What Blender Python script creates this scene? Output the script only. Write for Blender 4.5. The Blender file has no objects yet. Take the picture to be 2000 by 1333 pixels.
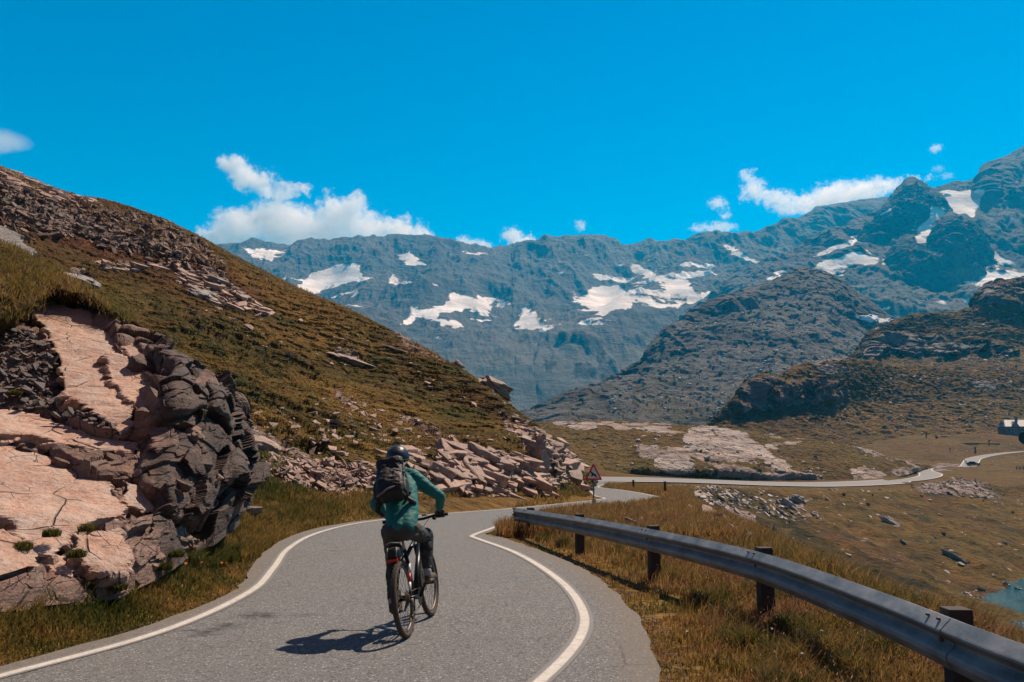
import bpy, bmesh, math, random
import numpy as np
from mathutils import Vector, Matrix
C = bpy.context.scene.collection
sc = bpy.context.scene
# ------------------------------------------------------------------ camera
F = 1556.0                       # focal length in pixels of a 2000 px wide frame
CAMZ = 1.70
HOR = 895.0
PITCH = math.atan((HOR-666.5)/F)
cam_d = bpy.data.cameras.new('camera'); cam = bpy.data.objects.new('camera', cam_d); C.objects.link(cam)
cam_d.sensor_width = 36.0; cam_d.lens = 36.0*F/2000.0
cam_d.clip_start = 0.05; cam_d.clip_end = 60000
cam.location = (0, 0, CAMZ); cam.rotation_euler = (math.pi/2+PITCH, 0, 0)
sc.camera = cam
# ------------------------------------------------------------------ world, sun, exposure
SUN_AZ, SUN_EL = math.radians(40), math.radians(56)     # to the right of straight ahead, above the horizon
w = bpy.data.worlds.new('World'); sc.world = w; w.use_nodes = True
nt = w.node_tree; nt.nodes.clear()
sky = nt.nodes.new('ShaderNodeTexSky'); sky.sky_type = 'NISHITA'; sky.sun_disc = False
sky.sun_elevation = SUN_EL; sky.sun_rotation = SUN_AZ; sky.altitude = 2400; sky.air_density = 1.0; sky.dust_density = 0.2; sky.ozone_density = 3.0
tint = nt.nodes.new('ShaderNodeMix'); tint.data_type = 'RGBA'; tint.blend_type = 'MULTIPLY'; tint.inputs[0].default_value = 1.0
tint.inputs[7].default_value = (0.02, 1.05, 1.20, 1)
bg = nt.nodes.new('ShaderNodeBackground'); bg.inputs['Strength'].default_value = 0.115
wo = nt.nodes.new('ShaderNodeOutputWorld')
# sky tint: saturated low down; overhead tint added to dim and warm ambient light
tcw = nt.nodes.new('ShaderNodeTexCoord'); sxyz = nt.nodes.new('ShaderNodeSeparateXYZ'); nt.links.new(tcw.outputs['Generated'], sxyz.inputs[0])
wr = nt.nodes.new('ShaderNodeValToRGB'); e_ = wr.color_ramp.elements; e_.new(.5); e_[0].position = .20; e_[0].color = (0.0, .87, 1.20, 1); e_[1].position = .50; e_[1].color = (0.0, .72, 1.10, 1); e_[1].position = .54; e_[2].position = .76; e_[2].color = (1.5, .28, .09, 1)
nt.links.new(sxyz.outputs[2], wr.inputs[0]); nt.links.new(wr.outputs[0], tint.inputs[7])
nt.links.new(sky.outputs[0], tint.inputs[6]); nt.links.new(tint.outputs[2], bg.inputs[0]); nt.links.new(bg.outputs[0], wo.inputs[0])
sd = bpy.data.lights.new('sun', 'SUN'); sd.energy = 5.0; sd.angle = math.radians(0.5); sd.color = (1.0, 0.90, 0.78)
sun = bpy.data.objects.new('sun', sd); C.objects.link(sun)
sdir = Vector((math.sin(SUN_AZ)*math.cos(SUN_EL), math.cos(SUN_AZ)*math.cos(SUN_EL), math.sin(SUN_EL)))
sun.rotation_euler = sdir.to_track_quat('Z', 'Y').to_euler(); sun.location = (30, 30, 60)
sc.view_settings.view_transform = 'Standard'; sc.view_settings.look = 'None'
sc.view_settings.exposure = 0.15; sc.view_settings.gamma = 1.0
sc.render.engine = 'CYCLES'
sc.cycles.use_denoising = True
sc.cycles.max_bounces = 20; sc.cycles.diffuse_bounces = 2; sc.cycles.glossy_bounces = 2; sc.cycles.volume_bounces = 20
sc.cycles.transmission_bounces = 2; sc.cycles.transparent_max_bounces = 6
sc.cycles.volume_step_rate = 1.0; sc.cycles.volume_max_steps = 512
sc.cycles.caustics_reflective = False; sc.cycles.caustics_refractive = False

# ------------------------------------------------------------------ numpy helpers
def A(*v): return np.array(v, dtype=np.float64)
def P(px, py, d):
    """the point at forward distance d that lies on the sight line of pixel (px, py)"""
    px = np.asarray(px, float); py = np.asarray(py, float); d = np.asarray(d, float)
    x = (px-1000.0)/F; y = (666.5-py)/F
    fw = math.cos(PITCH)-y*math.sin(PITCH); up = math.sin(PITCH)+y*math.cos(PITCH)
    s = d/fw
    return np.stack([x*s, d+0*px, CAMZ+up*s], -1)
def pix(V):
    X, Y, Z = V[..., 0], V[..., 1], V[..., 2]-CAMZ
    fw = Y*math.cos(PITCH)+Z*math.sin(PITCH); up = -Y*math.sin(PITCH)+Z*math.cos(PITCH)
    fw = np.where(fw < 0.1, 0.1, fw)
    return 1000+X/fw*F, 666.5-up/fw*F
from concurrent.futures import ThreadPoolExecutor
_rs = np.random.RandomState(5)
_G = _rs.normal(size=(256, 3)); _G /= np.linalg.norm(_G, axis=1)[:, None]; _G = _G.astype(np.float32)
_PM = np.tile(_rs.permutation(256), 3).astype(np.int32)
_R1, _R2, _R3, _R4 = [_rs.rand(256).astype(np.float32) for _ in range(4)]
_pool = ThreadPoolExecutor(4)
def _chunked(fn, p, nout):
    sh = p.shape[:-1]; q = np.ascontiguousarray(p.reshape(-1, 3), np.float32); n = len(q)
    outs = [np.empty(n, np.float32) for _ in range(nout)]
    def job(i):
        r = fn(q[i:i+32768])
        for o, v in zip(outs, r): o[i:i+32768] = v
    if n <= 32768: job(0)
    else: list(_pool.map(job, range(0, n, 32768)))
    return [o.reshape(sh) for o in outs]
def perlin(p, seed=0):
    def f1(p):
        i = np.floor(p); f = p-i; i = i.astype(np.int32)
        u = f*f*f*(f*(f*6-15)+10); out = np.zeros(len(p), np.float32)
        for dx in (0, 1):
            a = _PM[((i[:, 0]+dx) & 255)+(seed & 255)]
            wx = u[:, 0] if dx else 1-u[:, 0]
            for dy in (0, 1):
                b = _PM[a+((i[:, 1]+dy) & 255)]
                wxy = wx*(u[:, 1] if dy else 1-u[:, 1])
                for dz in (0, 1):
                    g = _G[_PM[b+((i[:, 2]+dz) & 255)]]
                    out += (g[:, 0]*(f[:, 0]-dx)+g[:, 1]*(f[:, 1]-dy)+g[:, 2]*(f[:, 2]-dz))*wxy*(u[:, 2] if dz else 1-u[:, 2])
        return (out*1.5,)
    return _chunked(f1, p, 1)[0]
def fbm(V, size, oct=4, seed=0, gain=0.5, lac=2.03, aniso=(1, 1, 1), ridged=False):
    q = V*(np.array(aniso)/size); a = 1.0; s = 0; t = 0
    for k in range(oct):
        n = perlin(q+k*17.3, seed+k)
        if ridged: n = 1-2*np.abs(n)
        s = s+a*n; t += a; a *= gain; q = q*lac
    return s/t
def cells(V, size, seed=0, aniso=(1, 1, 1)):
    """nearest jittered cell: returns (random value of the cell, distance to nearest, second distance)"""
    def f1(q):
        i = np.floor(q).astype(np.int32)
        d1 = np.full(len(q), 99.0, np.float32); d2 = d1.copy(); r = np.zeros_like(d1)
        for dx in (-1, 0, 1):
            a = _PM[((i[:, 0]+dx) & 255)+(seed & 255)]
            for dy in (-1, 0, 1):
                b = _PM[a+((i[:, 1]+dy) & 255)]
                for dz in (-1, 0, 1):
                    h = _PM[b+((i[:, 2]+dz) & 255)]
                    d = (q[:, 0]-i[:, 0]-dx-_R1[h])**2+(q[:, 1]-i[:, 1]-dy-_R2[h])**2+(q[:, 2]-i[:, 2]-dz-_R3[h])**2
                    n1 = d < d1
                    d2 = np.where(n1, d1, np.minimum(d2, d)); r = np.where(n1, _R4[h], r); d1 = np.where(n1, d, d1)
        return r, np.sqrt(d1), np.sqrt(d2)
    return _chunked(f1, V*(np.array(aniso)/size), 3)
def sstep(a, b, x):
    t = np.clip((x-a)/(b-a), 0, 1); return t*t*(3-2*t)
def in_poly(px, py, poly):
    ins = np.zeros(px.shape, bool); n = len(poly)
    for k in range(n):
        x1, y1 = poly[k]; x2, y2 = poly[(k+1) % n]
        if y1 == y2: continue
        c = ((y1 > py) != (y2 > py)) & (px < (x2-x1)*(py-y1)/(y2-y1)+x1)
        ins ^= c
    return ins
def seg_dist(px, py, pts, closed=False):
    """distance to a polyline, and the position along it (segment index + fraction)"""
    best = np.full(px.shape, 1e9); at = np.zeros(px.shape); n = len(pts)
    for k in range(n if closed else n-1):
        x1, y1 = pts[k][:2]; x2, y2 = pts[(k+1) % n][:2]
        dx, dy = x2-x1, y2-y1; L = dx*dx+dy*dy+1e-12
        t = np.clip(((px-x1)*dx+(py-y1)*dy)/L, 0, 1)
        d = np.hypot(px-x1-t*dx, py-y1-t*dy)
        m = d < best; best = np.where(m, d, best); at = np.where(m, k+t, at)
    return best, at
def sdf_poly(px, py, poly):
    d, _ = seg_dist(px, py, poly, True)
    return np.where(in_poly(px, py, poly), d, -d)
def patch(px, py, polys, V, warp=6, size=1.0, soft=3, seed=3, ax=(1, 1)):
    """soft ragged mask (0..1) of places on a surface, given where they lie in the photograph"""
    m = np.zeros(px.shape)
    for p in polys:
        a = np.array(p, float); x0, y0 = a.min(0)-warp*3-soft; x1, y1 = a.max(0)+warp*3+soft
        sel = (px > x0) & (px < x1) & (py > y0) & (py < y1)
        if not sel.any(): continue
        Vs = V[sel]; n1 = fbm(Vs, size, 4, seed); n2 = fbm(Vs, size, 4, seed+9)
        s = sdf_poly(px[sel]+warp*n1*2, py[sel]+warp*n2*2, p)
        m[sel] = np.maximum(m[sel], sstep(-soft, soft, s))
    return m
def blur(a, n):
    for ax in (0, 1):
        c = np.cumsum(np.pad(a, [(n+1, n) if k == ax else (0, 0) for k in (0, 1)], mode='edge'), axis=ax)
        a = (c[2*n+1:]-c[:-2*n-1] if ax == 0 else c[:, 2*n+1:]-c[:, :-2*n-1])/(2*n+1)
    return a
def catmull(rows, nr, wts=None):
    """rows (k, n, 3) -> (nr, n, 3) through every row"""
    k = len(rows); out = []
    t_all = np.linspace(0, k-1, nr) if wts is None else np.interp(np.linspace(0, 1, nr), np.cumsum([0]+list(wts))/sum(wts), range(k))
    for t in t_all:
        i = min(int(t), k-2); u = t-i
        p1, p2 = rows[i], rows[i+1]; p0 = rows[i-1] if i > 0 else 2*p1-p2; p3 = rows[i+2] if i+2 < k else 2*p2-p1
        m1 = (p2-p0)*.5; m2 = (p3-p1)*.5
        out.append((2*u**3-3*u**2+1)*p1+(u**3-2*u**2+u)*m1+(-2*u**3+3*u**2)*p2+(u**3-u**2)*m2)
    return np.array(out)
def smooth1(a, n):
    if n < 1: return a
    k = np.ones(2*n+1)/(2*n+1); return np.convolve(np.pad(a, n, mode='edge'), k, mode='valid')
def loft(rows, x0, x1, nc, nr, wts=None, sm=0):
    """rows: lists of (px, py, d) from the foot of a slope to its crest and down the back"""
    cx = np.linspace(x0, x1, nc); R = []
    for r in rows:
        a = np.array(r, float)
        py = smooth1(np.interp(cx, a[:, 0], a[:, 1]), sm); d = smooth1(np.interp(cx, a[:, 0], a[:, 2]), max(sm, nc//60))
        R.append(P(cx, py, d))
    return catmull(np.array(R), nr, wts)
def normals(V):
    du = np.gradient(V, axis=1); dv = np.gradient(V, axis=0)
    n = np.cross(du, dv); n /= np.linalg.norm(n, axis=-1, keepdims=True)+1e-12
    return n
def set_attr(me, name, vals):
    a = me.attributes.new(name, 'FLOAT', 'POINT'); a.data.foreach_set('value', np.asarray(vals, np.float32).ravel())
def link(name, me, mat=None, parent=None, **props):
    o = bpy.data.objects.new(name, me); C.objects.link(o)
    if mat is not None: me.materials.append(mat)
    if parent is not None: o.parent = parent
    for k, v in props.items(): o[k] = v
    return o
def mesh_np(name, V, faces, smooth=True):
    """faces: integer array (m, 3 or 4)"""
    me = bpy.data.meshes.new(name); V = np.asarray(V, np.float32).reshape(-1, 3); faces = np.asarray(faces, np.int32)
    m, k = faces.shape
    me.vertices.add(len(V)); me.vertices.foreach_set('co', V.ravel())
    me.loops.add(m*k); me.loops.foreach_set('vertex_index', faces.ravel())
    me.polygons.add(m); me.polygons.foreach_set('loop_start', np.arange(0, m*k, k, dtype=np.int32)); me.polygons.foreach_set('loop_total', np.full(m, k, np.int32))
    me.polygons.foreach_set('use_smooth', np.full(m, smooth, bool))
    me.update(calc_edges=True); return me
def grid_faces(nr, nc):
    i = np.arange(nr*nc).reshape(nr, nc)
    return np.stack([i[:-1, :-1], i[:-1, 1:], i[1:, 1:], i[1:, :-1]], -1).reshape(-1, 4)
def sheet(name, V, mat, attrs=None, smooth=True, **props):
    nr, nc = V.shape[:2]; me = mesh_np(name, V, grid_faces(nr, nc), smooth)
    for k, v in (attrs or {}).items(): set_attr(me, k, v)
    return link(name, me, mat, **props)
def thing(name, label, cat, loc=(0, 0, 0), rot=(0, 0, 0), group=None):
    o = bpy.data.objects.new(name, None); C.objects.link(o); o.location = loc; o.rotation_euler = rot
    o['label'] = label; o['category'] = cat
    if group: o['group'] = group
    return o

# ------------------------------------------------------------------ material helpers
class NT:
    def __init__(s, name):
        s.m = bpy.data.materials.new(name); s.m.use_nodes = True; s.t = s.m.node_tree; s.t.nodes.clear()
        s.out = s.t.nodes.new('ShaderNodeOutputMaterial'); s.b = s.t.nodes.new('ShaderNodeBsdfPrincipled')
        s.t.links.new(s.b.outputs[0], s.out.inputs[0]); s.tc = s.t.nodes.new('ShaderNodeTexCoord')
    def n(s, kind, **kw):
        x = s.t.nodes.new('ShaderNode'+kind)
        for k, v in kw.items(): setattr(x, k, v)
        return x
    def l(s, a, b): s.t.links.new(a, b)
    def obj(s, scale=(1, 1, 1), rot=(0, 0, 0)):
        m = s.n('Mapping'); m.inputs['Scale'].default_value = scale; m.inputs['Rotation'].default_value = rot
        s.l(s.tc.outputs['Object'], m.inputs[0]); return m.outputs[0]
    def noise(s, scale, detail=4, rough=0.6, vec=None, dist=0.0):
        x = s.n('TexNoise'); x.inputs['Scale'].default_value = scale; x.inputs['Detail'].default_value = detail
        x.inputs['Roughness'].default_value = rough; x.inputs['Distortion'].default_value = dist
        s.l(vec if vec is not None else s.tc.outputs['Object'], x.inputs['Vector']); return x.outputs[0]
    def vor(s, scale, feature='F1', vec=None, out='Distance', rnd=1.0):
        x = s.n('TexVoronoi', feature=feature); x.inputs['Scale'].default_value = scale; x.inputs['Randomness'].default_value = rnd
        s.l(vec if vec is not None else s.tc.outputs['Object'], x.inputs['Vector']); return x.outputs[out]
    def ramp(s, f, stops, interp='LINEAR'):
        x = s.n('ValToRGB'); x.color_ramp.interpolation = interp; e = x.color_ramp.elements
        while len(e) < len(stops): e.new(0.5)
        for i, (p, c) in enumerate(stops):
            e[i].position = p; e[i].color = (c if len(c) == 4 else (*c, 1)) if isinstance(c, tuple) else (c, c, c, 1)
        s.l(f, x.inputs[0]); return x.outputs[0]
    def mix(s, f, a, b, mode='MIX'):
        x = s.n('Mix', data_type='RGBA', blend_type=mode)
        for v, i in ((f, 0), (a, 6), (b, 7)):
            if isinstance(v, (int, float)): x.inputs[i].default_value = v
            elif isinstance(v, tuple): x.inputs[i].default_value = (*v, 1) if len(v) == 3 else v
            else: s.l(v, x.inputs[i])
        return x.outputs[2]
    def math(s, op, a, b=0.0, clamp=False):
        x = s.n('Math', operation=op, use_clamp=clamp)
        for v, i in ((a, 0), (b, 1)):
            if isinstance(v, (int, float)): x.inputs[i].default_value = v
            else: s.l(v, x.inputs[i])
        return x.outputs[0]
    def attr(s, name, out='Fac'):
        x = s.n('Attribute', attribute_name=name); return x.outputs[out]
    def color(s, c):
        if isinstance(c, tuple): s.b.inputs['Base Color'].default_value = (*c, 1)
        else: s.l(c, s.b.inputs['Base Color'])
    def rough(s, r):
        if isinstance(r, (int, float)): s.b.inputs['Roughness'].default_value = r
        else: s.l(r, s.b.inputs['Roughness'])
    def bump(s, h, dist=0.05, strength=1.0, prev=None):
        x = s.n('Bump'); x.inputs['Distance'].default_value = dist; x.inputs['Strength'].default_value = strength
        s.l(h, x.inputs['Height'])
        if prev is not None: s.l(prev, x.inputs['Normal'])
        s.l(x.outputs[0], s.b.inputs['Normal']); return x.outputs[0]
def simple(name, col, rough=0.7, metal=0.0, var=0.25, scale=30, bump=0.0, spec=0.5):
    t = NT(name); n = t.noise(scale, 5, 0.6)
    t.color(t.mix(n, tuple(c*(1-var) for c in col), tuple(min(1, c*(1+var)) for c in col)))
    t.rough(rough); t.b.inputs['Metallic'].default_value = metal; t.b.inputs['Specular IOR Level'].default_value = spec
    if bump: t.bump(n, bump, 0.6)
    return t.m
# ------------------------------------------------------------------ ground materials
def turf(name, dist, ochre=(.165, .094, .022), olive=(.080, .060, .014), shrub=(.016, .019, .006), red=(.105, .040, .018),
         rock=(.34, .27, .235), rockdark=(.12, .09, .08), shrubby=0.5, small=1.0):
    """meadow turf of mixed grasses and dwarf shrub, with bare rock where the 'rock' attribute says so"""
    t = NT(name)
    s = 1.0/dist
    v = t.obj((.55, 1, 1.6))
    big = t.noise(1.1*s*3, 4, 0.62, v); mid = t.noise(12*s, 5, 0.7, v, 0.4); fine = t.noise(60*s*small, 4, 0.75, v)
    g = t.mix(t.ramp(mid, [(.36, 0.0), (.62, 1.0)]), olive, ochre)
    g = t.mix(t.math('MULTIPLY', t.ramp(big, [(.48, 0.0), (.66, 1.0)]), .6), g, red)
    g = t.mix(t.attr('red'), g, red)
    shr = t.math('ADD', t.math('MULTIPLY', t.math('SUBTRACT', t.noise(7*s, 5, .65, v), .5), 2.4), t.math('ADD', t.math('MULTIPLY', t.attr('shrub'), .8), shrubby-.75))
    g = t.mix(t.math('MAXIMUM', shr, 0.0, True), g, shrub)
    g = t.mix(t.ramp(fine, [(.34, 0.0), (.52, 1.0)]), t.mix(0.65, g, (.008, .008, .003)), g)
    g = t.mix(t.ramp(t.noise(110*s*small, 3, .7), [(.60, 0.0), (.78, .5)]), g, tuple(min(1, c*1.9) for c in ochre))
    g = t.mix(t.attr('pale'), g, tuple(min(1, c*1.7) for c in ochre))
    # rock
    st = t.noise(9*s, 6, .7, t.obj((.5, 1, 3.2), (0, .45, 0)))
    r = t.mix(t.ramp(st, [(.30, 0.0), (.47, .55), (.60, 1.0)]), rockdark, rock)
    r = t.mix(t.ramp(t.noise(40*s, 5, .7), [(.35, .55), (.6, 0.0)]), r, rockdark)
    r = t.mix(t.ramp(t.noise(3*s, 3, .6), [(.4, 0.0), (.75, .45)]), r, (.36, .20, .14))
    rk = t.math('ADD', t.attr('rock'), t.math('MULTIPLY', t.math('SUBTRACT', t.noise(26*s, 4, .7), .5), .9))
    rm = t.ramp(rk, [(.46, 0.0), (.56, 1.0)])
    # scattered small pale stones
    vs = t.vor(34*s, vec=t.obj((.7, 1, 1.5))); vc = t.vor(34*s, vec=t.obj((.7, 1, 1.5)), out='Color')
    pick = t.math('MULTIPLY', t.math('LESS_THAN', vs, .17), t.math('GREATER_THAN', t.math('ADD', vc, t.math('MULTIPLY', t.attr('stony'), .45)), .93))
    g = t.mix(pick, g, rock)
    t.color(t.mix(rm, g, r)); t.rough(.95); t.b.inputs['Specular IOR Level'].default_value = .15
    h = t.mix(rm, t.math('ADD', t.math('MULTIPLY', fine, .6), t.math('MULTIPLY', mid, .8)), t.math('ADD', t.math('MULTIPLY', st, 2.0), 0.4))
    t.bump(h, .022*dist, 1.0)
    return t.m

def rock_mat(name, a=(.40, .29, .235), b=(.23, .15, .12), dark=(.045, .035, .032), grey=(.27, .25, .235), scale=1.0, dk=.45, joints=True, rough=.75, patina=False):
    t = NT(name)
    v = t.obj((1, 1, 1)); vs = t.obj((.5, .7, 3.0), (0.35, .45, 0))
    n1 = t.noise(.55*scale, 5, .6, v, .3); n2 = t.noise(3.2*scale, 7, .68, v, .3); n3 = t.noise(22*scale, 5, .75, v); st = t.noise(2.6*scale, 6, .7, vs)
    c = t.mix(t.ramp(n1, [(.38, 0.0), (.62, 1.0)]), a, b)
    c = t.mix(t.ramp(n2, [(.42, 0.0), (.66, .8)]), c, grey)
    c = t.mix(t.ramp(st, [(.36, dk), (.50, 0.0)]), c, dark)
    c = t.mix(t.ramp(n3, [(.34, .6), (.5, 0.0)]), c, tuple(x*.45 for x in b))
    c = t.mix(t.ramp(n3, [(.58, 0.0), (.72, .45)]), c, (.55, .46, .40))
    c = t.mix(t.ramp(t.noise(1.1*scale, 6, .7, t.obj((1.5, 1.5, .5))), [(.52, 0.0), (.68, .55)]), c, grey)
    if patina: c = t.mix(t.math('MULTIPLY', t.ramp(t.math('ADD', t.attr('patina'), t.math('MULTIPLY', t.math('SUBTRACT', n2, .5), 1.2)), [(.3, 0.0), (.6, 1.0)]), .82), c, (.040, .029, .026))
    h = t.math('ADD', t.math('MULTIPLY', n2, .55), t.math('MULTIPLY', n3, .18))
    h = t.math('ADD', h, t.math('MULTIPLY', st, .7))
    if joints:
        wv = t.n('Mix', data_type='VECTOR'); wv.inputs[0].default_value = .12
        nz = t.n('TexNoise'); nz.inputs['Scale'].default_value = 1.4*scale; nz.inputs['Detail'].default_value = 5
        t.l(t.tc.outputs['Object'], nz.inputs['Vector']); t.l(t.tc.outputs['Object'], wv.inputs[4]); t.l(nz.outputs['Color'], wv.inputs[5])
        cr = t.vor(1.5*scale, 'DISTANCE_TO_EDGE', wv.outputs[1])
        crk = t.ramp(cr, [(0.0, .9), (.007, .6), (.016, 0.0)])
        cr2 = t.vor(4.6*scale, 'DISTANCE_TO_EDGE', wv.outputs[1]); crk2 = t.math('MULTIPLY', t.ramp(cr2, [(0.0, .8), (.02, 0.0)]), t.ramp(t.noise(1.1*scale, 4, .6), [(.5, 0.0), (.6, .8)]))
        br = t.ramp(t.noise(1.8*scale, 3, .5), [(.47, 0.0), (.55, 1.0)])
        crk = t.math('MAXIMUM', t.math('MULTIPLY', crk, br), crk2)
        c = t.mix(t.math('MULTIPLY', crk, .8), c, dark); h = t.math('SUBTRACT', h, t.math('MULTIPLY', crk, .5))
    t.color(c); t.rough(rough); t.b.inputs['Specular IOR Level'].default_value = .4
    t.bump(h, .09/scale, 1.0)
    return t.m

def mountain_mat(name, pale_rock=(.20, .195, .185), dark=(.075, .075, .078), scree=(.19, .18, .165), green=(.085, .085, .045), k=1.0, spots=0.35):
    t = NT(name)
    v = t.obj((1, 1, 1)); sv = t.obj((.6, .6, 2.6), (0.1, .35, 0))
    a = t.noise(.0045*k, 8, .68, v, .3); b = t.noise(.02*k, 7, .72, sv, .4); c_ = t.noise(.1*k, 4, .75, v)
    c = t.mix(t.ramp(a, [(.36, 0.0), (.6, 1.0)]), dark, pale_rock)  # noise mixes the darker and paler rock tones at random
    c = t.mix(t.ramp(b, [(.36, .75), (.52, 0.0)]), c, dark)
    c = t.mix(t.ramp(c_, [(.30, .6), (.5, 0.0)]), c, tuple(x*.6 for x in dark))
    c = t.mix(t.ramp(c_, [(.62, 0.0), (.74, spots)]), c, (.42, .40, .37))
    sc_ = t.mix(t.ramp(t.noise(.03*k, 6, .7, v), [(.3, 0.0), (.7, 1.0)]), tuple(x*.62 for x in scree), tuple(x*1.15 for x in scree))
    sc_ = t.mix(t.ramp(t.noise(.02*k, 5, .7, t.obj((1.8, 1.8, .3), (.25, 0, 0))), [(.38, .55), (.5, 0.0)]), sc_, tuple(x*.5 for x in scree))
    c = t.mix(t.attr('scree'), c, sc_)
    c = t.mix(t.attr('green'), c, green)
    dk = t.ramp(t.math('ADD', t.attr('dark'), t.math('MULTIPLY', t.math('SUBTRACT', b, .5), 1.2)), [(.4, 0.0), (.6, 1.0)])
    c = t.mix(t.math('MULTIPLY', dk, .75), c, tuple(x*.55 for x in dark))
    sn = t.math('ADD', t.attr('snow'), t.math('MULTIPLY', t.math('SUBTRACT', t.noise(.016*k, 7, .74, sv), .5), 1.5))
    sn = t.math('ADD', sn, t.math('MULTIPLY', t.math('SUBTRACT', t.noise(.022*k, 5, .7, t.obj((1.6, 1.6, .35))), .5), 1.0))
    sm = t.ramp(sn, [(.46, 0.0), (.53, 1.0)])
    c = t.mix(sm, c, t.mix(t.ramp(t.noise(.012*k, 6, .6, t.obj((.5, .5, 3))), [(.35, 0.0), (.6, 1.0)]), (.52, .50, .49), (.80, .79, .78)))
    t.color(c); t.rough(.9); t.b.inputs['Specular IOR Level'].default_value = .2
    h = t.math('ADD', t.math('MULTIPLY', b, 1.0), t.math('MULTIPLY', c_, .35))
    h = t.math('MULTIPLY', h, t.math('SUBTRACT', 1.0, t.math('MULTIPLY', t.math('MAXIMUM', sm, t.math('MULTIPLY', t.attr('scree'), .6)), .85)))
    t.bump(h, 22/k, 1.0)
    return t.m

def asphalt_mat():
    t = NT('asphalt')
    n = t.noise(75, 3, .85); m = t.noise(2.2, 5, .65); big = t.noise(.35, 4, .6); v = t.vor(95, out='Color')
    c = t.mix(m, (.116, .124, .130), (.152, .160, .165))
    c = t.mix(t.ramp(big, [(.4, 0.0), (.65, .8)]), c, (.158, .154, .144))
    c = t.mix(t.ramp(n, [(.40, .85), (.50, 0.0)]), c, (.045, .045, .047))
    c = t.mix(t.ramp(n, [(.55, 0.0), (.63, .9)]), c, (.42, .41, .38))
    c = t.mix(t.ramp(v, [(.80, 0.0), (.92, .4)]), c, (.30, .29, .28))
    vv_ = t.vor(42, out='Color'); vd = t.vor(42); c = t.mix(t.math('MULTIPLY', t.ramp(vv_, [(.72, 0.0), (.80, .75)]), t.math('LESS_THAN', vd, .42)), c, (.42, .41, .39)); c = t.mix(t.ramp(vv_, [(.20, .7), (.28, 0.0)]), c, (.060, .060, .062))
    g2 = t.noise(26, 4, .8); c = t.mix(t.ramp(g2, [(.38, .45), (.5, 0.0)]), c, (.075, .075, .075)); c = t.mix(t.ramp(g2, [(.55, 0.0), (.7, .4)]), c, (.26, .25, .23))
    st = t.noise(5, 5, .7, t.obj((1, 2.4, 1)))
    c = t.mix(t.math('MULTIPLY', t.attr('stain'), t.ramp(st, [(.42, 0.0), (.55, 1.0)])), c, (.028, .027, .027))
    ed = t.math('ADD', t.attr('edge'), t.math('MULTIPLY', t.math('SUBTRACT', t.noise(14, 5, .75), .5), 1.1))
    c = t.mix(t.ramp(ed, [(.5, 0.0), (.8, .55)]), c, (.17, .135, .10))
    cr = t.vor(1.1, 'DISTANCE_TO_EDGE', t.mix(.1, t.tc.outputs['Object'], t.noise(2, 5, .6)))
    c = t.mix(t.math('MULTIPLY', t.ramp(cr, [(0.0, .6), (.012, 0.0)]), t.ramp(t.noise(.8, 3, .5), [(.5, 0.0), (.6, 1.0)])), c, (.04, .04, .04))
    t.color(c); t.rough(.85); t.b.inputs['Specular IOR Level'].default_value = .35
    t.bump(n, .006, 1.0); return t.m
def paint_mat():
    t = NT('road_paint'); n = t.noise(120, 4, .8); m = t.noise(4, 6, .7)
    c = t.mix(t.ramp(m, [(.3, 0.0), (.7, 1.0)]), (.50, .46, .41), (.64, .60, .54))
    c = t.mix(t.ramp(n, [(.34, .8), (.46, 0.0)]), c, (.20, .195, .19)); c = t.mix(t.ramp(t.noise(34, 4, .8), [(.36, .75), (.46, 0.0)]), c, (.19, .185, .18)); c = t.mix(t.ramp(t.noise(3, 6, .75), [(.56, 0.0), (.72, .6)]), c, (.24, .23, .215))
    c = t.mix(t.ramp(t.math('ADD', t.attr('edge'), t.math('MULTIPLY', n, .9)), [(.95, 0.0), (1.1, .9)]), c, (.13, .13, .13))
    t.color(c); t.rough(.7); t.bump(n, .004, .8); return t.m
def far_road_mat():
    t = NT('far_asphalt'); n = t.noise(.5, 5, .7)
    t.color(t.mix(n, (.16, .16, .155), (.22, .215, .205))); t.rough(.85); return t.m
M_road = asphalt_mat(); M_paint = paint_mat(); M_far_road = far_road_mat()
# ------------------------------------------------------------------ the road in plan
ZR = np.array([(-50, 0), (8, 0), (18, -.06), (28, -.20), (32, -.30), (38, -.42), (48, -.67), (56, -.86), (64, -.93), (76, -1.03), (95, -1.29), (110, -1.55), (125, -1.83), (145, -2.3)])
def zr(y): return np.interp(y, ZR[:, 0], ZR[:, 1])
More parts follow.
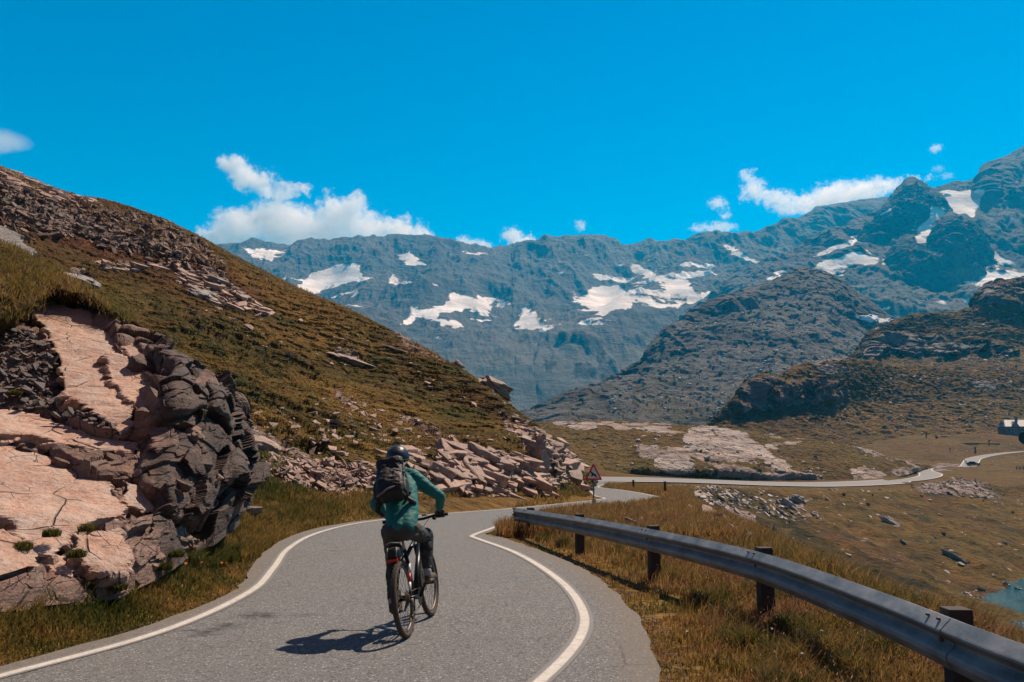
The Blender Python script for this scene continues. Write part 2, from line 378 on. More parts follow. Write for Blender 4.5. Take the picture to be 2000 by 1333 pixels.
# stations along the near road: left asphalt edge, left line, right line, right asphalt edge
ST = [(-8.6, -6, -8.2, -6, -5.2, -6, -3.2, -6.5), (-7.2, -1, -6.8, -1, -3.3, -1, -1.2, -2.2), (-6.2, 2, -5.8, 2, -1.9, 1.8, 0.1, .8), (-5.2, 4.2, -4.85, 4.2, -.95, 3.7, .75, 3.1),
      (-4.45, 6.3, -4.12, 6.35, .02, 5.9, 1.05, 5.8), (-3.8, 8.3, -3.47, 8.25, .66, 8.0, 1.3, 7.9), (-3.65, 10.8, -3.40, 10.7, .80, 9.9, 1.36, 10.2), (-4.15, 13.0, -3.78, 13.0, .60, 12.3, 1.15, 12.8),
      (-4.75, 16.0, -4.35, 15.9, .05, 15.3, .55, 15.6), (-5.1, 19.4, -4.66, 19.2, -.80, 18.15, -.30, 18.6), (-4.9, 22.7, -4.5, 22.4, -.90, 18.9, -.62, 19.3), (-4.1, 25.3, -3.8, 25.0, -.62, 20.6, -.38, 20.7),
      (-2.4, 28.8, -2.15, 28.4, .05, 24.2, .3, 24.0), (-.2, 33.1, 0, 32.8, 1.0, 28.2, 1.3, 27.9), (2.0, 38.0, 2.15, 37.7, 2.6, 32.0, 2.9, 31.6), (3.9, 43.0, 4.05, 42.7, 4.7, 35.6, 4.9, 35.2),
      (5.2, 47.6, 5.35, 47.3, 6.6, 40.5, 6.8, 40.2), (5.45, 49.6, 5.6, 49.5, 8.4, 46.8, 8.65, 46.5), (5.4, 51.6, 5.55, 51.6, 9.5, 53.6, 9.8, 53.6), (5.5, 55.5, 5.65, 55.6, 9.55, 60.5, 9.8, 60.8),
      (6.0, 62.5, 6.15, 62.6, 9.1, 68.5, 9.3, 69), (6.4, 72, 6.55, 72, 8.2, 74.5, 8.4, 75), (6.6, 82, 6.75, 82, 8.6, 80.5, 8.8, 80), (7.6, 98, 7.8, 97.6, 10.2, 90, 10.4, 89.5),
      (9.6, 118, 9.8, 117.5, 13.6, 105, 13.8, 104.5), (13.5, 136, 13.7, 135.6, 18.5, 121, 18.7, 120.5)]
ST = np.array(ST, float)
def resample(pts, n):
    pts = np.array(pts, float); t = np.linspace(0, len(pts)-1, n); return catmull(pts[:, None, :], n)[:, 0, :]
NS = 420
RL, LL, LR, RR = [resample(ST[:, i:i+2], NS) for i in (0, 2, 4, 6)]
near_poly = np.concatenate([RL[::9], RR[::-9]])
# the far road: centre points (px, py, d), width
FAR = [P(*q) for q in [(1128, 939, 118), (1160, 937, 132), (1200, 937.0, 139), (1300, 938.5, 149), (1400, 942, 160), (1500, 945.5, 168), (1600, 947, 177), (1700, 944, 190), (1770, 939, 205), (1808, 933, 224), (1818, 927, 240),
                       (1802, 920, 258), (1806, 915, 270), (1840, 912, 280), (1870, 913, 284), (1890, 911, 287), (1896, 904, 296), (1902, 897, 310), (1925, 891, 322), (1960, 886, 332), (2000, 882.5, 342), (2080, 878, 352), (2200, 872, 360)]]
FAR = resample(FAR, 260)
print('far road z', [round(float(z), 1) for z in FAR[::20, 2]])
BASIN = [(14, -30), (6.4, -8), (4.5, 3), (4.1, 7.5), (4.25, 10.5), (4.9, 16), (6.0, 22), (7.2, 30), (8.9, 40), (10.6, 50), (12.2, 60), (15, 75), (20, 95), (26, 118), (32, 134), (44, 147), (58, 156), (72, 165), (88, 176), (104, 190), (118, 206), (150, 214), (190, 222), (240, 210), (300, 150), (300, -60)]
# ------------------------------------------------------------------ ground: one sheet of meadow, verge and lake basin
ctl = [(-5, -20, 0), (5, -20, .1), (-14, -8, .9), (-12, 2, .7), (2.67, 4.1, 0), (3.2, 0, 0), (2.6, 8.2, .02), (4.0, 7.5, -.05), (3.9, 5, -.02), (4.2, 10.5, -.06), (5.2, 16, -.2), (5.9, 22, -.28), (6.8, 30, -.34), (8.0, 42, -.62), (9.9, 52, -.88), (11.8, 60, -1.0),
       (.4, 22, -.10), (1.8, 20, -.1), (3.4, 14, -.02), (3.5, 28, -.25), (18, 95, -1.7), (22, 110, -2.1), (14, 85, -1.4), (60, 60, -2), (120, 60, -3), (60, 120, -3), (150, 120, -4), (250, 100, -3), (-60, 70, 8), (-60, 140, 8), (-10, 120, 1), (0, 160, 2), (-20, 60, 2), (-40, 30, 6)]
ctl += [tuple(P(*q)) for q in [(150, 1140, 9.0), (0, 1185, 7.8), (-250, 1190, 6.6), (350, 1092, 10.5), (450, 1045, 13), (480, 1008, 16.5), (545, 1003, 20), (600, 988, 24), (700, 984, 27.5), (860, 978, 31), (1000, 972, 36), (1100, 963, 43), (1130, 955, 56), (1110, 945, 80),
                            (1830, 905, 300), (1820, 880, 320), (1830, 858, 345), (1900, 868, 350), (1950, 848.5, 376), (1985, 848.5, 376), (2030, 848.5, 376), (2080, 848.5, 378), (1940, 850, 369), (1990, 850, 369), (2050, 850, 369), (1960, 860, 359), (2020, 860, 360), (1980, 847, 386), (2100, 850, 384), (1960, 895, 300), (2000, 905, 280), (2000, 925, 240), (1900, 925, 250), (2150, 920, 250), (1700, 900, 300), (1500, 880, 300), (1300, 880, 300), (1100, 890, 300), (1800, 838, 430), (2000, 832, 430), (2200, 828, 430), (1500, 850, 430), (1870, 940, 215), (2000, 950, 205)]]
ctl += [(p[0], p[1], p[2]) for p in FAR[::9]]
ctl += [(RL[i][0]*.5+RR[i][0]*.5, RL[i][1]*.5+RR[i][1]*.5, zr((RL[i][1]+RR[i][1])*.5)) for i in range(0, NS, 24)]
ctl = np.array(ctl)
def tps_fit(c, lam=.02):
    n = len(c); d = np.hypot(c[:, None, 0]-c[None, :, 0], c[:, None, 1]-c[None, :, 1])
    K = d+np.eye(n)*-lam           # linear (biharmonic in 3-D) kernel: no overshoot
    Pm = np.c_[np.ones(n), c[:, :2]]
    Am = np.block([[K, Pm], [Pm.T, np.zeros((3, 3))]]); return np.linalg.solve(Am, np.r_[c[:, 2], 0, 0, 0])
_w = tps_fit(ctl)
def upland(x, y):
    s = x.shape; x = x.ravel(); y = y.ravel(); out = _w[-3]+_w[-2]*x+_w[-1]*y
    for k in range(len(ctl)): out = out+_w[k]*np.hypot(x-ctl[k, 0], y-ctl[k, 1])
    return out.reshape(s)
LAKE_Z = -16.9
def ground_z(x, y, detail=True):
    z = upland(x, y)
    sd = sdf_poly(x, y, BASIN)
    ins = np.clip(sd, 0, None)
    dA = seg_dist(x, y, BASIN[:14])[0]*(sd > 0); dB = seg_dist(x, y, BASIN[13:-1])[0]*(sd > 0)
    drop = np.minimum(.75*(np.sqrt(dA**2+1.0)-1.0), .365*dB*sstep(0, 6, dB))
    V = np.stack([x, y, z*0], -1)
    r = np.hypot(x, y)
    n = fbm(V, 14, 4, 21)*np.clip(ins/25, 0, 1)*2.3+fbm(V, 3.5, 4, 22)*np.clip(ins/10, 0, 1)*.45*np.clip(r/60, .3, 1)
    n += np.abs(fbm(V, 3.4, 3, 28, .5, 2.03, (.45, 1, 1)))*1.5*sstep(70, 100, y)*np.clip(ins/6, 0, 1)
    n += fbm(V, 22, 3, 24)*sstep(150, 260, y)*1.0
    z = np.maximum(z-drop+n*1.0, LAKE_Z-6)
    # verge lumps
    dn = -sdf_poly(x, y, near_poly); dn = np.clip(dn, 0, None)
    z = z+(fbm(V, 1.1, 4, 23)*.10+fbm(V, .3, 3, 25)*.035)*sstep(.15, 1.2, dn)*np.clip(1.5-r/80, 0, 1)
    w = sstep(0.0, 1.3, dn); z = w*z+(1-w)*(zr(y)-.03)
    fd, at = seg_dist(x, y, FAR[::5, :2]); zf = np.interp(at, np.arange(len(FAR[::5])), FAR[::5, 2])
    yf = np.interp(at, np.arange(len(FAR[::5])), FAR[::5, 1])
    tilt = .12*sstep(100, 125, y)*(x < 95)*np.clip(np.where(y > yf, fd, -fd), -3.6, 3.6); zf = zf+tilt
    z = np.where((y < yf) & (fd < 28) & (y > 60), np.minimum(z, zf-.15-np.clip(fd-3, 0, 99)*.035), z)
    wf = sstep(3.0, 7.0, fd)*1.0
    wf = np.where(y < 100, 1, wf)
    z = wf*z+(1-wf)*(zf-.12)
    return z
az = np.concatenate([np.linspace(-78, -37, 60)[:-1], np.linspace(-37, 37, 1000), np.linspace(37, 78, 60)[1:]])
rr = np.exp(np.linspace(math.log(1.2), math.log(470), 760))
AZ, RRg = np.meshgrid(np.radians(az), rr)
gx, gy = np.sin(AZ)*RRg, np.cos(AZ)*RRg
gz = ground_z(gx, gy)
GV = np.stack([gx, gy, gz], -1)
gpx, gpy = pix(GV)
rock = patch(gpx, gpy, [[(1380, 985), (1440, 980), (1480, 1010), (1470, 1045), (1420, 1040)], [(1530, 970), (1560, 965), (1585, 985), (1560, 1000), (1520, 990)],
    [(1725, 1003), (1760, 1020), (1775, 1040), (1735, 1025)], [(1840, 1070), (1880, 1095), (1925, 1130), (1890, 1110), (1850, 1090)], [(1835, 950), (1870, 935), (1920, 945), (1960, 975), (1900, 970)],
    [(1780, 950), (1820, 940), (1870, 960), (1880, 975), (1800, 965)], [(1800, 915), (1835, 905), (1875, 903), (1880, 915), (1820, 922)], [(1540, 1000), (1600, 1000), (1610, 1012), (1545, 1010)]], GV, 7, 6.0, 4)
near = GV[..., 1] < 70
rock = np.where(near, 0, rock*.60)
dgl = np.clip(-sdf_poly(gx, gy, near_poly), 0, None)
sdb = sdf_poly(gx, gy, BASIN)
shrubA = np.clip(patch(gpx, gpy, [[(1300, 950), (1420, 955), (1560, 1000), (1700, 1080), (1900, 1165), (1700, 1150), (1500, 1060)]], GV, 20, 12, 25)+sstep(60, 25, gpx-gpy*0)*0, 0, 1)
shrubA = np.where((GV[..., 1] > 70) & (sdb > 0), .75*shrubA+.25+.6*sstep(-.02, .22, fbm(GV, 5, 3, 29)), np.where(GV[..., 1] > 70, .1, .15))
redA = np.where((gx > 0) & (sdb > -2.4) & (gy < 75) & (gy > 12), .55, 0)*np.clip(.6+fbm(GV, 3, 3, 31)*1.4, 0, 1)
stony = np.where(GV[..., 1] > 70, .35, 0)+np.where((gpx > 1400) & (gpx < 1650) & (gpy < 1010), .6, 0)
paleA = np.where(GV[..., 1] < 70, sstep(2.0, 0.1, dgl)*.5*np.clip(.5+fbm(GV, .5, 4, 33)*1.5, 0, 1), 0)
sheet('meadow_ground', GV, turf('meadow_turf', 60, shrubby=.42), dict(rock=rock, shrub=shrubA, red=redA, stony=stony, pale=paleA), kind='structure')
# near and behind: a coarse apron so that the sheet has no open middle
ax_, ay_ = np.meshgrid(np.linspace(-9, 9, 60), np.linspace(-9, 1.6, 40)); azz = ground_z(ax_, ay_)-.02
sheet('near_ground', np.stack([ax_, ay_, azz], -1), bpy.data.materials['meadow_turf'], dict(rock=azz*0, shrub=azz*0, red=azz*0, stony=azz*0, pale=azz*0), kind='structure')
# ------------------------------------------------------------------ near road sheet and its painted lines
def strip(name, Lp, Rp, nc, dz, mat, attrs=None, zf=None, **props):
    u = np.linspace(0, 1, nc)[None, :, None]
    V2 = Lp[:, None, :]*(1-u)+Rp[:, None, :]*u
    z = zr(V2[..., 1])+dz if zf is None else zf(V2)+dz
    V = np.concatenate([V2, z[..., None]], -1)
    a = attrs(V, u[..., 0]) if attrs else None
    return sheet(name, V, mat, a, **props)
def road_attr(V, u):
    X, Y = V[..., 0], V[..., 1]
    jag = 0*X
    px, py = pix(V)
    stain = patch(px, py, [[(368, 1230), (430, 1222), (470, 1215), (470, 1222), (430, 1240), (380, 1245)], [(470, 1205), (500, 1197), (535, 1198), (530, 1207), (485, 1212)], [(590, 1199), (626, 1198), (626, 1205), (590, 1206)], [(650, 1072), (668, 1070), (668, 1080), (650, 1082)]], V, 5, .25, 2)
    e = np.clip(1-np.minimum(u, 1-u)*9, 0, 1)+0*X
    e = np.maximum(e, sstep(.80, 1.0, u+0*X)*.8)
    return dict(stain=stain, edge=e)
# ragged asphalt borders
def ragged(Pp, Q, amp, seed):
    t = np.gradient(Pp, axis=0); d = np.stack([-t[:, 1], t[:, 0]], -1); d = d*np.sign((d*(Pp-Q)).sum(1, keepdims=True)); L = np.linalg.norm(d, axis=1, keepdims=True)+1e-9; n = fbm(np.c_[Pp, Pp[:, :1]*0]*1.0, .9, 5, seed, .6)
    return Pp+d/L*(n[:, None]*amp)
fine = 3200
RLf, RRf = resample(RL[::2], fine), resample(RR[::2], fine)
strip('road', ragged(RLf, RRf, .09, 41), ragged(RRf, RLf, .11, 42), 26, 0.0, M_road, road_attr, kind='structure')
def line_strip(name, Pt, wd, mat, dz=.006, ends=(0, 1), zf=None, **kw):
    n = len(Pt); a, b = int(ends[0]*n), int(ends[1]*n); Pt = Pt[a:b]
    t = np.gradient(Pt, axis=0); t /= np.linalg.norm(t, axis=1, keepdims=True)+1e-9; nn = np.stack([-t[:, 1], t[:, 0]], -1)
    at = lambda V, u: dict(edge=np.abs(u-.5)*2+0*V[..., 0])
    return strip(name, Pt+nn*wd/2, Pt-nn*wd/2, 7, dz, mat, at, zf, **kw)
def edge_smooth(pts, n):
    s = np.r_[0, np.cumsum(np.linalg.norm(np.diff(pts, axis=0), axis=1))]; t = np.linspace(0, s[-1], n)
    o = np.stack([np.interp(t, s, pts[:, 0]), np.interp(t, s, pts[:, 1])], -1)
    return o
line_strip('left_edge_line', edge_smooth(LL, 2600), .185, M_paint, kind='structure')
line_strip('right_edge_line', edge_smooth(LR, 2600), .185, M_paint, kind='structure')
# far road
tn = np.gradient(FAR[:, :2], axis=0); tn /= np.linalg.norm(tn, axis=1, keepdims=True); nn = np.stack([-tn[:, 1], tn[:, 0]], -1)
def fz(V2):
    s_ = ((V2-FAR[:, None, :2])*nn[:, None, :]).sum(-1)*np.sign(nn[:, 1:2]+1e-9); k_ = (.12*sstep(100, 125, FAR[:, 1])*(FAR[:, 0] < 95))[:, None]
    return FAR[:, 2:3]+s_*k_
wid = np.interp(np.arange(260), [0, 20, 120, 150, 190, 260], [3.0, 3.0, 3.2, 3.0, 2.8, 2.8])[:, None]
strip('far_road', FAR[:, :2]+nn*wid, FAR[:, :2]-nn*wid, 9, 0.05, M_far_road, None, fz, kind='structure')
M_far_line = simple('far_road_paint', (.6, .59, .56), .7)
strip('far_road_edge_line', FAR[:, :2]+nn*(wid-.15), FAR[:, :2]+nn*(wid-.4), 2, 0.075, M_far_line, None, fz, kind='structure')
strip('far_road_inner_line', FAR[:, :2]-nn*(wid-.15), FAR[:, :2]-nn*(wid-.4), 2, 0.075, M_far_line, None, fz, kind='structure')
# ------------------------------------------------------------------ lake
t = NT('lake_water'); t.color(t.mix(t.noise(.02, 4, .6), (.002, .050, .066), (.004, .085, .105))); t.rough(.12); t.b.inputs['IOR'].default_value = 1.33
t.bump(t.math('ADD', t.noise(.7, 4, .6, t.obj((1, 2.2, 1))), t.math('MULTIPLY', t.noise(3.0, 3, .6), .3)), .25, .9)
me = mesh_np('lake', np.array([(10, -60, LAKE_Z), (420, -60, LAKE_Z), (420, 300, LAKE_Z), (10, 300, LAKE_Z)]), [(0, 1, 2, 3)]); link('lake', me, t.m, kind='structure')

# ------------------------------------------------------------------ unseen valley side, added behind the viewpoint to block low sky light
ta, tr = np.meshgrid(np.radians(np.linspace(97, 263, 130)), np.exp(np.linspace(math.log(14), math.log(900), 90)))
bx0, by0 = np.sin(ta)*tr, np.cos(ta)*tr
bz0 = .42*np.clip(tr-22, 0, None)*sstep(math.radians(97), math.radians(125), ta)*sstep(math.radians(263), math.radians(235), ta)-.3
BV = np.stack([bx0, by0, bz0], -1); BV[..., 2] += fbm(BV, 60, 5, 37)*np.clip(tr-22, 0, 200)*.14
zz = bx0*0; sheet('unseen_valley_side', BV, bpy.data.materials['meadow_turf'], dict(rock=np.clip(fbm(BV, 20, 4, 38)*2, 0, 1), shrub=zz+.2, red=zz, stony=zz+.3, pale=zz), kind='structure')
# ------------------------------------------------------------------ left hillside
S_D = (1, 1, 1)
def hill(name, rows, x0, x1, nc, nr, wts, amps, mat, masks=None, crest=None, sm=2, post=None, an=(1, 1, 1), foot=0, **kw):
    """loft, then push along the normal by layered noise; amps = [(size, amplitude, octaves, ridged, crest_factor)]"""
    V = loft(rows, x0, x1, nc, nr, wts, sm); N = normals(V)
    if N[..., 2].mean() < 0: N = -N
    vv = np.linspace(0, 1, nr)[:, None]
    near_crest = np.exp(-((vv-crest)/.14)**2) if crest is not None else 0
    D = np.zeros(V.shape[:2])
    for i, (size, amp, o, rg, cf) in enumerate(amps):
        D += fbm(V, size, o, 50+i*7, .5, 2.03, an, rg)*amp*(1-near_crest*(1-cf))
    if foot: D = D*sstep(0, foot, vv)
    V0 = V; V = V0+N*D[..., None]; px, py = pix(V)
    at = {k: patch(px, py, p, V, *args) for k, (p, args) in (masks or {}).items()}
    if 'snow' in at and at['snow'].max() > 0: V = V0+N*(D+(blur(blur(D, 14), 14)-D)*at['snow']*.92)[..., None]
    D = D*0
    if post: D, at, N = post(V, D, at, N, px, py, vv)
    if foot: D = D*sstep(0, foot, vv)
    V = V+N*D[..., None]
    return sheet(name, V, mat, at, **kw), V
LH_rows = [
 [(-400, 1010, 20), (0, 1010, 20), (430, 1010, 21.0), (520, 1012, 21.5), (620, 1000, 26), (700, 992, 28.5), (860, 984, 31.5), (1000, 978, 36.5), (1080, 972, 41), (1120, 964, 46), (1140, 957, 58), (1160, 952, 75)],
 [(-400, 900, 24), (0, 900, 24), (430, 905, 25), (520, 915, 26.5), (620, 905, 30), (700, 890, 32.5), (860, 880, 36), (960, 870, 40), (1040, 862, 43.5), (1085, 875, 46.5), (1115, 905, 50), (1132, 930, 57), (1160, 945, 75)],
 [(-400, 700, 33), (0, 700, 33), (300, 740, 36), (520, 800, 38), (700, 830, 43), (860, 838, 47), (960, 838, 49), (1040, 846, 50), (1085, 865, 51), (1115, 898, 53.5), (1132, 926, 58), (1160, 943, 76)],
 [(-400, 480, 48), (0, 500, 49), (300, 610, 52), (520, 680, 55), (700, 735, 57), (860, 775, 57), (960, 805, 55.5), (1040, 834, 54), (1085, 860, 54), (1115, 894, 56), (1132, 922, 60), (1160, 941, 78)],
 [(-400, 190, 74), (-200, 265, 76), (0, 332, 78), (50, 352, 78), (100, 375, 78), (150, 388, 78), (200, 393, 78), (260, 410, 77), (320, 432, 76), (380, 463, 76), (430, 492, 75), (480, 520, 74), (560, 562, 73), (640, 592, 71), (700, 617, 70), (750, 640, 69), (800, 665, 68), (860, 700, 66), (920, 735, 63), (980, 778, 60), (1030, 815, 58), (1060, 838, 57), (1085, 856, 57), (1115, 890, 59), (1132, 918, 63), (1160, 939, 80)],
 [(-400, 230, 95), (0, 380, 98), (480, 560, 92), (860, 735, 82), (980, 810, 74), (1060, 860, 70), (1115, 905, 72), (1160, 945, 92)],
 [(-400, 600, 120), (0, 650, 120), (480, 760, 115), (860, 850, 100), (1060, 900, 86), (1160, 955, 105)]]
lh_rock = [[(1000, 815), (1040, 830), (1075, 855), (1100, 880), (1120, 900), (1140, 960), (1110, 975), (1050, 960), (1040, 900), (1020, 870)],
 [(860, 885), (900, 880), (950, 890), (1000, 885), (1050, 900), (1060, 965), (950, 975), (860, 960)], [(520, 890), (640, 905), (740, 925), (870, 930), (870, 975), (700, 965), (600, 955), (540, 930)],
 [(780, 805), (810, 815), (850, 845), (890, 860), (870, 868), (830, 852), (790, 825)], [(648, 682), (680, 684), (712, 708), (705, 716), (670, 705)], [(650, 750), (680, 780), (700, 800), (680, 800), (655, 770)],
 [(340, 535), (420, 530), (470, 570), (500, 600), (430, 595), (370, 580)], [(130, 525), (165, 530), (180, 545), (150, 548)], [(185, 512), (240, 512), (270, 522), (230, 530)], [(280, 510), (350, 515), (360, 530), (300, 525)],
 [(0, 325), (60, 345), (150, 385), (210, 400), (190, 412), (120, 395), (40, 370), (0, 355)], [(440, 830), (500, 835), (540, 860), (480, 860)], [(760, 640), (800, 665), (850, 700), (870, 712), (800, 690)],
 [(940, 735), (1000, 745), (1030, 775), (1020, 800), (960, 770)], [(755, 672), (795, 674), (795, 678), (760, 677)], [(430, 825), (470, 820), (560, 870), (640, 890), (600, 900), (500, 880)], [(975, 800), (1010, 830), (1040, 860), (1030, 880), (985, 840)]]
lh_red = [[(0, 350), (150, 400), (250, 420), (380, 470), (470, 530), (520, 590), (480, 600), (350, 560), (200, 520), (0, 440)]]
lh_stony = [[(0, 360), (150, 400), (300, 430), (400, 480), (430, 540), (300, 500), (120, 470), (0, 430)], [(780, 800), (900, 850), (1050, 900), (900, 900), (700, 850)], [(320, 520), (480, 560), (560, 620), (420, 620)]]
lh_shrub = [[(430, 700), (560, 760), (660, 830), (720, 880), (640, 900), (520, 840), (430, 800)], [(560, 830), (700, 850), (730, 880), (640, 895)], [(300, 600), (560, 690), (640, 750), (520, 720), (330, 640)]]
def lh_post(V, D, at, N, px, py, vv):
    at['pale'] = np.clip(fbm(V, 9, 4, 71)*1.8, 0, .6)*(px > 420); at['red'] = np.clip(at['red']+np.clip(fbm(V, 6, 4, 75)*1.6-.15, 0, .5), 0, 1)
    # mats of dwarf shrub standing up from the turf, long across the slope
    s1 = fbm(V, .95, 4, 60, .55, 2.03, (.5, 1, 1.7)); s2 = fbm(V, .36, 3, 64, .55, 2.03, (.6, 1, 1.5))
    tur = 1-np.clip(at['rock'], 0, 1)
    D = D+(sstep(-.06, .16, s1)*.30+np.abs(s2)*.26)*tur*np.clip(.55+at['shrub']*.8, 0, 1.3)
    at['shrub'] = np.clip(at['shrub']*.8+sstep(-.02, .22, s1)*.50, 0, 1)
    rk = at['rock']; q = V@np.array(Matrix.Rotation(math.radians(24), 3, 'Y')).T
    r, d1, d2 = cells(q, .95, 6, (.8, .9, 2.6)); r2, e1, e2 = cells(q, .42, 7, (.8, .9, 2.2))
    D = D+rk*((r-.5)*.42+(r2-.5)*.22)
    db = np.maximum(patch(px, py, [lh_stony[0]], V, 8, 2, 6), 0); D = D+db*((cells(V, .8, 9, (1, 1, 1.8))[0]-.4)*.5+(r2-.5)*.25)
    at['rock'] = np.maximum(at['rock'], db*.62)
    return D, at, N
M_hill = turf('hillside_turf', 50, ochre=(.125, .070, .015), olive=(.062, .060, .013), shrub=(.027, .038, .008), rock=(.42, .33, .28), rockdark=(.11, .075, .062), shrubby=.55, small=.8)
lh, LHV = hill('hillside', LH_rows, -300, 1160, 1500, 950, [.10, .12, .22, .42, .08, .06], [(16, 1.1, 3, False, .25), (4, .30, 3, False, .5)], M_hill,
     dict(rock=(lh_rock, (7, 2.5, 3)), red=(lh_red, (20, 6, 15)), stony=(lh_stony, (20, 6, 15)), shrub=(lh_shrub, (20, 5, 20))), crest=.86, post=lh_post, kind='structure')
# ------------------------------------------------------------------ rocky knoll beyond the far road
K_rows = [
 [(1000, 950, 152), (1150, 936, 155), (1250, 935, 159), (1400, 939, 174), (1500, 942, 184), (1600, 944, 193), (1700, 940, 207), (1760, 931, 226), (1790, 922, 244), (1812, 915, 268), (1870, 925, 300)],
 [(1000, 915, 165), (1150, 915, 165), (1250, 912, 165), (1330, 908, 172), (1400, 910, 178), (1500, 915, 186), (1600, 925, 200), (1700, 922, 215), (1760, 918, 235), (1790, 914, 250), (1812, 915, 266), (1870, 922, 300)],
 [(1000, 870, 205), (1150, 868, 205), (1300, 870, 205), (1400, 868, 210), (1500, 880, 214), (1600, 890, 222), (1700, 902, 235), (1760, 908, 248), (1790, 911, 260), (1812, 914, 270), (1870, 920, 305)],
 [(1000, 835, 245), (1080, 826, 245), (1130, 822, 245), (1200, 823, 245), (1260, 826, 245), (1330, 832, 248), (1400, 838, 250), (1470, 846, 252), (1520, 853, 254), (1570, 858, 256), (1620, 864, 258), (1680, 876, 262), (1730, 890, 266), (1770, 902, 270), (1790, 908, 273), (1812, 913, 276), (1870, 919, 310)],
 [(1000, 870, 290), (1260, 865, 290), (1500, 880, 290), (1700, 905, 290), (1870, 925, 320)]]
k_rock = [[(1350, 835), (1400, 830), (1460, 850), (1500, 880), (1560, 925), (1600, 930), (1540, 935), (1480, 900), (1420, 890), (1340, 880), (1330, 860)], [(1290, 880), (1350, 870), (1420, 885), (1480, 905), (1400, 905), (1330, 895)],
 [(1080, 825), (1200, 825), (1300, 832), (1350, 848), (1300, 845), (1220, 835), (1130, 840), (1090, 835)], [(1245, 870), (1285, 870), (1290, 895), (1260, 905), (1240, 890)], [(1290, 890), (1350, 895), (1350, 925), (1290, 925), (1275, 910)],
 [(1390, 905), (1460, 915), (1560, 925), (1610, 940), (1500, 942), (1400, 932)], [(1660, 920), (1720, 918), (1730, 935), (1670, 940)], [(1740, 918), (1790, 910), (1800, 920), (1760, 930)], [(1700, 880), (1760, 895), (1800, 912), (1740, 900)],
 [(1480, 850), (1560, 845), (1600, 850), (1570, 860)], [(1495, 872), (1560, 862), (1565, 865), (1500, 878)], [(1650, 865), (1700, 875), (1760, 900), (1690, 885)]]
k_dark = [[(1240, 885), (1290, 880), (1350, 900), (1400, 915), (1600, 930), (1610, 945), (1400, 940), (1240, 925)]]
def k_post(V, D, at, N, px, py, vv):
    s1 = fbm(V, 3.2, 4, 60, .55, 2.03, (.5, 1, 1.7)); rk = at['rock']
    D = D+np.abs(s1)*1.0*(1-rk)+fbm(V, 1.2, 3, 66)*.35*(1-rk)
    q = V@np.array(Matrix.Rotation(math.radians(24), 3, 'Y')).T
    D = D+rk*((cells(q, 7.0, 6, (.45, .9, 3.4))[0]-.3)*.9+(cells(q, 2.4, 7, (.5, .9, 3.0))[0]-.5)*.25)
    D = D+patch(px, py, k_dark, V, 8, 6, 5)*1.6*np.clip(fbm(V, 9, 4, 62)+.35, 0, 1)
    at['shrub'] = .3*sstep(0, .3, s1)+.4*patch(px, py, [[(1100, 900), (1250, 880), (1700, 930), (1600, 945), (1100, 935)]], V, 12, 8, 10)
    at['stony'] = at['rock']*0+.3; at['pale'] = at['rock']*0+.12; at['red'] = at['rock']*0
    return D, at, N
M_knoll = turf('knoll_turf', 130, ochre=(.14, .086, .020), olive=(.075, .060, .014), rock=(.48, .41, .36), rockdark=(.13, .11, .10), shrubby=.40)
hill('rocky_knoll_terrain', K_rows, 1000, 1860, 1000, 420, [.18, .3, .42, .1], [(25, 1.6, 3, False, .5), (7, .6, 3, False, .5)], M_knoll, dict(rock=(k_rock, (6, 6, 3))), crest=.90, post=k_post, foot=.12, kind='structure')
# ------------------------------------------------------------------ brown hills on the right
H1_rows = [
 [(1240, 900, 285), (1380, 890, 290), (1500, 895, 300), (1700, 900, 320), (1800, 890, 345), (1850, 868, 365), (2000, 852, 385), (2250, 848, 400)],
 [(1240, 880, 310), (1380, 856, 320), (1450, 842, 330), (1500, 838, 335), (1600, 842, 345), (1700, 845, 360), (1800, 838, 385), (1900, 828, 400), (2000, 822, 410), (2250, 815, 420)],
 [(1240, 875, 330), (1380, 842, 340), (1430, 818, 345), (1460, 810, 350), (1520, 808, 355), (1600, 800, 368), (1700, 790, 395), (1850, 785, 425), (2000, 780, 440), (2250, 770, 450)],
 [(1240, 873, 350), (1300, 862, 350), (1380, 834, 352), (1420, 806, 352), (1434, 786, 354), (1445, 772, 356), (1480, 747, 365), (1520, 735, 372), (1560, 718, 385), (1600, 708, 395), (1640, 703, 405), (1700, 706, 430), (1760, 716, 450), (1850, 722, 470), (2000, 728, 495), (2250, 730, 520)],
 [(1240, 900, 400), (1450, 830, 430), (1560, 770, 460), (1700, 745, 500), (2000, 760, 540), (2250, 770, 560)]]
h1_cliff = [[(1434, 790), (1450, 765), (1475, 745), (1500, 740), (1530, 752), (1560, 745), (1600, 740), (1640, 752), (1652, 775), (1620, 790), (1580, 795), (1540, 800), (1500, 812), (1460, 815), (1436, 812)]]
h1_rock = [[(1590, 715), (1640, 712), (1665, 728), (1640, 735), (1600, 728)], [(1560, 705), (1620, 700), (1660, 700), (1600, 712)], [(1900, 745), (1960, 750), (1940, 762), (1900, 758)]]
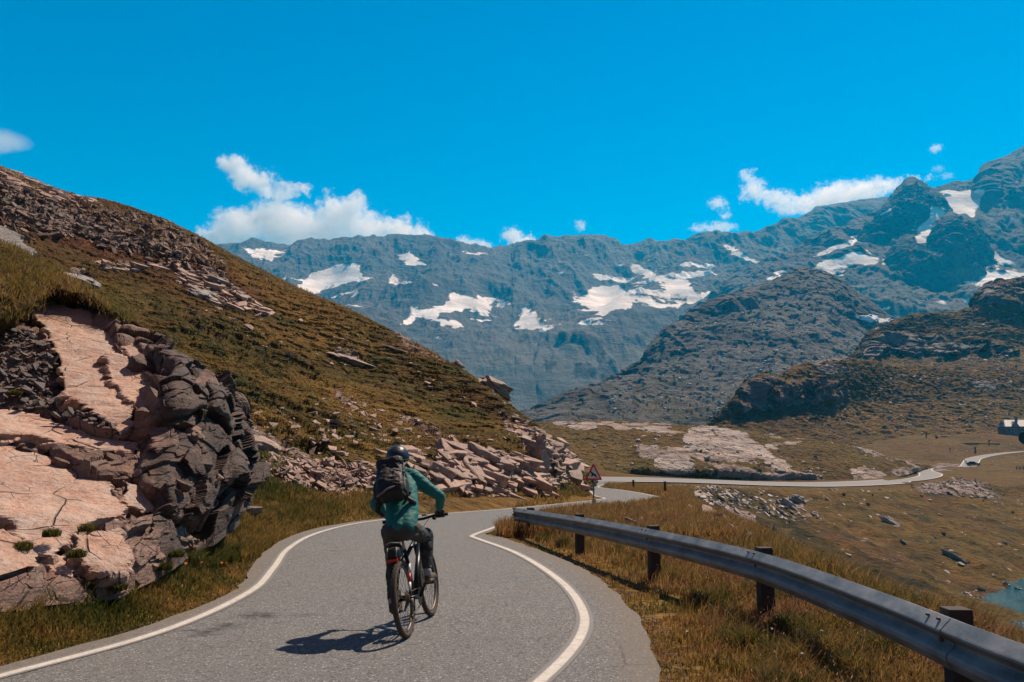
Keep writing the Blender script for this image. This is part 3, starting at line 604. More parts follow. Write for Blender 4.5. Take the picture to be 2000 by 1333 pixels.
def cliffs(cl, amp, ck):
    def post(V, D, at, N, px, py, vv):
        s1 = fbm(V, 5*ck, 4, 60, .55, 2.03, (.5, 1, 1.7))
        c = patch(px, py, cl, V, 7, 14*ck, 5)
        q = V@np.array(Matrix.Rotation(math.radians(20), 3, 'Y')).T
        D = D+np.abs(s1)*2.8*ck*(1-c)+fbm(V, 2.2*ck, 3, 68)*.7*ck*(1-c)
        D = D+c*(amp*(.55+fbm(V, 16*ck, 3, 63)*.9)+(cells(q, 8*ck, 6, (.8, .9, 1.5))[0]-.5)*3.2*ck+(cells(q, 3*ck, 7, (.7, .9, 2.0))[0]-.5)*1.4*ck)
        at['rock'] = np.maximum(at['rock'], c*.56); at['shrub'] = .15+.35*sstep(0, .35, s1)
        at['stony'] = at['rock']*0+.25; at['pale'] = at['rock']*0; at['red'] = .25*sstep(0, .4, fbm(V, 30, 3, 70))
        N = N.copy(); N[..., 1] -= c*1.2; N[..., 2] *= (1-.3*c); N /= np.linalg.norm(N, axis=-1, keepdims=True)
        return D, at, N
    return post
M_h1 = turf('right_hill_turf', 260, ochre=(.19, .108, .024), olive=(.095, .068, .017), shrub=(.014, .016, .007), rock=(.33, .29, .26), rockdark=(.075, .062, .055), shrubby=.55)
hill('right_hill', H1_rows, 1240, 2800, 1500, 420, [.12, .2, .5, .18], [(60, 4, 3, False, .3), (20, 1.8, 3, False, .4)], M_h1, dict(rock=(h1_rock, (5, 12, 3))), crest=.82, post=cliffs(h1_cliff, 7, 1), kind='structure')
H2_rows = [
 [(1560, 790, 480), (1700, 760, 480), (1850, 745, 500), (2200, 760, 540)],
 [(1560, 775, 520), (1660, 722, 530), (1700, 706, 540), (1800, 700, 560), (1900, 690, 570), (2000, 685, 580), (2200, 670, 600)],
 [(1560, 770, 560), (1660, 708, 570), (1700, 680, 575), (1800, 655, 590), (1900, 640, 600), (2000, 625, 610), (2200, 600, 640)],
 [(1560, 768, 600), (1640, 725, 600), (1672, 692, 600), (1685, 668, 602), (1700, 650, 604), (1730, 634, 608), (1780, 616, 616), (1830, 612, 630), (1870, 612, 640), (1900, 604, 650), (1912, 582, 654), (1925, 564, 658), (1945, 553, 664), (1975, 549, 672), (2000, 547, 680), (2200, 500, 720)],
 [(1560, 800, 680), (1700, 720, 700), (1850, 690, 740), (2200, 640, 820)]]
h2_cliff = [[(1674, 700), (1690, 672), (1720, 655), (1770, 650), (1800, 660), (1830, 655), (1850, 672), (1890, 660), (1930, 668), (1990, 690), (1960, 705), (1900, 690), (1840, 702), (1780, 700), (1740, 690), (1700, 705)], [(1905, 602), (1915, 575), (1940, 556), (2000, 552), (2100, 540), (2100, 590), (1990, 625), (1950, 605)]]
M_h2 = turf('upper_hill_turf', 420, ochre=(.18, .104, .025), olive=(.09, .066, .018), shrub=(.016, .018, .009), rock=(.32, .29, .26), rockdark=(.07, .06, .055), shrubby=.5)
hill('upper_right_hill', H2_rows, 1560, 2800, 1200, 360, [.12, .3, .4, .18], [(90, 6, 3, False, .3), (30, 2.6, 3, False, .4)], M_h2, dict(rock=([], ())), crest=.82, post=cliffs(h2_cliff, 11, 1.5), kind='structure')
# ------------------------------------------------------------------ grey ridge
G_rows = [
 [(980, 900, 533), (1060, 895, 550), (1250, 890, 584), (1500, 860, 619), (1700, 830, 653), (1950, 830, 688)],
 [(980, 880, 584), (1060, 862, 602), (1150, 830, 636), (1250, 815, 670), (1500, 800, 705), (1700, 780, 739), (1950, 790, 774)],
 [(980, 875, 636), (1060, 848, 653), (1150, 785, 722), (1250, 745, 774), (1350, 720, 817), (1500, 700, 842), (1650, 710, 860), (1800, 730, 860), (1950, 760, 860)],
 [(980, 872, 688), (1060, 843, 705), (1150, 770, 791), (1250, 712, 877), (1320, 672, 928), (1400, 640, 963), (1500, 615, 989), (1600, 610, 1014), (1700, 650, 1014), (1800, 680, 989), (1950, 740, 946)],
 [(980, 870, 731), (1040, 850, 748), (1075, 835, 756), (1100, 806, 774), (1140, 775, 799), (1180, 752, 825), (1220, 732, 860), (1255, 712, 894), (1285, 690, 928), (1302, 662, 954), (1318, 640, 971), (1345, 618, 997), (1370, 604, 1023), (1400, 590, 1049), (1430, 578, 1066), (1460, 568, 1083), (1500, 560, 1109), (1530, 545, 1118), (1560, 533, 1118), (1585, 530, 1118), (1610, 536, 1109), (1640, 552, 1100), (1680, 582, 1092), (1710, 606, 1083), (1745, 632, 1075), (1800, 655, 1066), (1950, 700, 1032)],
 [(980, 890, 860), (1255, 780, 1075), (1500, 640, 1290), (1600, 620, 1307), (1950, 740, 1204)]]
def g_post(V, D, at, N, px, py, vv):
    at['dark'] = at['snow']*0; at['scree'] = np.clip(patch(px, py, [[(1450, 590), (1560, 560), (1640, 600), (1700, 680), (1600, 780), (1400, 820), (1350, 780), (1420, 680)]], V, 20, 60, 30)*.45, 0, 1)
    at['green'] = np.clip(patch(px, py, [[(1060, 850), (1150, 780), (1260, 740), (1400, 760), (1500, 790), (1400, 830), (1200, 850), (1060, 870)]], V, 20, 60, 40)*.75*np.clip(.65+fbm(V, 50, 4, 78)*1.6, 0, 1), 0, 1)
    r = cells(V, 22, 8, (1, 1, 1.3))[0]; r2 = cells(V, 9, 9, (1, 1, 1.3))[0]
    D = D+(r-.5)*2.6+(r2-.5)*2.2
    c = patch(px, py, [[(1380, 600), (1480, 575), (1480, 600), (1440, 615), (1390, 612)], [(1630, 570), (1700, 610), (1720, 650), (1660, 620)], [(1300, 650), (1310, 640), (1340, 690), (1290, 710)]], V, 8, 40, 6)
    D = D+c*14*(fbm(V, 30, 3, 79)+.4)
    return D, at, N
M_g = mountain_mat('grey_ridge_rock', pale_rock=(.165, .152, .135), dark=(.062, .057, .05), scree=(.165, .155, .14), green=(.10, .076, .03), k=3.0, spots=.8)
hill('grey_ridge', G_rows, 980, 1950, 1100, 520, [.08, .22, .28, .26, .16], [(260, 22, 3, True, .2), (90, 8, 4, True, .3), (25, 2.5, 4, False, .6)], M_g, dict(snow=([[(1665, 622), (1745, 625), (1745, 640), (1700, 640)]], (5, 40, 3))), crest=.84, post=g_post, kind='structure')
# ------------------------------------------------------------------ far range, centre
M1_rows = [
 [(300, 930, 1300), (900, 930, 1350), (1100, 930, 1400), (1500, 900, 1500), (1900, 850, 1700)],
 [(300, 800, 1700), (700, 800, 1700), (900, 800, 1700), (1060, 830, 1700), (1120, 800, 1700), (1300, 760, 1800), (1600, 700, 1900), (1900, 700, 2000)],
 [(300, 700, 2100), (600, 690, 2100), (850, 690, 2150), (1000, 690, 2200), (1100, 680, 2250), (1300, 660, 2300), (1600, 640, 2400), (1900, 640, 2400)],
 [(300, 600, 2600), (600, 600, 2650), (850, 600, 2650), (1000, 600, 2700), (1200, 590, 2700), (1400, 585, 2700), (1600, 560, 2700), (1900, 560, 2700)],
 [(300, 540, 2900), (500, 540, 2950), (700, 535, 2950), (850, 530, 3000), (1000, 535, 3000), (1200, 530, 3000), (1400, 520, 3000), (1600, 490, 3000), (1900, 470, 3000)],
 [(300, 505, 3200), (420, 498, 3200), (480, 492, 3200), (540, 494, 3200), (600, 492, 3250), (660, 488, 3300), (700, 489, 3300), (740, 486, 3300), (770, 478, 3300), (790, 475, 3300), (820, 480, 3300), (850, 487, 3300), (880, 490, 3300), (920, 493, 3300), (970, 494, 3350), (1010, 489, 3350), (1050, 482, 3350), (1080, 478, 3350), (1110, 481, 3350), (1140, 485, 3350), (1165, 483, 3350), (1190, 490, 3350), (1240, 495, 3350), (1300, 497, 3350), (1350, 496, 3350), (1362, 488, 3350), (1380, 473, 3350), (1420, 471, 3350), (1470, 470, 3350), (1510, 460, 3350), (1540, 447, 3300), (1570, 436, 3300), (1600, 422, 3300), (1640, 406, 3250), (1700, 396, 3200), (1740, 390, 3200), (1900, 380, 3200)],
 [(300, 580, 3700), (1000, 570, 3700), (1900, 480, 3700)]]
m1_snow = [[(575, 562), (610, 540), (650, 520), (690, 513), (706, 520), (703, 535), (714, 545), (660, 560), (600, 575)], [(500, 485), (540, 490), (530, 510), (502, 500)], [(535, 550), (560, 535), (555, 560)], [(758, 540), (768, 530), (780, 548), (775, 556), (760, 552)],
 [(775, 500), (800, 498), (832, 518), (800, 518), (780, 512)], [(798, 600), (812, 598), (840, 602), (862, 595), (880, 578), (930, 582), (968, 590), (960, 605), (930, 600), (900, 605), (862, 610), (850, 628), (820, 622), (806, 615)], [(825, 628), (870, 635), (910, 640), (900, 632), (850, 622)], [(785, 632), (800, 610), (812, 620), (800, 638)],
 [(1003, 632), (1020, 608), (1045, 606), (1068, 640), (1030, 645), (1005, 642)], [(898, 488), (930, 490), (970, 495), (930, 497)], [(1232, 515), (1255, 518), (1285, 535), (1310, 548), (1340, 545), (1350, 560), (1365, 580), (1330, 585), (1290, 580), (1270, 570), (1300, 562), (1280, 550), (1240, 535)],
 [(1130, 590), (1150, 565), (1180, 562), (1210, 560), (1230, 578), (1265, 575), (1310, 590), (1340, 588), (1320, 600), (1240, 590), (1215, 600), (1180, 612), (1150, 605), (1130, 602)], [(1118, 575), (1150, 590), (1145, 600), (1125, 590)], [(1130, 622), (1180, 628), (1175, 632), (1130, 626)],
 [(1408, 483), (1440, 488), (1480, 508), (1512, 523), (1490, 520), (1440, 500)], [(1197, 512), (1220, 515), (1215, 520), (1200, 517)], [(1088, 530), (1100, 532), (1092, 536)], [(700, 560), (690, 575), (680, 578)], [(1345, 575), (1395, 578), (1370, 588), (1340, 590)]]
def m1_post(V, D, at, N, px, py, vv):
    sc_ = sstep(600, 700, py+fbm(V, 500, 3, 81)*80)*.85*(px < 1400)
    at['scree'] = sc_; at['green'] = patch(px, py, [[(800, 700), (950, 700), (1100, 720), (1200, 700), (1150, 780), (1060, 830), (950, 790)]], V, 30, 150, 60)*.30
    at['dark'] = sc_*0
    ss = np.clip(fbm(V, 160, 5, 83, .5, 2, (.4, .6, 2.2)), 0, 1)
    at['snow'] = np.maximum(at['snow'], sstep(.10, .22, ss)*patch(px, py, [[(780, 560), (1000, 570), (1100, 640), (850, 660)], [(1120, 500), (1400, 500), (1400, 620), (1120, 620)], [(480, 490), (740, 500), (720, 600), (560, 590)]], V, 10, 200, 20))
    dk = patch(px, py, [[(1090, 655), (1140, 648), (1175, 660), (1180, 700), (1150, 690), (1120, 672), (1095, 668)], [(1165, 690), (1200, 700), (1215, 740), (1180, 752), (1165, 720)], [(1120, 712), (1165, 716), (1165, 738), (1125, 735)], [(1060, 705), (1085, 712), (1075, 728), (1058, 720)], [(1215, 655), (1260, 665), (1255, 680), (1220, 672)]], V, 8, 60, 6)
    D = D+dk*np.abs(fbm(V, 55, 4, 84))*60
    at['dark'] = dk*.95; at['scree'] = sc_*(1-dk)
    return D, at, N
M_m = mountain_mat("mountain_rock", pale_rock=(.160, .152, .138), dark=(.055, .056, .056), scree=(.145, .143, .125), green=(.075, .08, .05), k=1.0, spots=.35)
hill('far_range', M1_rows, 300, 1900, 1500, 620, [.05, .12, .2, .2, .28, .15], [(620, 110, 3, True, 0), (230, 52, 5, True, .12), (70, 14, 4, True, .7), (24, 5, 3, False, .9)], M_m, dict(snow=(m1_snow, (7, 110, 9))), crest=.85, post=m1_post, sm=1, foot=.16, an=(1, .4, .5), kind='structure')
# ------------------------------------------------------------------ high mountain on the right, with its glacier and its three buttresses
M2_rows = [
 [(1330, 780, 1500), (1700, 740, 1500), (2300, 740, 1500)],
 [(1330, 730, 1750), (1450, 650, 1750), (1700, 640, 1700), (1900, 640, 1650), (2300, 640, 1650)],
 [(1330, 700, 1950), (1450, 600, 1950), (1600, 560, 1950), (1750, 560, 1900), (1900, 560, 1850), (2300, 560, 1850)],
 [(1330, 680, 2100), (1400, 625, 2120), (1450, 580, 2150), (1550, 532, 2150), (1650, 500, 2150), (1750, 470, 2150), (1850, 450, 2150), (2000, 440, 2150), (2300, 430, 2150)],
 [(1330, 665, 2250), (1400, 606, 2250), (1440, 572, 2250), (1500, 542, 2280), (1560, 520, 2300), (1620, 492, 2350), (1660, 470, 2400), (1700, 440, 2450), (1740, 408, 2500), (1790, 386, 2550), (1830, 380, 2550), (1860, 370, 2550), (1895, 362, 2550), (1925, 352, 2500), (1935, 325, 2450), (1960, 316, 2450), (1985, 316, 2450), (2000, 305, 2450), (2100, 280, 2450), (2300, 240, 2450)],
 [(1330, 720, 3000), (1700, 520, 3100), (2000, 400, 3000), (2300, 340, 3000)]]
m2_snow = [[(1800, 385), (1850, 372), (1925, 365), (1915, 395), (1898, 438), (1870, 435), (1845, 450), (1820, 468), (1788, 475), (1790, 455), (1830, 430), (1830, 400)], [(1718, 422), (1745, 405), (1755, 392), (1725, 390), (1735, 400)], [(1680, 490), (1660, 495), (1640, 505), (1600, 512), (1580, 530), (1640, 525), (1710, 515), (1720, 505)],
 [(1590, 505), (1640, 490), (1680, 470), (1690, 455), (1650, 475)], [(1730, 505), (1765, 488), (1765, 510), (1720, 515)], [(1600, 525), (1650, 528), (1645, 536), (1610, 534)], [(1890, 515), (1930, 520), (1960, 530), (2000, 530), (2100, 530), (2100, 555), (2000, 550), (1960, 560), (1930, 570), (1900, 545)],
 [(1905, 460), (1960, 505), (1990, 520), (1950, 525), (1925, 505)], [(1860, 540), (1910, 550), (1935, 562), (1880, 556)], [(1735, 512), (1800, 518), (1790, 525), (1740, 520)], [(1705, 592), (1740, 598), (1735, 602), (1708, 598)], [(1820, 590), (1840, 588), (1845, 596), (1830, 597)], [(1875, 580), (1895, 582), (1890, 590)], [(1495, 545), (1530, 528), (1540, 532), (1510, 548)]]
def m2_post(V, D, at, N, px, py, vv):
    sc_ = sstep(520, 570, py+fbm(V, 300, 3, 81)*40)*.9
    at['scree'] = sc_; at['green'] = sc_*0; at['dark'] = sc_*0
    D = D+sc_*((cells(V, 26, 8)[0]-.5)*7)
    return D, at, N
hill('high_mountain', M2_rows, 1330, 2900, 1500, 520, [.08, .14, .18, .40, .15], [(450, 50, 3, True, .05), (170, 40, 5, True, .2), (60, 14, 4, True, .7), (22, 5, 3, False, .9)], M_m, dict(snow=(m2_snow, (5, 80, 7))), crest=.82, post=m2_post, sm=1, an=(1, .5, .6), kind='structure')
def buttress(name, base, side, crest, d0, d1, x0, x1, snow=()):
    def z0(V, D, at, N, px, py, vv):
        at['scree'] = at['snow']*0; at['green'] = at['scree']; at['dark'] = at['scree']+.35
        return D, at, N
    rows = [[(x, y, d0) for x, y in base], [(x, y, (d0*.55+d1*.45)) for x, y in side], [(x, y, d1) for x, y in crest], [(x, y+25, d1+180) for x, y in crest], [(x, y+90, d1+420) for x, y in base]]
    hill(name, rows, x0, x1, 420, 300, [.35, .4, .12, .13], [(160, 26, 4, True, .2), (50, 16, 5, True, 1.0), (18, 7, 3, True, 1.2)], M_m, dict(snow=(list(snow), (4, 60, 5))), crest=.75, post=z0, sm=1, kind='structure')
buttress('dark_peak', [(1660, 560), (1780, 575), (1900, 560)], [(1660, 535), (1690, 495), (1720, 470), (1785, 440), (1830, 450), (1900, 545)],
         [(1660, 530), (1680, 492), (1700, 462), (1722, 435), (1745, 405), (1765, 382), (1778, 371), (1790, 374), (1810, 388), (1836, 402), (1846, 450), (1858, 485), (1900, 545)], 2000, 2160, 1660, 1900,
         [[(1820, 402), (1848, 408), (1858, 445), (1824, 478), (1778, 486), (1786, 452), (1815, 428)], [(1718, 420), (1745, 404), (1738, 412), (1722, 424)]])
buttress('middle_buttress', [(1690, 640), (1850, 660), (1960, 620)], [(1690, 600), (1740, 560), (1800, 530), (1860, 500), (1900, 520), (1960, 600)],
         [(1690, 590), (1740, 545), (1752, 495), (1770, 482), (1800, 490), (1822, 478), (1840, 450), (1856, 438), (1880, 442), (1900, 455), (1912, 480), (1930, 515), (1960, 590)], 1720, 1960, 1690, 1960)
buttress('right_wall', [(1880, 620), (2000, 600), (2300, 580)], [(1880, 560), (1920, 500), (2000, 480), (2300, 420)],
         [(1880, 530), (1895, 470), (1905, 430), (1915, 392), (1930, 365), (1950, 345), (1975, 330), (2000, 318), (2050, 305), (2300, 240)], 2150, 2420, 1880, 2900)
# ------------------------------------------------------------------ the air
tz = bpy.data.materials.new('air'); tz.use_nodes = True; n_ = tz.node_tree.nodes; n_.clear()
pv = n_.new('ShaderNodeVolumePrincipled'); om = n_.new('ShaderNodeOutputMaterial'); tz.node_tree.links.new(pv.outputs[0], om.inputs['Volume'])
pv.inputs['Color'].default_value = (.0, .46, .90, 1); pv.inputs['Absorption Color'].default_value = (1, 1, 1, 1); pv.inputs['Density'].default_value = 1.55e-4; pv.inputs['Anisotropy'].default_value = .25
hz = bmesh.new(); bmesh.ops.create_cube(hz, size=1); hm = bpy.data.meshes.new('haze'); hz.to_mesh(hm)
HT = 1130.0; H0 = LAKE_Z-8
ho = link('haze', hm, tz, kind='stuff'); ho.scale = (8000, 3900, HT-H0); ho.location = (0, 1900, (HT+H0)/2)
# ------------------------------------------------------------------ stone shapes
rng = np.random.RandomState(11)
def hull_shape(n, flat, seed, blocky=True):
    r = np.random.RandomState(seed); bm = bmesh.new()
    k = r.randint(5, 8); a0 = np.sort(r.rand(k)*2*math.pi); rad = .6+.4*r.rand(k)
    off = (r.rand(2)-.5)*.25
    for zz, sc_ in ((-.5, .92), (.5, 1.0)):
        for a, q in zip(a0, rad):
            j = 1+(r.rand()-.5)*.12 if blocky else .55+.45*r.rand()
            bm.verts.new((math.cos(a)*q*sc_*j+off[0]*zz, math.sin(a)*q*sc_*j*.8+off[1]*zz, (zz+(r.rand()-.5)*(.25 if blocky else .6))*flat))
    if not blocky:
        for _ in range(5):
            v = r.normal(size=3); v /= np.linalg.norm(v); bm.verts.new((v[0], v[1]*.8, v[2]*flat*.8))
    bmesh.ops.convex_hull(bm, input=bm.verts)
    bmesh.ops.delete(bm, geom=[v for v in bm.verts if not v.link_faces], context='VERTS')
    bmesh.ops.triangulate(bm, faces=bm.faces); bm.verts.ensure_lookup_table()
    bm.normal_update()
    V = np.array([v.co[:] for v in bm.verts]); Fc = np.array([[v.index for v in f.verts] for f in bm.faces]); bm.free()
    return V, Fc
SLABS = [hull_shape(8, .32, 100+i) for i in range(14)]
LUMPS = [hull_shape(8, .7, 200+i, False) for i in range(10)]
STRATA = Matrix.Rotation(math.radians(20), 4, 'Y') @ Matrix.Rotation(math.radians(12), 4, 'X')
SM = np.array(STRATA.to_3x3())
def euler_np(rx, ry, rz):
    cx, sx, cy, sy, cz, sz = np.cos(rx), np.sin(rx), np.cos(ry), np.sin(ry), np.cos(rz), np.sin(rz)
    R = np.empty((len(rx), 3, 3))
    R[:, 0, 0] = cy*cz; R[:, 0, 1] = sx*sy*cz-cx*sz; R[:, 0, 2] = cx*sy*cz+sx*sz
    R[:, 1, 0] = cy*sz; R[:, 1, 1] = sx*sy*sz+cx*cz; R[:, 1, 2] = cx*sy*sz-sx*cz
    R[:, 2, 0] = -sy; R[:, 2, 1] = sx*cy; R[:, 2, 2] = cx*cy
    return R
def scatter(name, pts, size, shapes, mat, jit=.35, strata=True, label=None, cat=None, sink=.04, aniso=1.0):
    n = len(pts); R = euler_np(rng.normal(0, jit, n), rng.normal(0, jit, n), rng.rand(n)*6.28 if not strata else rng.normal(0, .5, n)+np.round(rng.rand(n)*2)*1.57)
    if strata: R = SM[None] @ R
    VV, FF, SH = [], [], []; base = 0; which = rng.randint(0, len(shapes), n)
    for k, (V, Fc) in enumerate(shapes):
        idx = np.where(which == k)[0]
        if not len(idx): continue
        s = size[idx][:, None, None]*np.stack([np.ones(len(idx)), .7+.5*rng.rand(len(idx)), .7+.6*rng.rand(len(idx))], -1)[:, None, :]
        W = np.einsum('nij,nvj->nvi', R[idx], V[None]*s)+pts[idx][:, None, :]; W[..., 2] += (size[idx]*sink)[:, None]
        VV.append(W.reshape(-1, 3)); FF.append((Fc[None]+(np.arange(len(idx))*len(V))[:, None, None]).reshape(-1, 3)+base); base += len(idx)*len(V)
        SH.append(np.repeat(rng.rand(len(idx)), len(V)))
    me = mesh_np(name, np.concatenate(VV), np.concatenate(FF), False); set_attr(me, 'shade', np.concatenate(SH))
    kw = dict(kind='stuff')
    if label: kw.update(label=label, category=cat)
    return link(name, me, mat, **kw)
def stone_mat(name, a, b, dark, scale=6):
    t = NT(name); n = t.noise(scale, 6, .7); m = t.noise(scale*6, 4, .75)
    c = t.mix(t.attr('shade'), a, b); c = t.mix(t.math('MULTIPLY', t.math('LESS_THAN', t.math('FRACT', t.math('MULTIPLY', t.attr('shade'), 7.3)), .3), .6), c, tuple(x*.5 for x in b)); c = t.mix(t.ramp(n, [(.35, .8), (.52, 0.0)]), c, dark); c = t.mix(t.ramp(m, [(.6, 0.0), (.75, .5)]), c, (.5, .44, .39))
    t.color(c); t.rough(.8); t.bump(t.math('ADD', n, t.math('MULTIPLY', m, .3)), .25/scale, 1.0); return t.m
M_stone = stone_mat('pink_schist', (.47, .305, .235), (.33, .235, .195), (.14, .08, .06))
M_stone_b = stone_mat('brown_schist', (.36, .25, .20), (.25, .19, .165), (.09, .06, .05))
M_stone_far = stone_mat('pale_schist', (.52, .42, .35), (.34, .28, .24), (.12, .10, .09), 3)
M_debris = stone_mat('dark_debris', (.27, .165, .12), (.16, .105, .08), (.055, .04, .036), 3)
def surf_pts(V, n, polys, warp=8, size=3, soft=5, fall=1.0, pw=2.0):
    """random points of a surface inside places of the photograph, evenly spread over the ground they cover"""
    st = 2 if V.size > 1500000 else 1; V = V[::st, ::st]
    px, py = pix(V); m = patch(px, py, polys, V, warp, size, soft)
    du = np.linalg.norm(np.gradient(V, axis=1), axis=-1)*np.linalg.norm(np.gradient(V, axis=0), axis=-1)
    w_ = (m**pw*du/np.clip(V[..., 1], 5, None)**fall).ravel(); w_ /= w_.sum()
    i = rng.choice(len(w_), n, p=w_); P0 = V.reshape(-1, 3)[i]
    return P0+rng.normal(0, .10, P0.shape)*np.array([1, 1, .2])
# road cut: the larger ledges, one object each, then the loose rest
n_big = 0
bigmesh = []
for k, (V, Fc) in enumerate(SLABS):
    bm = bmesh.new(); vs = [bm.verts.new(v) for v in V]
    for f in Fc:
        bm.faces.new([vs[i] for i in f])
    bmesh.ops.dissolve_limit(bm, angle_limit=.12, verts=bm.verts, edges=bm.edges)
    bmesh.ops.bevel(bm, geom=bm.edges[:], offset=.025, segments=1, affect='EDGES', profile=.5)
    bmesh.ops.triangulate(bm, faces=bm.faces)
    bmesh.ops.subdivide_edges(bm, edges=bm.edges, cuts=2, use_grid_fill=True)
    q = np.array([v.co[:] for v in bm.verts]); dq = np.stack([fbm(q, .4, 3, 330+k)*.09, fbm(q, .4, 3, 360+k)*.09, fbm(q, .5, 3, 300+k)*.06], -1)
    for v, e in zip(bm.verts, dq): v.co += Vector(e)
    me = bpy.data.meshes.new('rock_slab'); bm.to_mesh(me); bm.free(); me.materials.append(M_stone if k % 3 else M_stone_b); set_attr(me, 'shade', np.full(len(me.vertices), (k % 5)/5)); bigmesh.append(me)
def place_slab(me, p, s, rz, tilt=(0, 0), label='', cat='rock', group=None, name='rock_slab', strata=True, sz=None):
    o = bpy.data.objects.new(name, me); C.objects.link(o)
    R = (STRATA if strata else Matrix.Identity(4)) @ Matrix.Rotation(tilt[0], 4, 'X') @ Matrix.Rotation(tilt[1], 4, 'Y') @ Matrix.Rotation(rz, 4, 'Z')
    S = Matrix.Diagonal((*(sz or (s, s, s)), 1)); o.matrix_world = Matrix.Translation(Vector(p)) @ R @ S
    o['label'] = label; o['category'] = cat
    if group: o['group'] = group
    return o
cut_a = [[(860, 885), (920, 880), (1000, 885), (1050, 900), (1062, 968), (960, 974), (860, 965), (845, 930)]]
cut_b = [[(985, 800), (1020, 822), (1060, 845), (1090, 868), (1118, 895), (1134, 925), (1138, 955), (1080, 965), (1050, 930), (1035, 890), (1005, 850)]]
cut_c = [[(760, 885), (800, 880), (860, 905), (860, 940), (800, 930), (760, 910)]]
for polys, n, s0, s1 in ((cut_a, 145, .40, 1.35), (cut_b, 115, .45, 1.7), (cut_c, 26, .35, .9)):
    pts = surf_pts(LHV, n, polys, 3, 3, 3, 0.3)
    for p in pts:
        s = s0+(s1-s0)*rng.rand()**2.2
        place_slab(bigmesh[rng.randint(14)], p+np.array([0, -.1, .05]), s, rng.normal(0, .5)+(rng.randint(3)-1)*1.2, (rng.normal(0, .14), rng.normal(0, .14)),
                   'flat pink rock slab sticking out of the broken road cut below the grassy hillside', 'rock', 'rock slabs of the road cut', sz=(s*1.15, s, s*(.6+.6*rng.rand())))
pts = np.concatenate([surf_pts(LHV, 1500, cut_a, 4, 3, 4, .3), surf_pts(LHV, 1100, cut_b, 4, 3, 4, .3)])
scatter('ledge_rubble', pts, .12+.40*rng.rand(len(pts))**2.5, SLABS, M_stone, .2, label='loose slabs and rubble between the ledges of the road cut', cat='rubble')
scree_polys = [[(505, 885), (560, 900), (640, 900), (740, 915), (860, 930), (870, 965), (760, 968), (640, 962), (560, 945), (515, 915)]]
pts = surf_pts(LHV, 5200, scree_polys, 10, 3, 8, .5); scatter('scree', pts, .07+.22*rng.rand(len(pts))**3.0, SLABS, M_stone, .25, label='pink scree of small flat stones at the foot of the grassy hillside', cat='scree')
deb = [[(0, 350), (80, 385), (200, 400), (330, 440), (400, 480), (450, 520), (440, 545), (330, 510), (200, 480), (90, 470), (0, 455)]]
pts = surf_pts(LHV, 6500, deb, 10, 5, 8, 0, 1.5); scatter('stone_debris', pts, .16+.45*rng.rand(len(pts))**2.5, SLABS, M_debris, .35, label='dark brown stone debris across the upper hillside below the skyline', cat='stone debris')
pale = [[(340, 530), (400, 525), (450, 560), (510, 605), (560, 625), (500, 620), (430, 600), (370, 580)], [(180, 512), (350, 515), (360, 532), (190, 530)], [(0, 330), (120, 375), (180, 392), (195, 405), (100, 395), (0, 365)]]
pts = surf_pts(LHV, 1500, pale, 8, 4, 5, 0, 2); scatter('pale_stones', pts, (.18+.9*rng.rand(len(pts))**2.4), SLABS, M_stone, .10, label='pale pink stones lying in turf high on the left hillside', cat='stones')
mid_p = [[(430, 800), (520, 850), (560, 880), (700, 900), (860, 890), (1000, 850), (900, 850), (800, 800), (640, 760), (600, 800), (520, 800)], [(980, 700), (1050, 800), (900, 780)], [(350, 600), (560, 700), (900, 800), (1000, 820), (760, 660), (520, 600)]]
pts = np.concatenate([surf_pts(LHV, 900, [mid_p[0]], 10, 3, 10, .3), surf_pts(LHV, 520, [mid_p[2]], 10, 3, 10, .3)]); scatter('hillside_stones', pts, .08+.38*rng.rand(len(pts))**3, SLABS, M_stone, .25, label='scattered flat stones showing through the hillside turf', cat='stones', sink=.05)
def at_surface(V, px, py):
    qx, qy = pix(V); d = (qx-px)**2+(qy-py)**2+np.where(V[..., 1] > 0, 0, 1e9); m = d < 40
    if m.any():
        i = np.where(m, V[..., 1], 1e9).argmin()
    else: i = d.argmin()
    return V.reshape(-1, 3)[i].copy()
# boulders and ledges one can point to
def lump_mesh(seed, flat, mat, rough=.14):
    V, Fc = hull_shape(8, flat, seed, False); bm = bmesh.new(); vs = [bm.verts.new(v) for v in V]
    for f in Fc: bm.faces.new([vs[i] for i in f])
    bmesh.ops.subdivide_edges(bm, edges=bm.edges, cuts=7, use_grid_fill=True)
    bm.verts.ensure_lookup_table(); co = np.array([v.co[:] for v in bm.verts])
    D = (cells(co@SM, .42, seed, (.8, .9, 2.4))[0]-.5)*rough*1.4+fbm(co, .5, 4, seed)*rough*.8
    bm.normal_update(); nn_ = np.array([v.normal[:] for v in bm.verts]); co += nn_*D[:, None]
    for v, c in zip(bm.verts, co): v.co = c
    bmesh.ops.triangulate(bm, faces=bm.faces)
    me = bpy.data.meshes.new('boulder'); bm.to_mesh(me); bm.free(); me.materials.append(mat); set_attr(me, 'shade', np.full(len(me.vertices), .5)); return me
M_bould = rock_mat('boulder_rock', (.50, .34, .26), (.34, .22, .17), (.07, .055, .05), (.29, .27, .25), 1.0)
M_bould_far = rock_mat('pale_boulder_rock', (.40, .36, .33), (.30, .27, .25), (.10, .09, .085), (.30, .29, .28), .5)
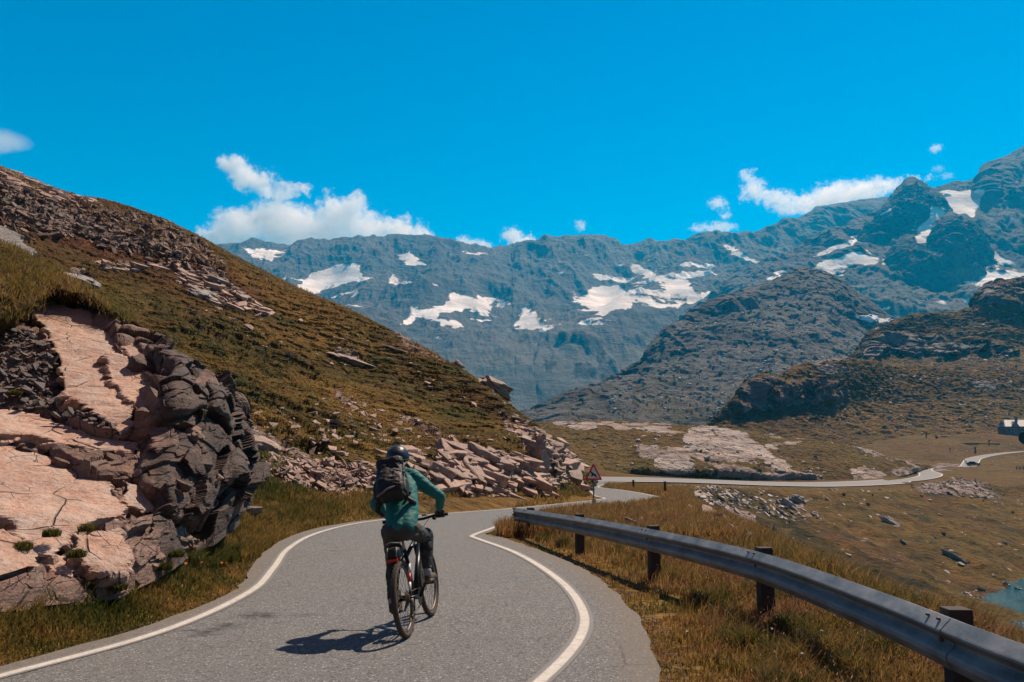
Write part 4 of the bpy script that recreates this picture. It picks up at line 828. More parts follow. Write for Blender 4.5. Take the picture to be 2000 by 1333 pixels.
for px, py, s, sz, lab, V in [
    (905, 704, 1.15, (1.2, .9, .8), 'dark boulder perched on the skyline of the grassy hillside', LHV),
    (985, 752, 2.3, (2.6, 2.2, 1.5), 'large grey overhanging block at the right end of the hillside skyline', LHV),
    (1062, 895, 1.4, (1.1, 1.3, 2.6), 'tall brown block standing in the road cut with a flat pink top', LHV),
    (1045, 868, 1.2, (1.5, 1.2, .7), 'pale ledge capping the tall block of the road cut', LHV),
    (520, 705-0, .01, (.01, .01, .01), '', None),
    (685, 700, 1.4, (2.1, .8, .45), 'bare pale rock plate in the middle of the grassy slope', LHV),
    (470, 862, 1.1, (1.9, 1.2, .55), 'tilted flat block lying below the turf beside the dark outcrop', LHV),
    (773, 676, .8, (1.3, .5, .2), 'thin pale plank of rock lying high on the grassy slope', LHV),
    (148, 540, 1.5, (1.7, 1.2, .55), 'pale split slab lying above the grassy overhang', LHV),
    (385, 570, 1.7, (2.4, 1.5, .6), 'broad pale pink slab on the upper hillside among flat stones', LHV),
    (425, 545, 1.3, (1.7, 1.1, .6), 'pale pink slab just above the broad one on the upper hillside', LHV)]:
    if V is None: continue
    p = at_surface(V, px, py); me = lump_mesh(int(px), .8, M_bould if py > 600 else M_bould_far)
    place_slab(me, p, s, 0, (0, 0), lab, 'rock' if 'boulder' not in lab else 'boulder', None, 'boulder' if 'boulder' in lab else 'rock_block', True, sz)
# ------------------------------------------------------------------ the outcrop in the left foreground
M_out = rock_mat('outcrop_rock', (.30, .17, .125), (.19, .11, .085), (.04, .03, .027), (.20, .155, .135), 1.0, .6, patina=True)
M_out_dark = rock_mat('dark_outcrop_rock', (.15, .086, .064), (.08, .052, .042), (.022, .018, .017), (.10, .085, .078), 1.0, .6)
M_slab = rock_mat('smooth_slab_rock', (.56, .35, .26), (.44, .25, .18), (.17, .10, .08), (.50, .42, .36), .8, .30)
SL = [
 ([(58, 606, 16.6), (85, 592, 17.1), (165, 603, 17.0), (215, 640, 16.2), (228, 672, 15.4), (262, 706, 14.7), (255, 760, 13.2), (262, 832, 12.0), (235, 850, 11.7), (180, 802, 12.3), (125, 772, 12.8), (114, 700, 14.1), (92, 645, 15.5)], .45),
 ([(207, 690, 14.5), (250, 697, 14.5), (300, 737, 13.8), (322, 782, 13.0), (290, 802, 12.5), (240, 774, 12.8), (216, 740, 13.5)], .40),
 ([(228, 662, 15.6), (262, 662, 15.7), (336, 728, 14.6), (332, 742, 14.3), (305, 736, 14.2), (262, 702, 14.7)], .35),
 ([(-300, 850, 10.2), (-60, 862, 11.3), (20, 872, 11.5), (120, 895, 11.4), (200, 938, 10.9), (246, 984, 10.35), (248, 1002, 10.1), (190, 1014, 9.75), (140, 1042, 9.3), (105, 1092, 8.65), (60, 1086, 8.6), (20, 1022, 9.3), (-60, 1000, 9.3), (-300, 1010, 7.9)], .5),
 ([(-300, 775, 11.4), (30, 802, 12.6), (100, 817, 12.5), (190, 850, 12.0), (268, 864, 11.9), (262, 884, 11.5), (150, 876, 11.5), (60, 852, 11.7), (-300, 845, 10.4)], .34),
 ([(150, 1047, 9.15), (232, 1038, 9.5), (252, 1085, 9.2), (240, 1118, 8.9), (175, 1120, 8.7), (140, 1082, 8.8)], .35),
 ([(247, 937, 10.9), (312, 959, 11.1), (324, 985, 10.9), (292, 1002, 10.6), (242, 987, 10.5)], .30),
 ([(318, 768, 12.9), (340, 800, 12.3), (346, 866, 11.5), (302, 880, 11.2), (285, 834, 12.0)], .35),
 ([(362, 800, 13.2), (402, 812, 13.6), (428, 840, 13.6), (396, 852, 12.0), (370, 836, 11.9)], .5),
 ([(382, 882, 12.9), (410, 888, 13.2), (424, 930, 12.0), (402, 922, 11.8)], .4),
 ([(345, 735, 14.9), (385, 733, 15.4), (412, 768, 15.4), (434, 800, 14.8), (400, 800, 12.9), (366, 770, 12.8)], .4),
 ([(-300, 1050, 6.8), (0, 1038, 8.5), (40, 1052, 8.7), (72, 1088, 8.5), (60, 1108, 8.3), (0, 1132, 7.85), (-300, 1130, 6.1)], .35),
 ([(92, 1070, 8.85), (168, 1098, 8.95), (135, 1120, 8.6), (98, 1112, 8.55)], .3),
 ([(245, 1060, 9.6), (300, 1075, 9.9), (335, 1090, 10.1), (300, 1100, 9.7), (250, 1095, 9.4)], .25),
 ([(300, 1010, 10.8), (350, 1030, 11.2), (400, 1058, 11.6), (360, 1060, 11.1), (310, 1040, 10.7)], .3)]
OUT_rows = [
 [(-460, 1235, 5.4), (0, 1195, 7.7), (60, 1190, 8.0), (230, 1170, 8.9), (300, 1135, 9.7), (355, 1103, 10.5), (420, 1062, 12.1), (463, 1024, 13.4), (478, 994, 15.5), (482, 966, 18)],
 [(-460, 1100, 6.0), (0, 1080, 8.1), (150, 1110, 8.7), (250, 1095, 9.3), (330, 1060, 10.3), (400, 1010, 12.0), (466, 960, 13.4), (478, 940, 15.8), (481, 925, 18.5)],
 [(-460, 960, 7.6), (0, 975, 9.6), (150, 975, 10.0), (250, 990, 10.2), (330, 945, 10.9), (400, 905, 12.1), (464, 905, 13.3), (474, 890, 15.8), (478, 880, 18.8)],
 [(-460, 850, 9.6), (0, 865, 11.6), (150, 872, 11.7), (260, 875, 11.6), (340, 865, 11.6), (400, 835, 12.4), (430, 815, 13.2), (440, 805, 16), (444, 805, 19)],
 [(-460, 720, 12.0), (0, 745, 13.6), (120, 745, 13.7), (260, 765, 13.0), (340, 755, 12.5), (395, 768, 13.0), (424, 790, 13.6), (434, 797, 16.3), (440, 802, 19.5)],
 [(-460, 560, 16.5), (0, 600, 17.6), (85, 596, 17.5), (165, 602, 17.4), (235, 640, 16.6), (300, 672, 15.8), (340, 702, 15.4), (385, 730, 15.6), (410, 762, 15.8), (430, 788, 16.8), (437, 796, 18.5), (441, 803, 21)],
 [(-460, 640, 22), (0, 680, 22), (165, 700, 21.5), (300, 760, 20.5), (385, 800, 20), (430, 850, 20.5), (441, 860, 23)]]
OV = loft(OUT_rows, -400, 481, 820, 620, [.13, .2, .2, .2, .2, .12], 1); ON = normals(OV)
if (ON[..., 1]).mean() > 0: ON = -ON
px_, py_ = pix(OV); q = (OV@np.array(Matrix.Rotation(math.radians(24), 3, 'Y')).T)@np.array(Matrix.Rotation(math.radians(-14), 3, 'X')).T
wq = q+np.stack([fbm(OV, .7, 3, 401), fbm(OV, .7, 3, 402), fbm(OV, .7, 3, 403)], -1)*.12
r1, a1, b1 = cells(wq, 1.5, 12, (.75, .8, 1.25)); r2, a2, b2 = cells(wq, .62, 13, (.7, .8, 1.9)); r3, a3, b3 = cells(wq, .22, 14, (.7, .8, 2.2))
right = sstep(250, 380, px_)
scr = patch(px_, py_, [[(-300, 640), (60, 650), (120, 700), (125, 780), (200, 830), (60, 800), (-300, 770)]], OV, 8, 1, 8)
D = (r1-.55)*(.34+.66*right)+(r2-.5)*(.14+.16*right)+(r3-.5)*.035+fbm(OV, .5, 4, 404)*.05-.06*np.exp(-((b1-a1)/.05)**2)
D = D*(1-.75*scr)+scr*((r3-.5)*.12)
vvv = np.linspace(0, 1, 620)[:, None]
und = patch(px_, py_, [[q_[:2] for q_ in s_[0]] for s_ in SL[:7]+SL[11:12]], OV, 1, 1, 8)
D = D-und*.30
OVd = OV+ON*(D*np.clip((vvv)*8, .2, 1))[..., None]
outc = thing('rock_outcrop', 'big pink and dark layered rock outcrop rising beside the left edge of the road', 'rock outcrop')
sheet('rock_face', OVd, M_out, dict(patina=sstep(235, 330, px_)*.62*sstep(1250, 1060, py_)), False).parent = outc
def slab(poly, thick, seed, mat=None, vox=.035, rel=.035):
    W = P([p[0] for p in poly], [p[1] for p in poly], [p[2] for p in poly]); c = W.mean(0)
    u, s_, vt = np.linalg.svd(W-c); n = vt[2]
    if n[2] < 0: n = -n
    W = W-np.outer((W-c)@n, n)*.35
    bm = bmesh.new(); top = [bm.verts.new(w) for w in W]; bot = [bm.verts.new(w-n*thick+(c-w)*.06) for w in W]
    k = len(W); bm.faces.new(top); bm.faces.new(bot[::-1])
    for i in range(k): bm.faces.new([top[i], bot[i], bot[(i+1) % k], top[(i+1) % k]])
    bmesh.ops.triangulate(bm, faces=bm.faces); bmesh.ops.recalc_face_normals(bm, faces=bm.faces)
    me = bpy.data.meshes.new('tmp'); bm.to_mesh(me); bm.free()
    o = bpy.data.objects.new('tmp', me); C.objects.link(o); m = o.modifiers.new('r', 'REMESH'); m.mode = 'VOXEL'; m.voxel_size = vox
    dg = bpy.context.evaluated_depsgraph_get(); dg.update(); me2 = bpy.data.meshes.new_from_object(o.evaluated_get(dg)); bpy.data.objects.remove(o)
    nv = len(me2.vertices); co = np.empty(nv*3, np.float32); me2.vertices.foreach_get('co', co); co = co.reshape(-1, 3).astype(float)
    no = np.empty(nv*3, np.float32); me2.vertex_normals.foreach_get('vector', no); no = no.reshape(-1, 3)
    side = 1-np.clip(no@n, 0, 1)
    qq = (co@np.array(Matrix.Rotation(math.radians(24), 3, 'Y')).T)
    D = fbm(co, 1.3, 4, seed)*rel*2.2+fbm(co, .22, 3, seed+5)*rel*.5+np.abs(fbm(co, .6, 3, seed+8))*rel*1.2
    D = D+side*((cells(qq, .35, seed, (.7, .8, 3.2))[0]-.5)*.22+fbm(co, .8, 3, seed+3)*.16)
    co = co+no*D[:, None]; me2.vertices.foreach_set('co', co.astype(np.float32).ravel()); me2.update()
    me2.polygons.foreach_set('use_smooth', np.zeros(len(me2.polygons), bool))
    me2.materials.clear(); o = link('rock_slab', me2, mat or M_slab); o.parent = outc; return o
o = slab([(-160, 430, 22), (0, 438, 22.5), (30, 455, 22.5), (62, 490, 21.5), (60, 512, 20.8), (20, 508, 20.5), (-160, 500, 20)], .7, 950, M_bould_far, .05); o.parent = None; o.name = 'rock_block'; o['label'] = 'smooth grey rock back above the grassy bank at the left edge'; o['category'] = 'rock'
for i, (pl, th) in enumerate(SL): slab(pl, th, 500+i*9, M_slab if i < 7 or i in (11, 12) else M_out)
# angular blocks of the outcrop's broken end and ledges
for k_, (pl, n, s0, s1) in enumerate((([(285, 700), (345, 710), (385, 745), (405, 790), (410, 830), (430, 900), (432, 985), (400, 1045), (350, 1070), (320, 1000), (335, 900), (290, 880), (290, 800), (320, 790)], 66, .30, .72), ([(60, 880), (260, 870), (350, 900), (340, 1010), (260, 1000), (250, 960), (190, 925), (100, 890)], 9, .16, .32), ([(240, 1000), (330, 1010), (350, 1090), (240, 1150), (60, 1165), (0, 1150), (120, 1110), (240, 1090)], 9, .16, .32))):
    pts = surf_pts(OVd, n, [pl], 2, 1, 3, 0)
    for p in pts:
        s = s0+(s1-s0)*rng.rand()**1.5; me = bigmesh[rng.randint(14)].copy(); me.materials.clear(); me.materials.append(M_out_dark if k_ == 0 and rng.rand() < .55 else M_out)
        o = place_slab(me, p+np.array([-.05, .12, -.05]), s, rng.normal(0, .4)+rng.randint(4)*1.57, (rng.normal(0, .10), rng.normal(0, .10)), name='rock_block', sz=(s, s*.9, s*(1.3+1.1*rng.rand())))
        mw = o.matrix_world.copy(); del o['label']; del o['category']; o.parent = outc; o.matrix_world = mw
# stones fallen from the outcrop
pts = surf_pts(OVd, 1500, [[(0, 640), (60, 650), (120, 700), (125, 780), (200, 830), (260, 860), (60, 800), (0, 790)]], 5, 1, 4, 0); scatter('slate_chips', pts, .03+.12*rng.rand(len(pts))**2.5, SLABS, stone_mat('slate', (.17, .14, .13), (.11, .09, .085), (.05, .045, .04)), .3, label='grey slate chips lying in the gully of the outcrop', cat='slate chips', sink=.3)
def ground_pts(n, polys):
    """points on the ground sheet seen inside polygons of the photograph"""
    out = []
    for pl in polys:
        a = np.array(pl, float); m = n//len(polys); cand = rng.rand(m*4+8, 2)*(a.max(0)-a.min(0))+a.min(0)
        cand = cand[in_poly(cand[:, 0], cand[:, 1], pl)][:m]
        d = np.full(len(cand), 12.0)
        for _ in range(8):
            w3 = P(cand[:, 0], cand[:, 1], d); g = ground_z(w3[:, 0], w3[:, 1]); t_ = (CAMZ-g)/(CAMZ-w3[:, 2]+1e-6); d = d*np.clip(t_, .6, 1.6)
        w3 = P(cand[:, 0], cand[:, 1], d); w3[:, 2] = ground_z(w3[:, 0], w3[:, 1]); out.append(w3)
    return np.concatenate(out)
pts = ground_pts(420, [[(220, 1110), (340, 1095), (365, 1080), (345, 1120), (260, 1160), (220, 1150)], [(480, 1000), (560, 960), (700, 965), (700, 985), (540, 1010), (490, 1020)]]); scatter('fallen_stones', pts, .03+.10*rng.rand(len(pts))**2.5, SLABS, M_stone, .3, False, 'small fallen stones in the verge below the outcrop', 'stones')
for px, py, s, lab in [(265, 1108, .16, 'reddish block lying in the verge just right of the tilted slab'), (232, 1140, .14, 'small flat stone at the foot of the outcrop'), (165, 1195, .20, 'pink stone half hidden in a grass clump by the outcrop'),
                       (5, 1240, .22, 'pale stone at the left edge of the road verge'), (310, 1100, .2, 'orange flat stone leaning on the outcrop foot'), (520, 985, .30, 'brown block standing in grass below the scree'),
                       (560, 965, .42, 'flat pale stone in the green verge beyond the outcrop'), (485, 1005, .5, 'pale flat slab beside the dark end of the outcrop')]:
    p = ground_pts(60, [[(px-4, py-3), (px+4, py-3), (px+4, py+3), (px-4, py+3)]])[0]
    place_slab(bigmesh[int(px) % 14], p+np.array([0, 0, s*.2]), s, rng.rand()*3, (rng.normal(0, .2), rng.normal(0, .2)), lab, 'stone', None, 'stone', False)
# rocks on the bank beyond the rail and on the lake side
bank = [[(1215, 1005), (1290, 985), (1380, 1000), (1440, 1045), (1490, 1078), (1440, 1075), (1380, 1050), (1300, 1020)]]
bx = []
for px, py, d, s in [(1290, 1015, 26, .45), (1305, 1000, 30, .35), (1262, 1016, 22, .4), (1240, 1014, 20, .35), (1340, 1000, 34, .7), (1365, 1010, 30, .8), (1390, 1022, 27, .8), (1405, 1035, 25, .7), (1430, 1046, 22, .6), (1372, 990, 38, .7), (1455, 1052, 20, .55), (1470, 1062, 18.5, .5), (1350, 988, 40, .6), (1325, 985, 42, .5), (1415, 1022, 28, .6), (1445, 1068, 19, .4)]:
    w3 = P(px, py, d); z = ground_z(np.array([w3[0]]), np.array([w3[1]]))[0]; w3[2] = max(min(w3[2]-.1, z+.5), z)
    place_slab(bigmesh[int(px) % 14], w3, s, rng.rand()*2, (rng.normal(0, .2), .15+rng.normal(0, .2)), 'pink flat rock jutting from the dry bank just beyond the guardrail', 'rock', 'rocks on the bank beyond the guardrail', sz=(s*1.2, s, s*.8))
GVm = GV[:, 59:1059]
fs = [[(1300, 950), (1480, 955), (1600, 1010), (1560, 1020), (1400, 1000), (1320, 970)], [(1835, 950), (1875, 935), (1930, 945), (1960, 980), (1900, 975)], [(1780, 955), (1830, 945), (1880, 962), (1800, 972)], [(1440, 985), (1500, 980), (1560, 1000), (1480, 1010)]]
far_only = GVm[(GVm[:, 500, 1] > 90)]
pts = np.concatenate([surf_pts(far_only, 1300, fs, 8, 8, 5, 1.0), surf_pts(far_only, 70, [[(1880, 1165), (1905, 1150), (2000, 1135), (2000, 1168), (1900, 1175)]], 3, 8, 3), surf_pts(far_only, 220, [[(1300, 950), (2000, 960), (2000, 1160), (1700, 1120), (1450, 1050)]], 10, 8, 10)])
scatter('lakeside_stones', pts, .2+.7*rng.rand(len(pts))**3, SLABS, M_stone_far, .25, label='pale stones strewn over the slope between the far road and the lake', cat='stones')
for px, py, sz, lab in [(1405, 1008-20, (2.2, 1.6, 1.4), 'pale grey boulder on the shaded slope below the far road'), (1545, 988, (3.4, 2.2, 1.9), 'large pale boulder heap in the middle of the slope above the lake'), (1560, 975, (2.2, 1.4, 1.2), 'smaller boulder behind the large pale one on the lake slope'),
                        (1745, 1018, (3.2, 1.0, .9), 'long tilted rock rib on the slope right of the boulder heap'), (1870, 1085, (4.2, .9, .8), 'long pale rib of rock low on the slope above the lake'), (1995, 1155, (1.6, 1, 1), 'white rock on the lake shore at the right edge')]:
    p = at_surface(far_only, px, py); place_slab(lump_mesh(int(px), .7, M_bould_far, .2), p, 1, 0, (0, .15), lab, 'boulder', None, 'boulder', True, sz)
for nm, nobj, n, pl, smin, smax in (('right_hill', None, 800, [[(1500, 820), (1700, 720), (2000, 740), (2000, 840), (1800, 850), (1500, 850)], [(1560, 700), (1670, 700), (1670, 740), (1570, 740)]], .3, 1.3), ('upper_right_hill', None, 500, [[(1740, 640), (2000, 600), (2000, 740), (1700, 740)]], .4, 1.8), ('rocky_knoll_terrain', None, 260, [[(1100, 825), (1400, 835), (1750, 900), (1600, 940), (1200, 930)]], .2, 1.0), ('grey_ridge', None, 2600, [[(1150, 800), (1300, 700), (1420, 600), (1560, 545), (1620, 545), (1740, 650), (1700, 800), (1400, 835)]], .6, 3.6)):
    o = bpy.data.objects[nm]; co = np.empty(len(o.data.vertices)*3, np.float32); o.data.vertices.foreach_get('co', co); nc_ = {'right_hill': 1500, 'upper_right_hill': 1200, 'rocky_knoll_terrain': 1000, 'grey_ridge': 1100}[nm]; Vh = co.reshape(-1, nc_, 3).astype(float)
    Vh = Vh[:int(len(Vh)*.85)]; pts = surf_pts(Vh, n, pl, 15, 20, 15)
    scatter('hill_stones', pts, smin+(smax-smin)*rng.rand(len(pts))**3.5, LUMPS, M_stone_far if nm != 'grey_ridge' else stone_mat('grey_boulders', (.30, .285, .26), (.17, .16, .15), (.08, .075, .07), 1), .3, False, {'right_hill': 'pale boulders strewn over the brown hill behind the chalet', 'upper_right_hill': 'pale boulders strewn over the higher brown hill', 'rocky_knoll_terrain': 'pale stones on the rocky knoll beyond the far road', 'grey_ridge': 'pale boulder field covering the grey ridge'}[nm], 'boulders')
# ------------------------------------------------------------------ grass, herbs and seed heads
def grass_mat():
    t = NT('grass_blades'); a = t.attr('tone'); b = t.attr('lum')
    c = t.ramp(a, [(0.0, (.050, .070, .014)), (.22, (.11, .115, .022)), (.42, (.20, .150, .035)), (.62, (.33, .205, .055)), (.78, (.44, .27, .10)), (.90, (.26, .095, .035)), (1.0, (.55, .38, .22))])
    c = t.mix(t.math('MULTIPLY', b, .5), c, (.045, .036, .013))
    t.color(c); t.rough(.6); t.b.inputs['Specular IOR Level'].default_value = .25
    tr = t.n('BsdfTranslucent'); t.l(c, tr.inputs[0]); mx = t.n('MixShader'); mx.inputs[0].default_value = .5
    t.l(t.b.outputs[0], mx.inputs[1]); t.l(tr.outputs[0], mx.inputs[2]); t.l(mx.outputs[0], t.out.inputs[0]); return t.m
M_grass = grass_mat()
def blades(name, pts, h, w_, tone, label, cat, bend=.5, heads=None, lean=(.10, .02)):
    n = len(pts); a = rng.rand(n)*6.283; b = bend*(.3+rng.rand(n)); ca, sa = np.cos(a), np.sin(a)
    ph = rng.rand(n)*6.283; wx, wy = np.cos(ph)*w_*.5, np.sin(ph)*w_*.5
    lean_x = ca*b*h+lean[0]*h; lean_y = sa*b*h+lean[1]*h
    V = np.zeros((n, 5, 3))
    V[:, 0] = pts+np.stack([wx, wy, -.02+0*h], -1); V[:, 1] = pts-np.stack([wx, wy, .02+0*h], -1)
    mid = pts+np.stack([lean_x*.30, lean_y*.30, h*.55], -1); V[:, 2] = mid+np.stack([wx*.75, wy*.75, 0*h], -1); V[:, 3] = mid-np.stack([wx*.75, wy*.75, 0*h], -1)
    tip = pts+np.stack([lean_x, lean_y, h*(1-.25*b)], -1); V[:, 4] = tip
    Fc = np.array([[0, 1, 3], [0, 3, 2], [2, 3, 4]])[None]+(np.arange(n)*5)[:, None, None]
    VV = V.reshape(-1, 3); FF = Fc.reshape(-1, 3); T = np.repeat(tone, 5); L = np.repeat(rng.rand(n), 5)
    if heads is not None:
        k = np.where(rng.rand(n) < heads)[0]; m = len(k); dirv = tip[k]-mid[k]; dirv /= np.linalg.norm(dirv, axis=1, keepdims=True)
        ln = (.016+.028*rng.rand(m))*np.clip(h[k]/.3, .5, 1.4); wd = ln*.15+.0012
        s1 = np.stack([np.cos(ph[k]), np.sin(ph[k]), 0*wd], -1)*wd[:, None]; s2 = np.cross(dirv, s1)
        H = np.zeros((m, 6, 3)); c = tip[k]; H[:, 0] = c-dirv*ln[:, None]*.4; H[:, 5] = c+dirv*ln[:, None]*.7; H[:, 1] = c+s1; H[:, 2] = c+s2; H[:, 3] = c-s1; H[:, 4] = c-s2
        HF = np.array([[0, 2, 1], [0, 3, 2], [0, 4, 3], [0, 1, 4], [5, 1, 2], [5, 2, 3], [5, 3, 4], [5, 4, 1]])[None]+(np.arange(m)*6)[:, None, None]+len(VV)
        VV = np.concatenate([VV, H.reshape(-1, 3)]); FF = np.concatenate([FF, HF.reshape(-1, 3)]); T = np.concatenate([T, np.repeat(np.clip(.88+.14*rng.rand(m), 0, 1), 6)]); L = np.concatenate([L, np.repeat(rng.rand(m)*.3, 6)])
    me = mesh_np(name, VV, FF, True); set_attr(me, 'tone', T); set_attr(me, 'lum', L)
    return link(name, me, M_grass, kind='stuff', label=label, category=cat)
def sample_ground(n, x0, x1, y0, y1, cond, power=2.0):
    out = []; got = 0
    while got < n:
        m = n*2; u = rng.rand(m)
        if power == 2.0: y = 1/(1/y0+(1/y1-1/y0)*u)
        else: y = y0+(y1-y0)*u
        xr = x0+(x1-x0)*rng.rand(m)
        px_ = pix(np.stack([xr, y, 0*y], -1))[0]
        ok = cond(xr, y) & (px_ > -150) & (px_ < 2150); xr, y = xr[ok], y[ok]
        # even on the picture: thin the far points that fall out of the wide box
        out.append(np.stack([xr, y], -1)); got += len(xr)
    q = np.concatenate(out)[:n]; return np.c_[q, ground_z(q[:, 0], q[:, 1])]
def dist_road(x, y): return -sdf_poly(x, y, near_poly)
def patchy(p, size, seed): return fbm(np.c_[p[:, :2], p[:, :1]*0], size, 3, seed)
def verge_tone(p, base, seed):
    n1 = patchy(p, 1.3, seed); n2 = patchy(p, .35, seed+3)
    return np.clip(base+n1*.85+n2*.35+rng.normal(0, .08, len(p)), 0, .93)
# right verge, out to the lip of the bank and over it
def cR(x, y): return (x > -1.0) & (dist_road(x, y) > .02) & (sdf_poly(x, y, BASIN) < 2.0) & ((x > np.interp(y, RR[:, 1][np.argsort(RR[:, 1])], RR[:, 0][np.argsort(RR[:, 1])])-.2) | (y > 19))
p = sample_ground(95000, -.8, 9, 2.6, 24, cR)
d_r = dist_road(p[:, 0], p[:, 1]); sdb_ = sdf_poly(p[:, 0], p[:, 1], BASIN)
hh = (.035+.10*sstep(.1, 1.2, d_r))*(.6+.8*rng.rand(len(p)))*(1+.9*np.clip(patchy(p, .7, 91)+.1, 0, 1)*2)
hh *= 1+.8*sstep(-1.2, .2, sdb_)
bare = (patchy(p, .45, 95) < -.18) & (d_r < 1.2); p, hh, d_r = p[~bare], hh[~bare], d_r[~bare]
blades('verge_grass', p, hh, .005+.004*rng.rand(len(p))+p[:, 1]*.0006, verge_tone(p, .68, 81), 'dry tan and green grass between the road and the guardrail', 'grass', .55)
p = sample_ground(9000, .5, 9, 3, 20, lambda x, y: cR(x, y) & (dist_road(x, y) > .55)); keep = patchy(p, .8, 97)+.35*rng.rand(len(p)) > .12; p = p[keep]
blades('seed_grass', p, (.12+.22*rng.rand(len(p))), .0035+p[:, 1]*.0005+0*p[:, 0], np.clip(.72+.2*rng.rand(len(p)), 0, .93), 'tall reddish seed grass by the guardrail', 'grass', .45, heads=.8, lean=(.25, 0))
p = sample_ground(34000, 2.7, 9, 3.2, 30, lambda x, y: (sdf_poly(x, y, BASIN) > -1.9) & (sdf_poly(x, y, BASIN) < 1.3))
blades('bank_grass', p, (.06+.17*rng.rand(len(p))**1.8), .004+p[:, 1]*.0006+0*p[:, 0], np.clip(.80+.25*patchy(p, 2, 99)+.12*rng.rand(len(p)), 0, .95), 'tall ochre and rusty grass on the lip of the bank above the lake', 'grass', .4, heads=.30, lean=(.2, 0))
# tussocks: dense rooted clumps
def tussocks(name, centres, r, h, n, tone, label, spread=.8):
    P_, H_, T_ = [], [], []
    for c, rr_, h_, t_ in zip(centres, r, h, tone):
        a = rng.rand(n)*6.283; q = np.sqrt(rng.rand(n))*rr_; x = c[0]+np.cos(a)*q; y = c[1]+np.sin(a)*q
        P_.append(np.c_[x, y, c[2]+0*x]); H_.append(h_*(1.1-.55*q/rr_)*(.7+.5*rng.rand(n))); T_.append(np.clip(t_+rng.normal(0, .07, n), 0, 1))
    P_ = np.concatenate(P_); H_ = np.concatenate(H_)
    return blades(name, P_, H_, .005+P_[:, 1]*.0006, np.concatenate(T_), label, 'grass', spread, heads=.03)
ctr = sample_ground(95, .3, 7, 6, 22, lambda x, y: cR(x, y) & (dist_road(x, y) > .7) & (sdf_poly(x, y, BASIN) < .5))
tussocks('grass_tussocks', ctr, .10+.14*rng.rand(95), .16+.20*rng.rand(95), 330, .12+.55*rng.rand(95)**1.3, 'dark green and straw tussocks under the guardrail')
# rusty grass at the apex of the bend and on the far side of the rail
def box_rw(x, y): return (dist_road(x, y) > .05)
p = sample_ground(42000, -1.0, 12.5, 18.5, 60, lambda x, y: box_rw(x, y) & (x > -.6) & (sdf_poly(x, y, BASIN) < 1.5) & (y < 62) & ~((y > 44) & (x < 6)) & ~((y > 34) & (x < 5.0)))
gate = (p[:, 0] > np.interp(p[:, 1], [18.5, 20.6, 24, 28, 31.6, 35.2, 40, 46.5, 53.6, 60], [-.4, -.4, .3, 1.3, 2.9, 4.9, 6.8, 8.6, 9.8, 9.8])); p = p[gate]
blades('rusty_grass', p, (.14+.22*rng.rand(len(p)))*np.clip(1.2-.1*patchy(p, 2, 61), .6, 1.5), .012+p[:, 1]*.0009+0*p[:, 0], np.clip(.68+.35*patchy(p, 2.5, 63)+.14*rng.rand(len(p)), .15, .95), 'rusty red and ochre grass inside the bend around the road sign', 'grass', .4, heads=.25)
p = sample_ground(9000, 6, 26, 62, 125, lambda x, y: (dist_road(x, y) > .3) & (sdf_poly(x, y, BASIN) < 1.5) & (x > 8.6+ (y-74)*.06), 1.0)
blades('island_grass', p, .25+.35*rng.rand(len(p)), .05+0*p[:, 0], np.clip(.68+.3*patchy(p, 5, 63)+.14*rng.rand(len(p)), .15, .95), 'ochre grass on the strip between the two roads', 'grass', .4)
# left verge
def cL(x, y):
    xl = np.interp(y, RL[:, 1], RL[:, 0]); return (dist_road(x, y) > .02) & (x < xl+.05) & (x > np.interp(y, [4, 8, 10, 12, 14, 20, 26, 34], [-7.2, -6.2, -6.2, -6.9, -8.5, -11, -10, -8]))
p = sample_ground(80000, -12, 0, 4.5, 27, cL)
d_r = dist_road(p[:, 0], p[:, 1])
hh = (.03+.13*sstep(.05, .9, d_r))*(.6+.8*rng.rand(len(p)))*(1+1.6*np.clip(patchy(p, .8, 101)+.05, 0, 1))
blades('left_verge_grass', p, hh, .006+.004*rng.rand(len(p))+p[:, 1]*.0006, np.clip(verge_tone(p, .44, 83), 0, .95), 'green and brown grass along the left road edge under the outcrop', 'grass', .6)
ctr = ground_pts(54, [[(60, 1140), (230, 1150), (330, 1130), (420, 1080), (480, 1060), (440, 1110), (330, 1160), (200, 1215), (40, 1235), (10, 1180)]])
tussocks('left_tussocks', ctr, .12+.16*rng.rand(len(ctr)), .16+.18*rng.rand(len(ctr)), 420, .05+.4*rng.rand(len(ctr)), 'green grass tussocks at the foot of the outcrop', .9)
ctr = ground_pts(6, [[(120, 1150), (210, 1150), (215, 1190), (120, 1195)]])
tussocks('big_tussock', ctr, .3+0*ctr[:, 0], .42+0*ctr[:, 0], 1500, .12+.2*rng.rand(len(ctr)), 'big green tussock in front of the tilted slabs', 1.1)
p = ground_pts(30000, [[(470, 1010), (560, 990), (640, 985), (760, 982), (1000, 972), (1130, 962), (1180, 966), (1130, 974), (1000, 985), (880, 990), (730, 1003), (620, 1028), (520, 1075), (480, 1060)]])
p = p[dist_road(p[:, 0], p[:, 1]) > .03]
blades('roadside_grass', p, (.08+.18*rng.rand(len(p))), .010+p[:, 1]*.0009, np.clip(.52+.5*patchy(p, 2.5, 63)+.14*rng.rand(len(p)), .05, .93), 'brown and green grass along the outside of the bend', 'grass', .5)
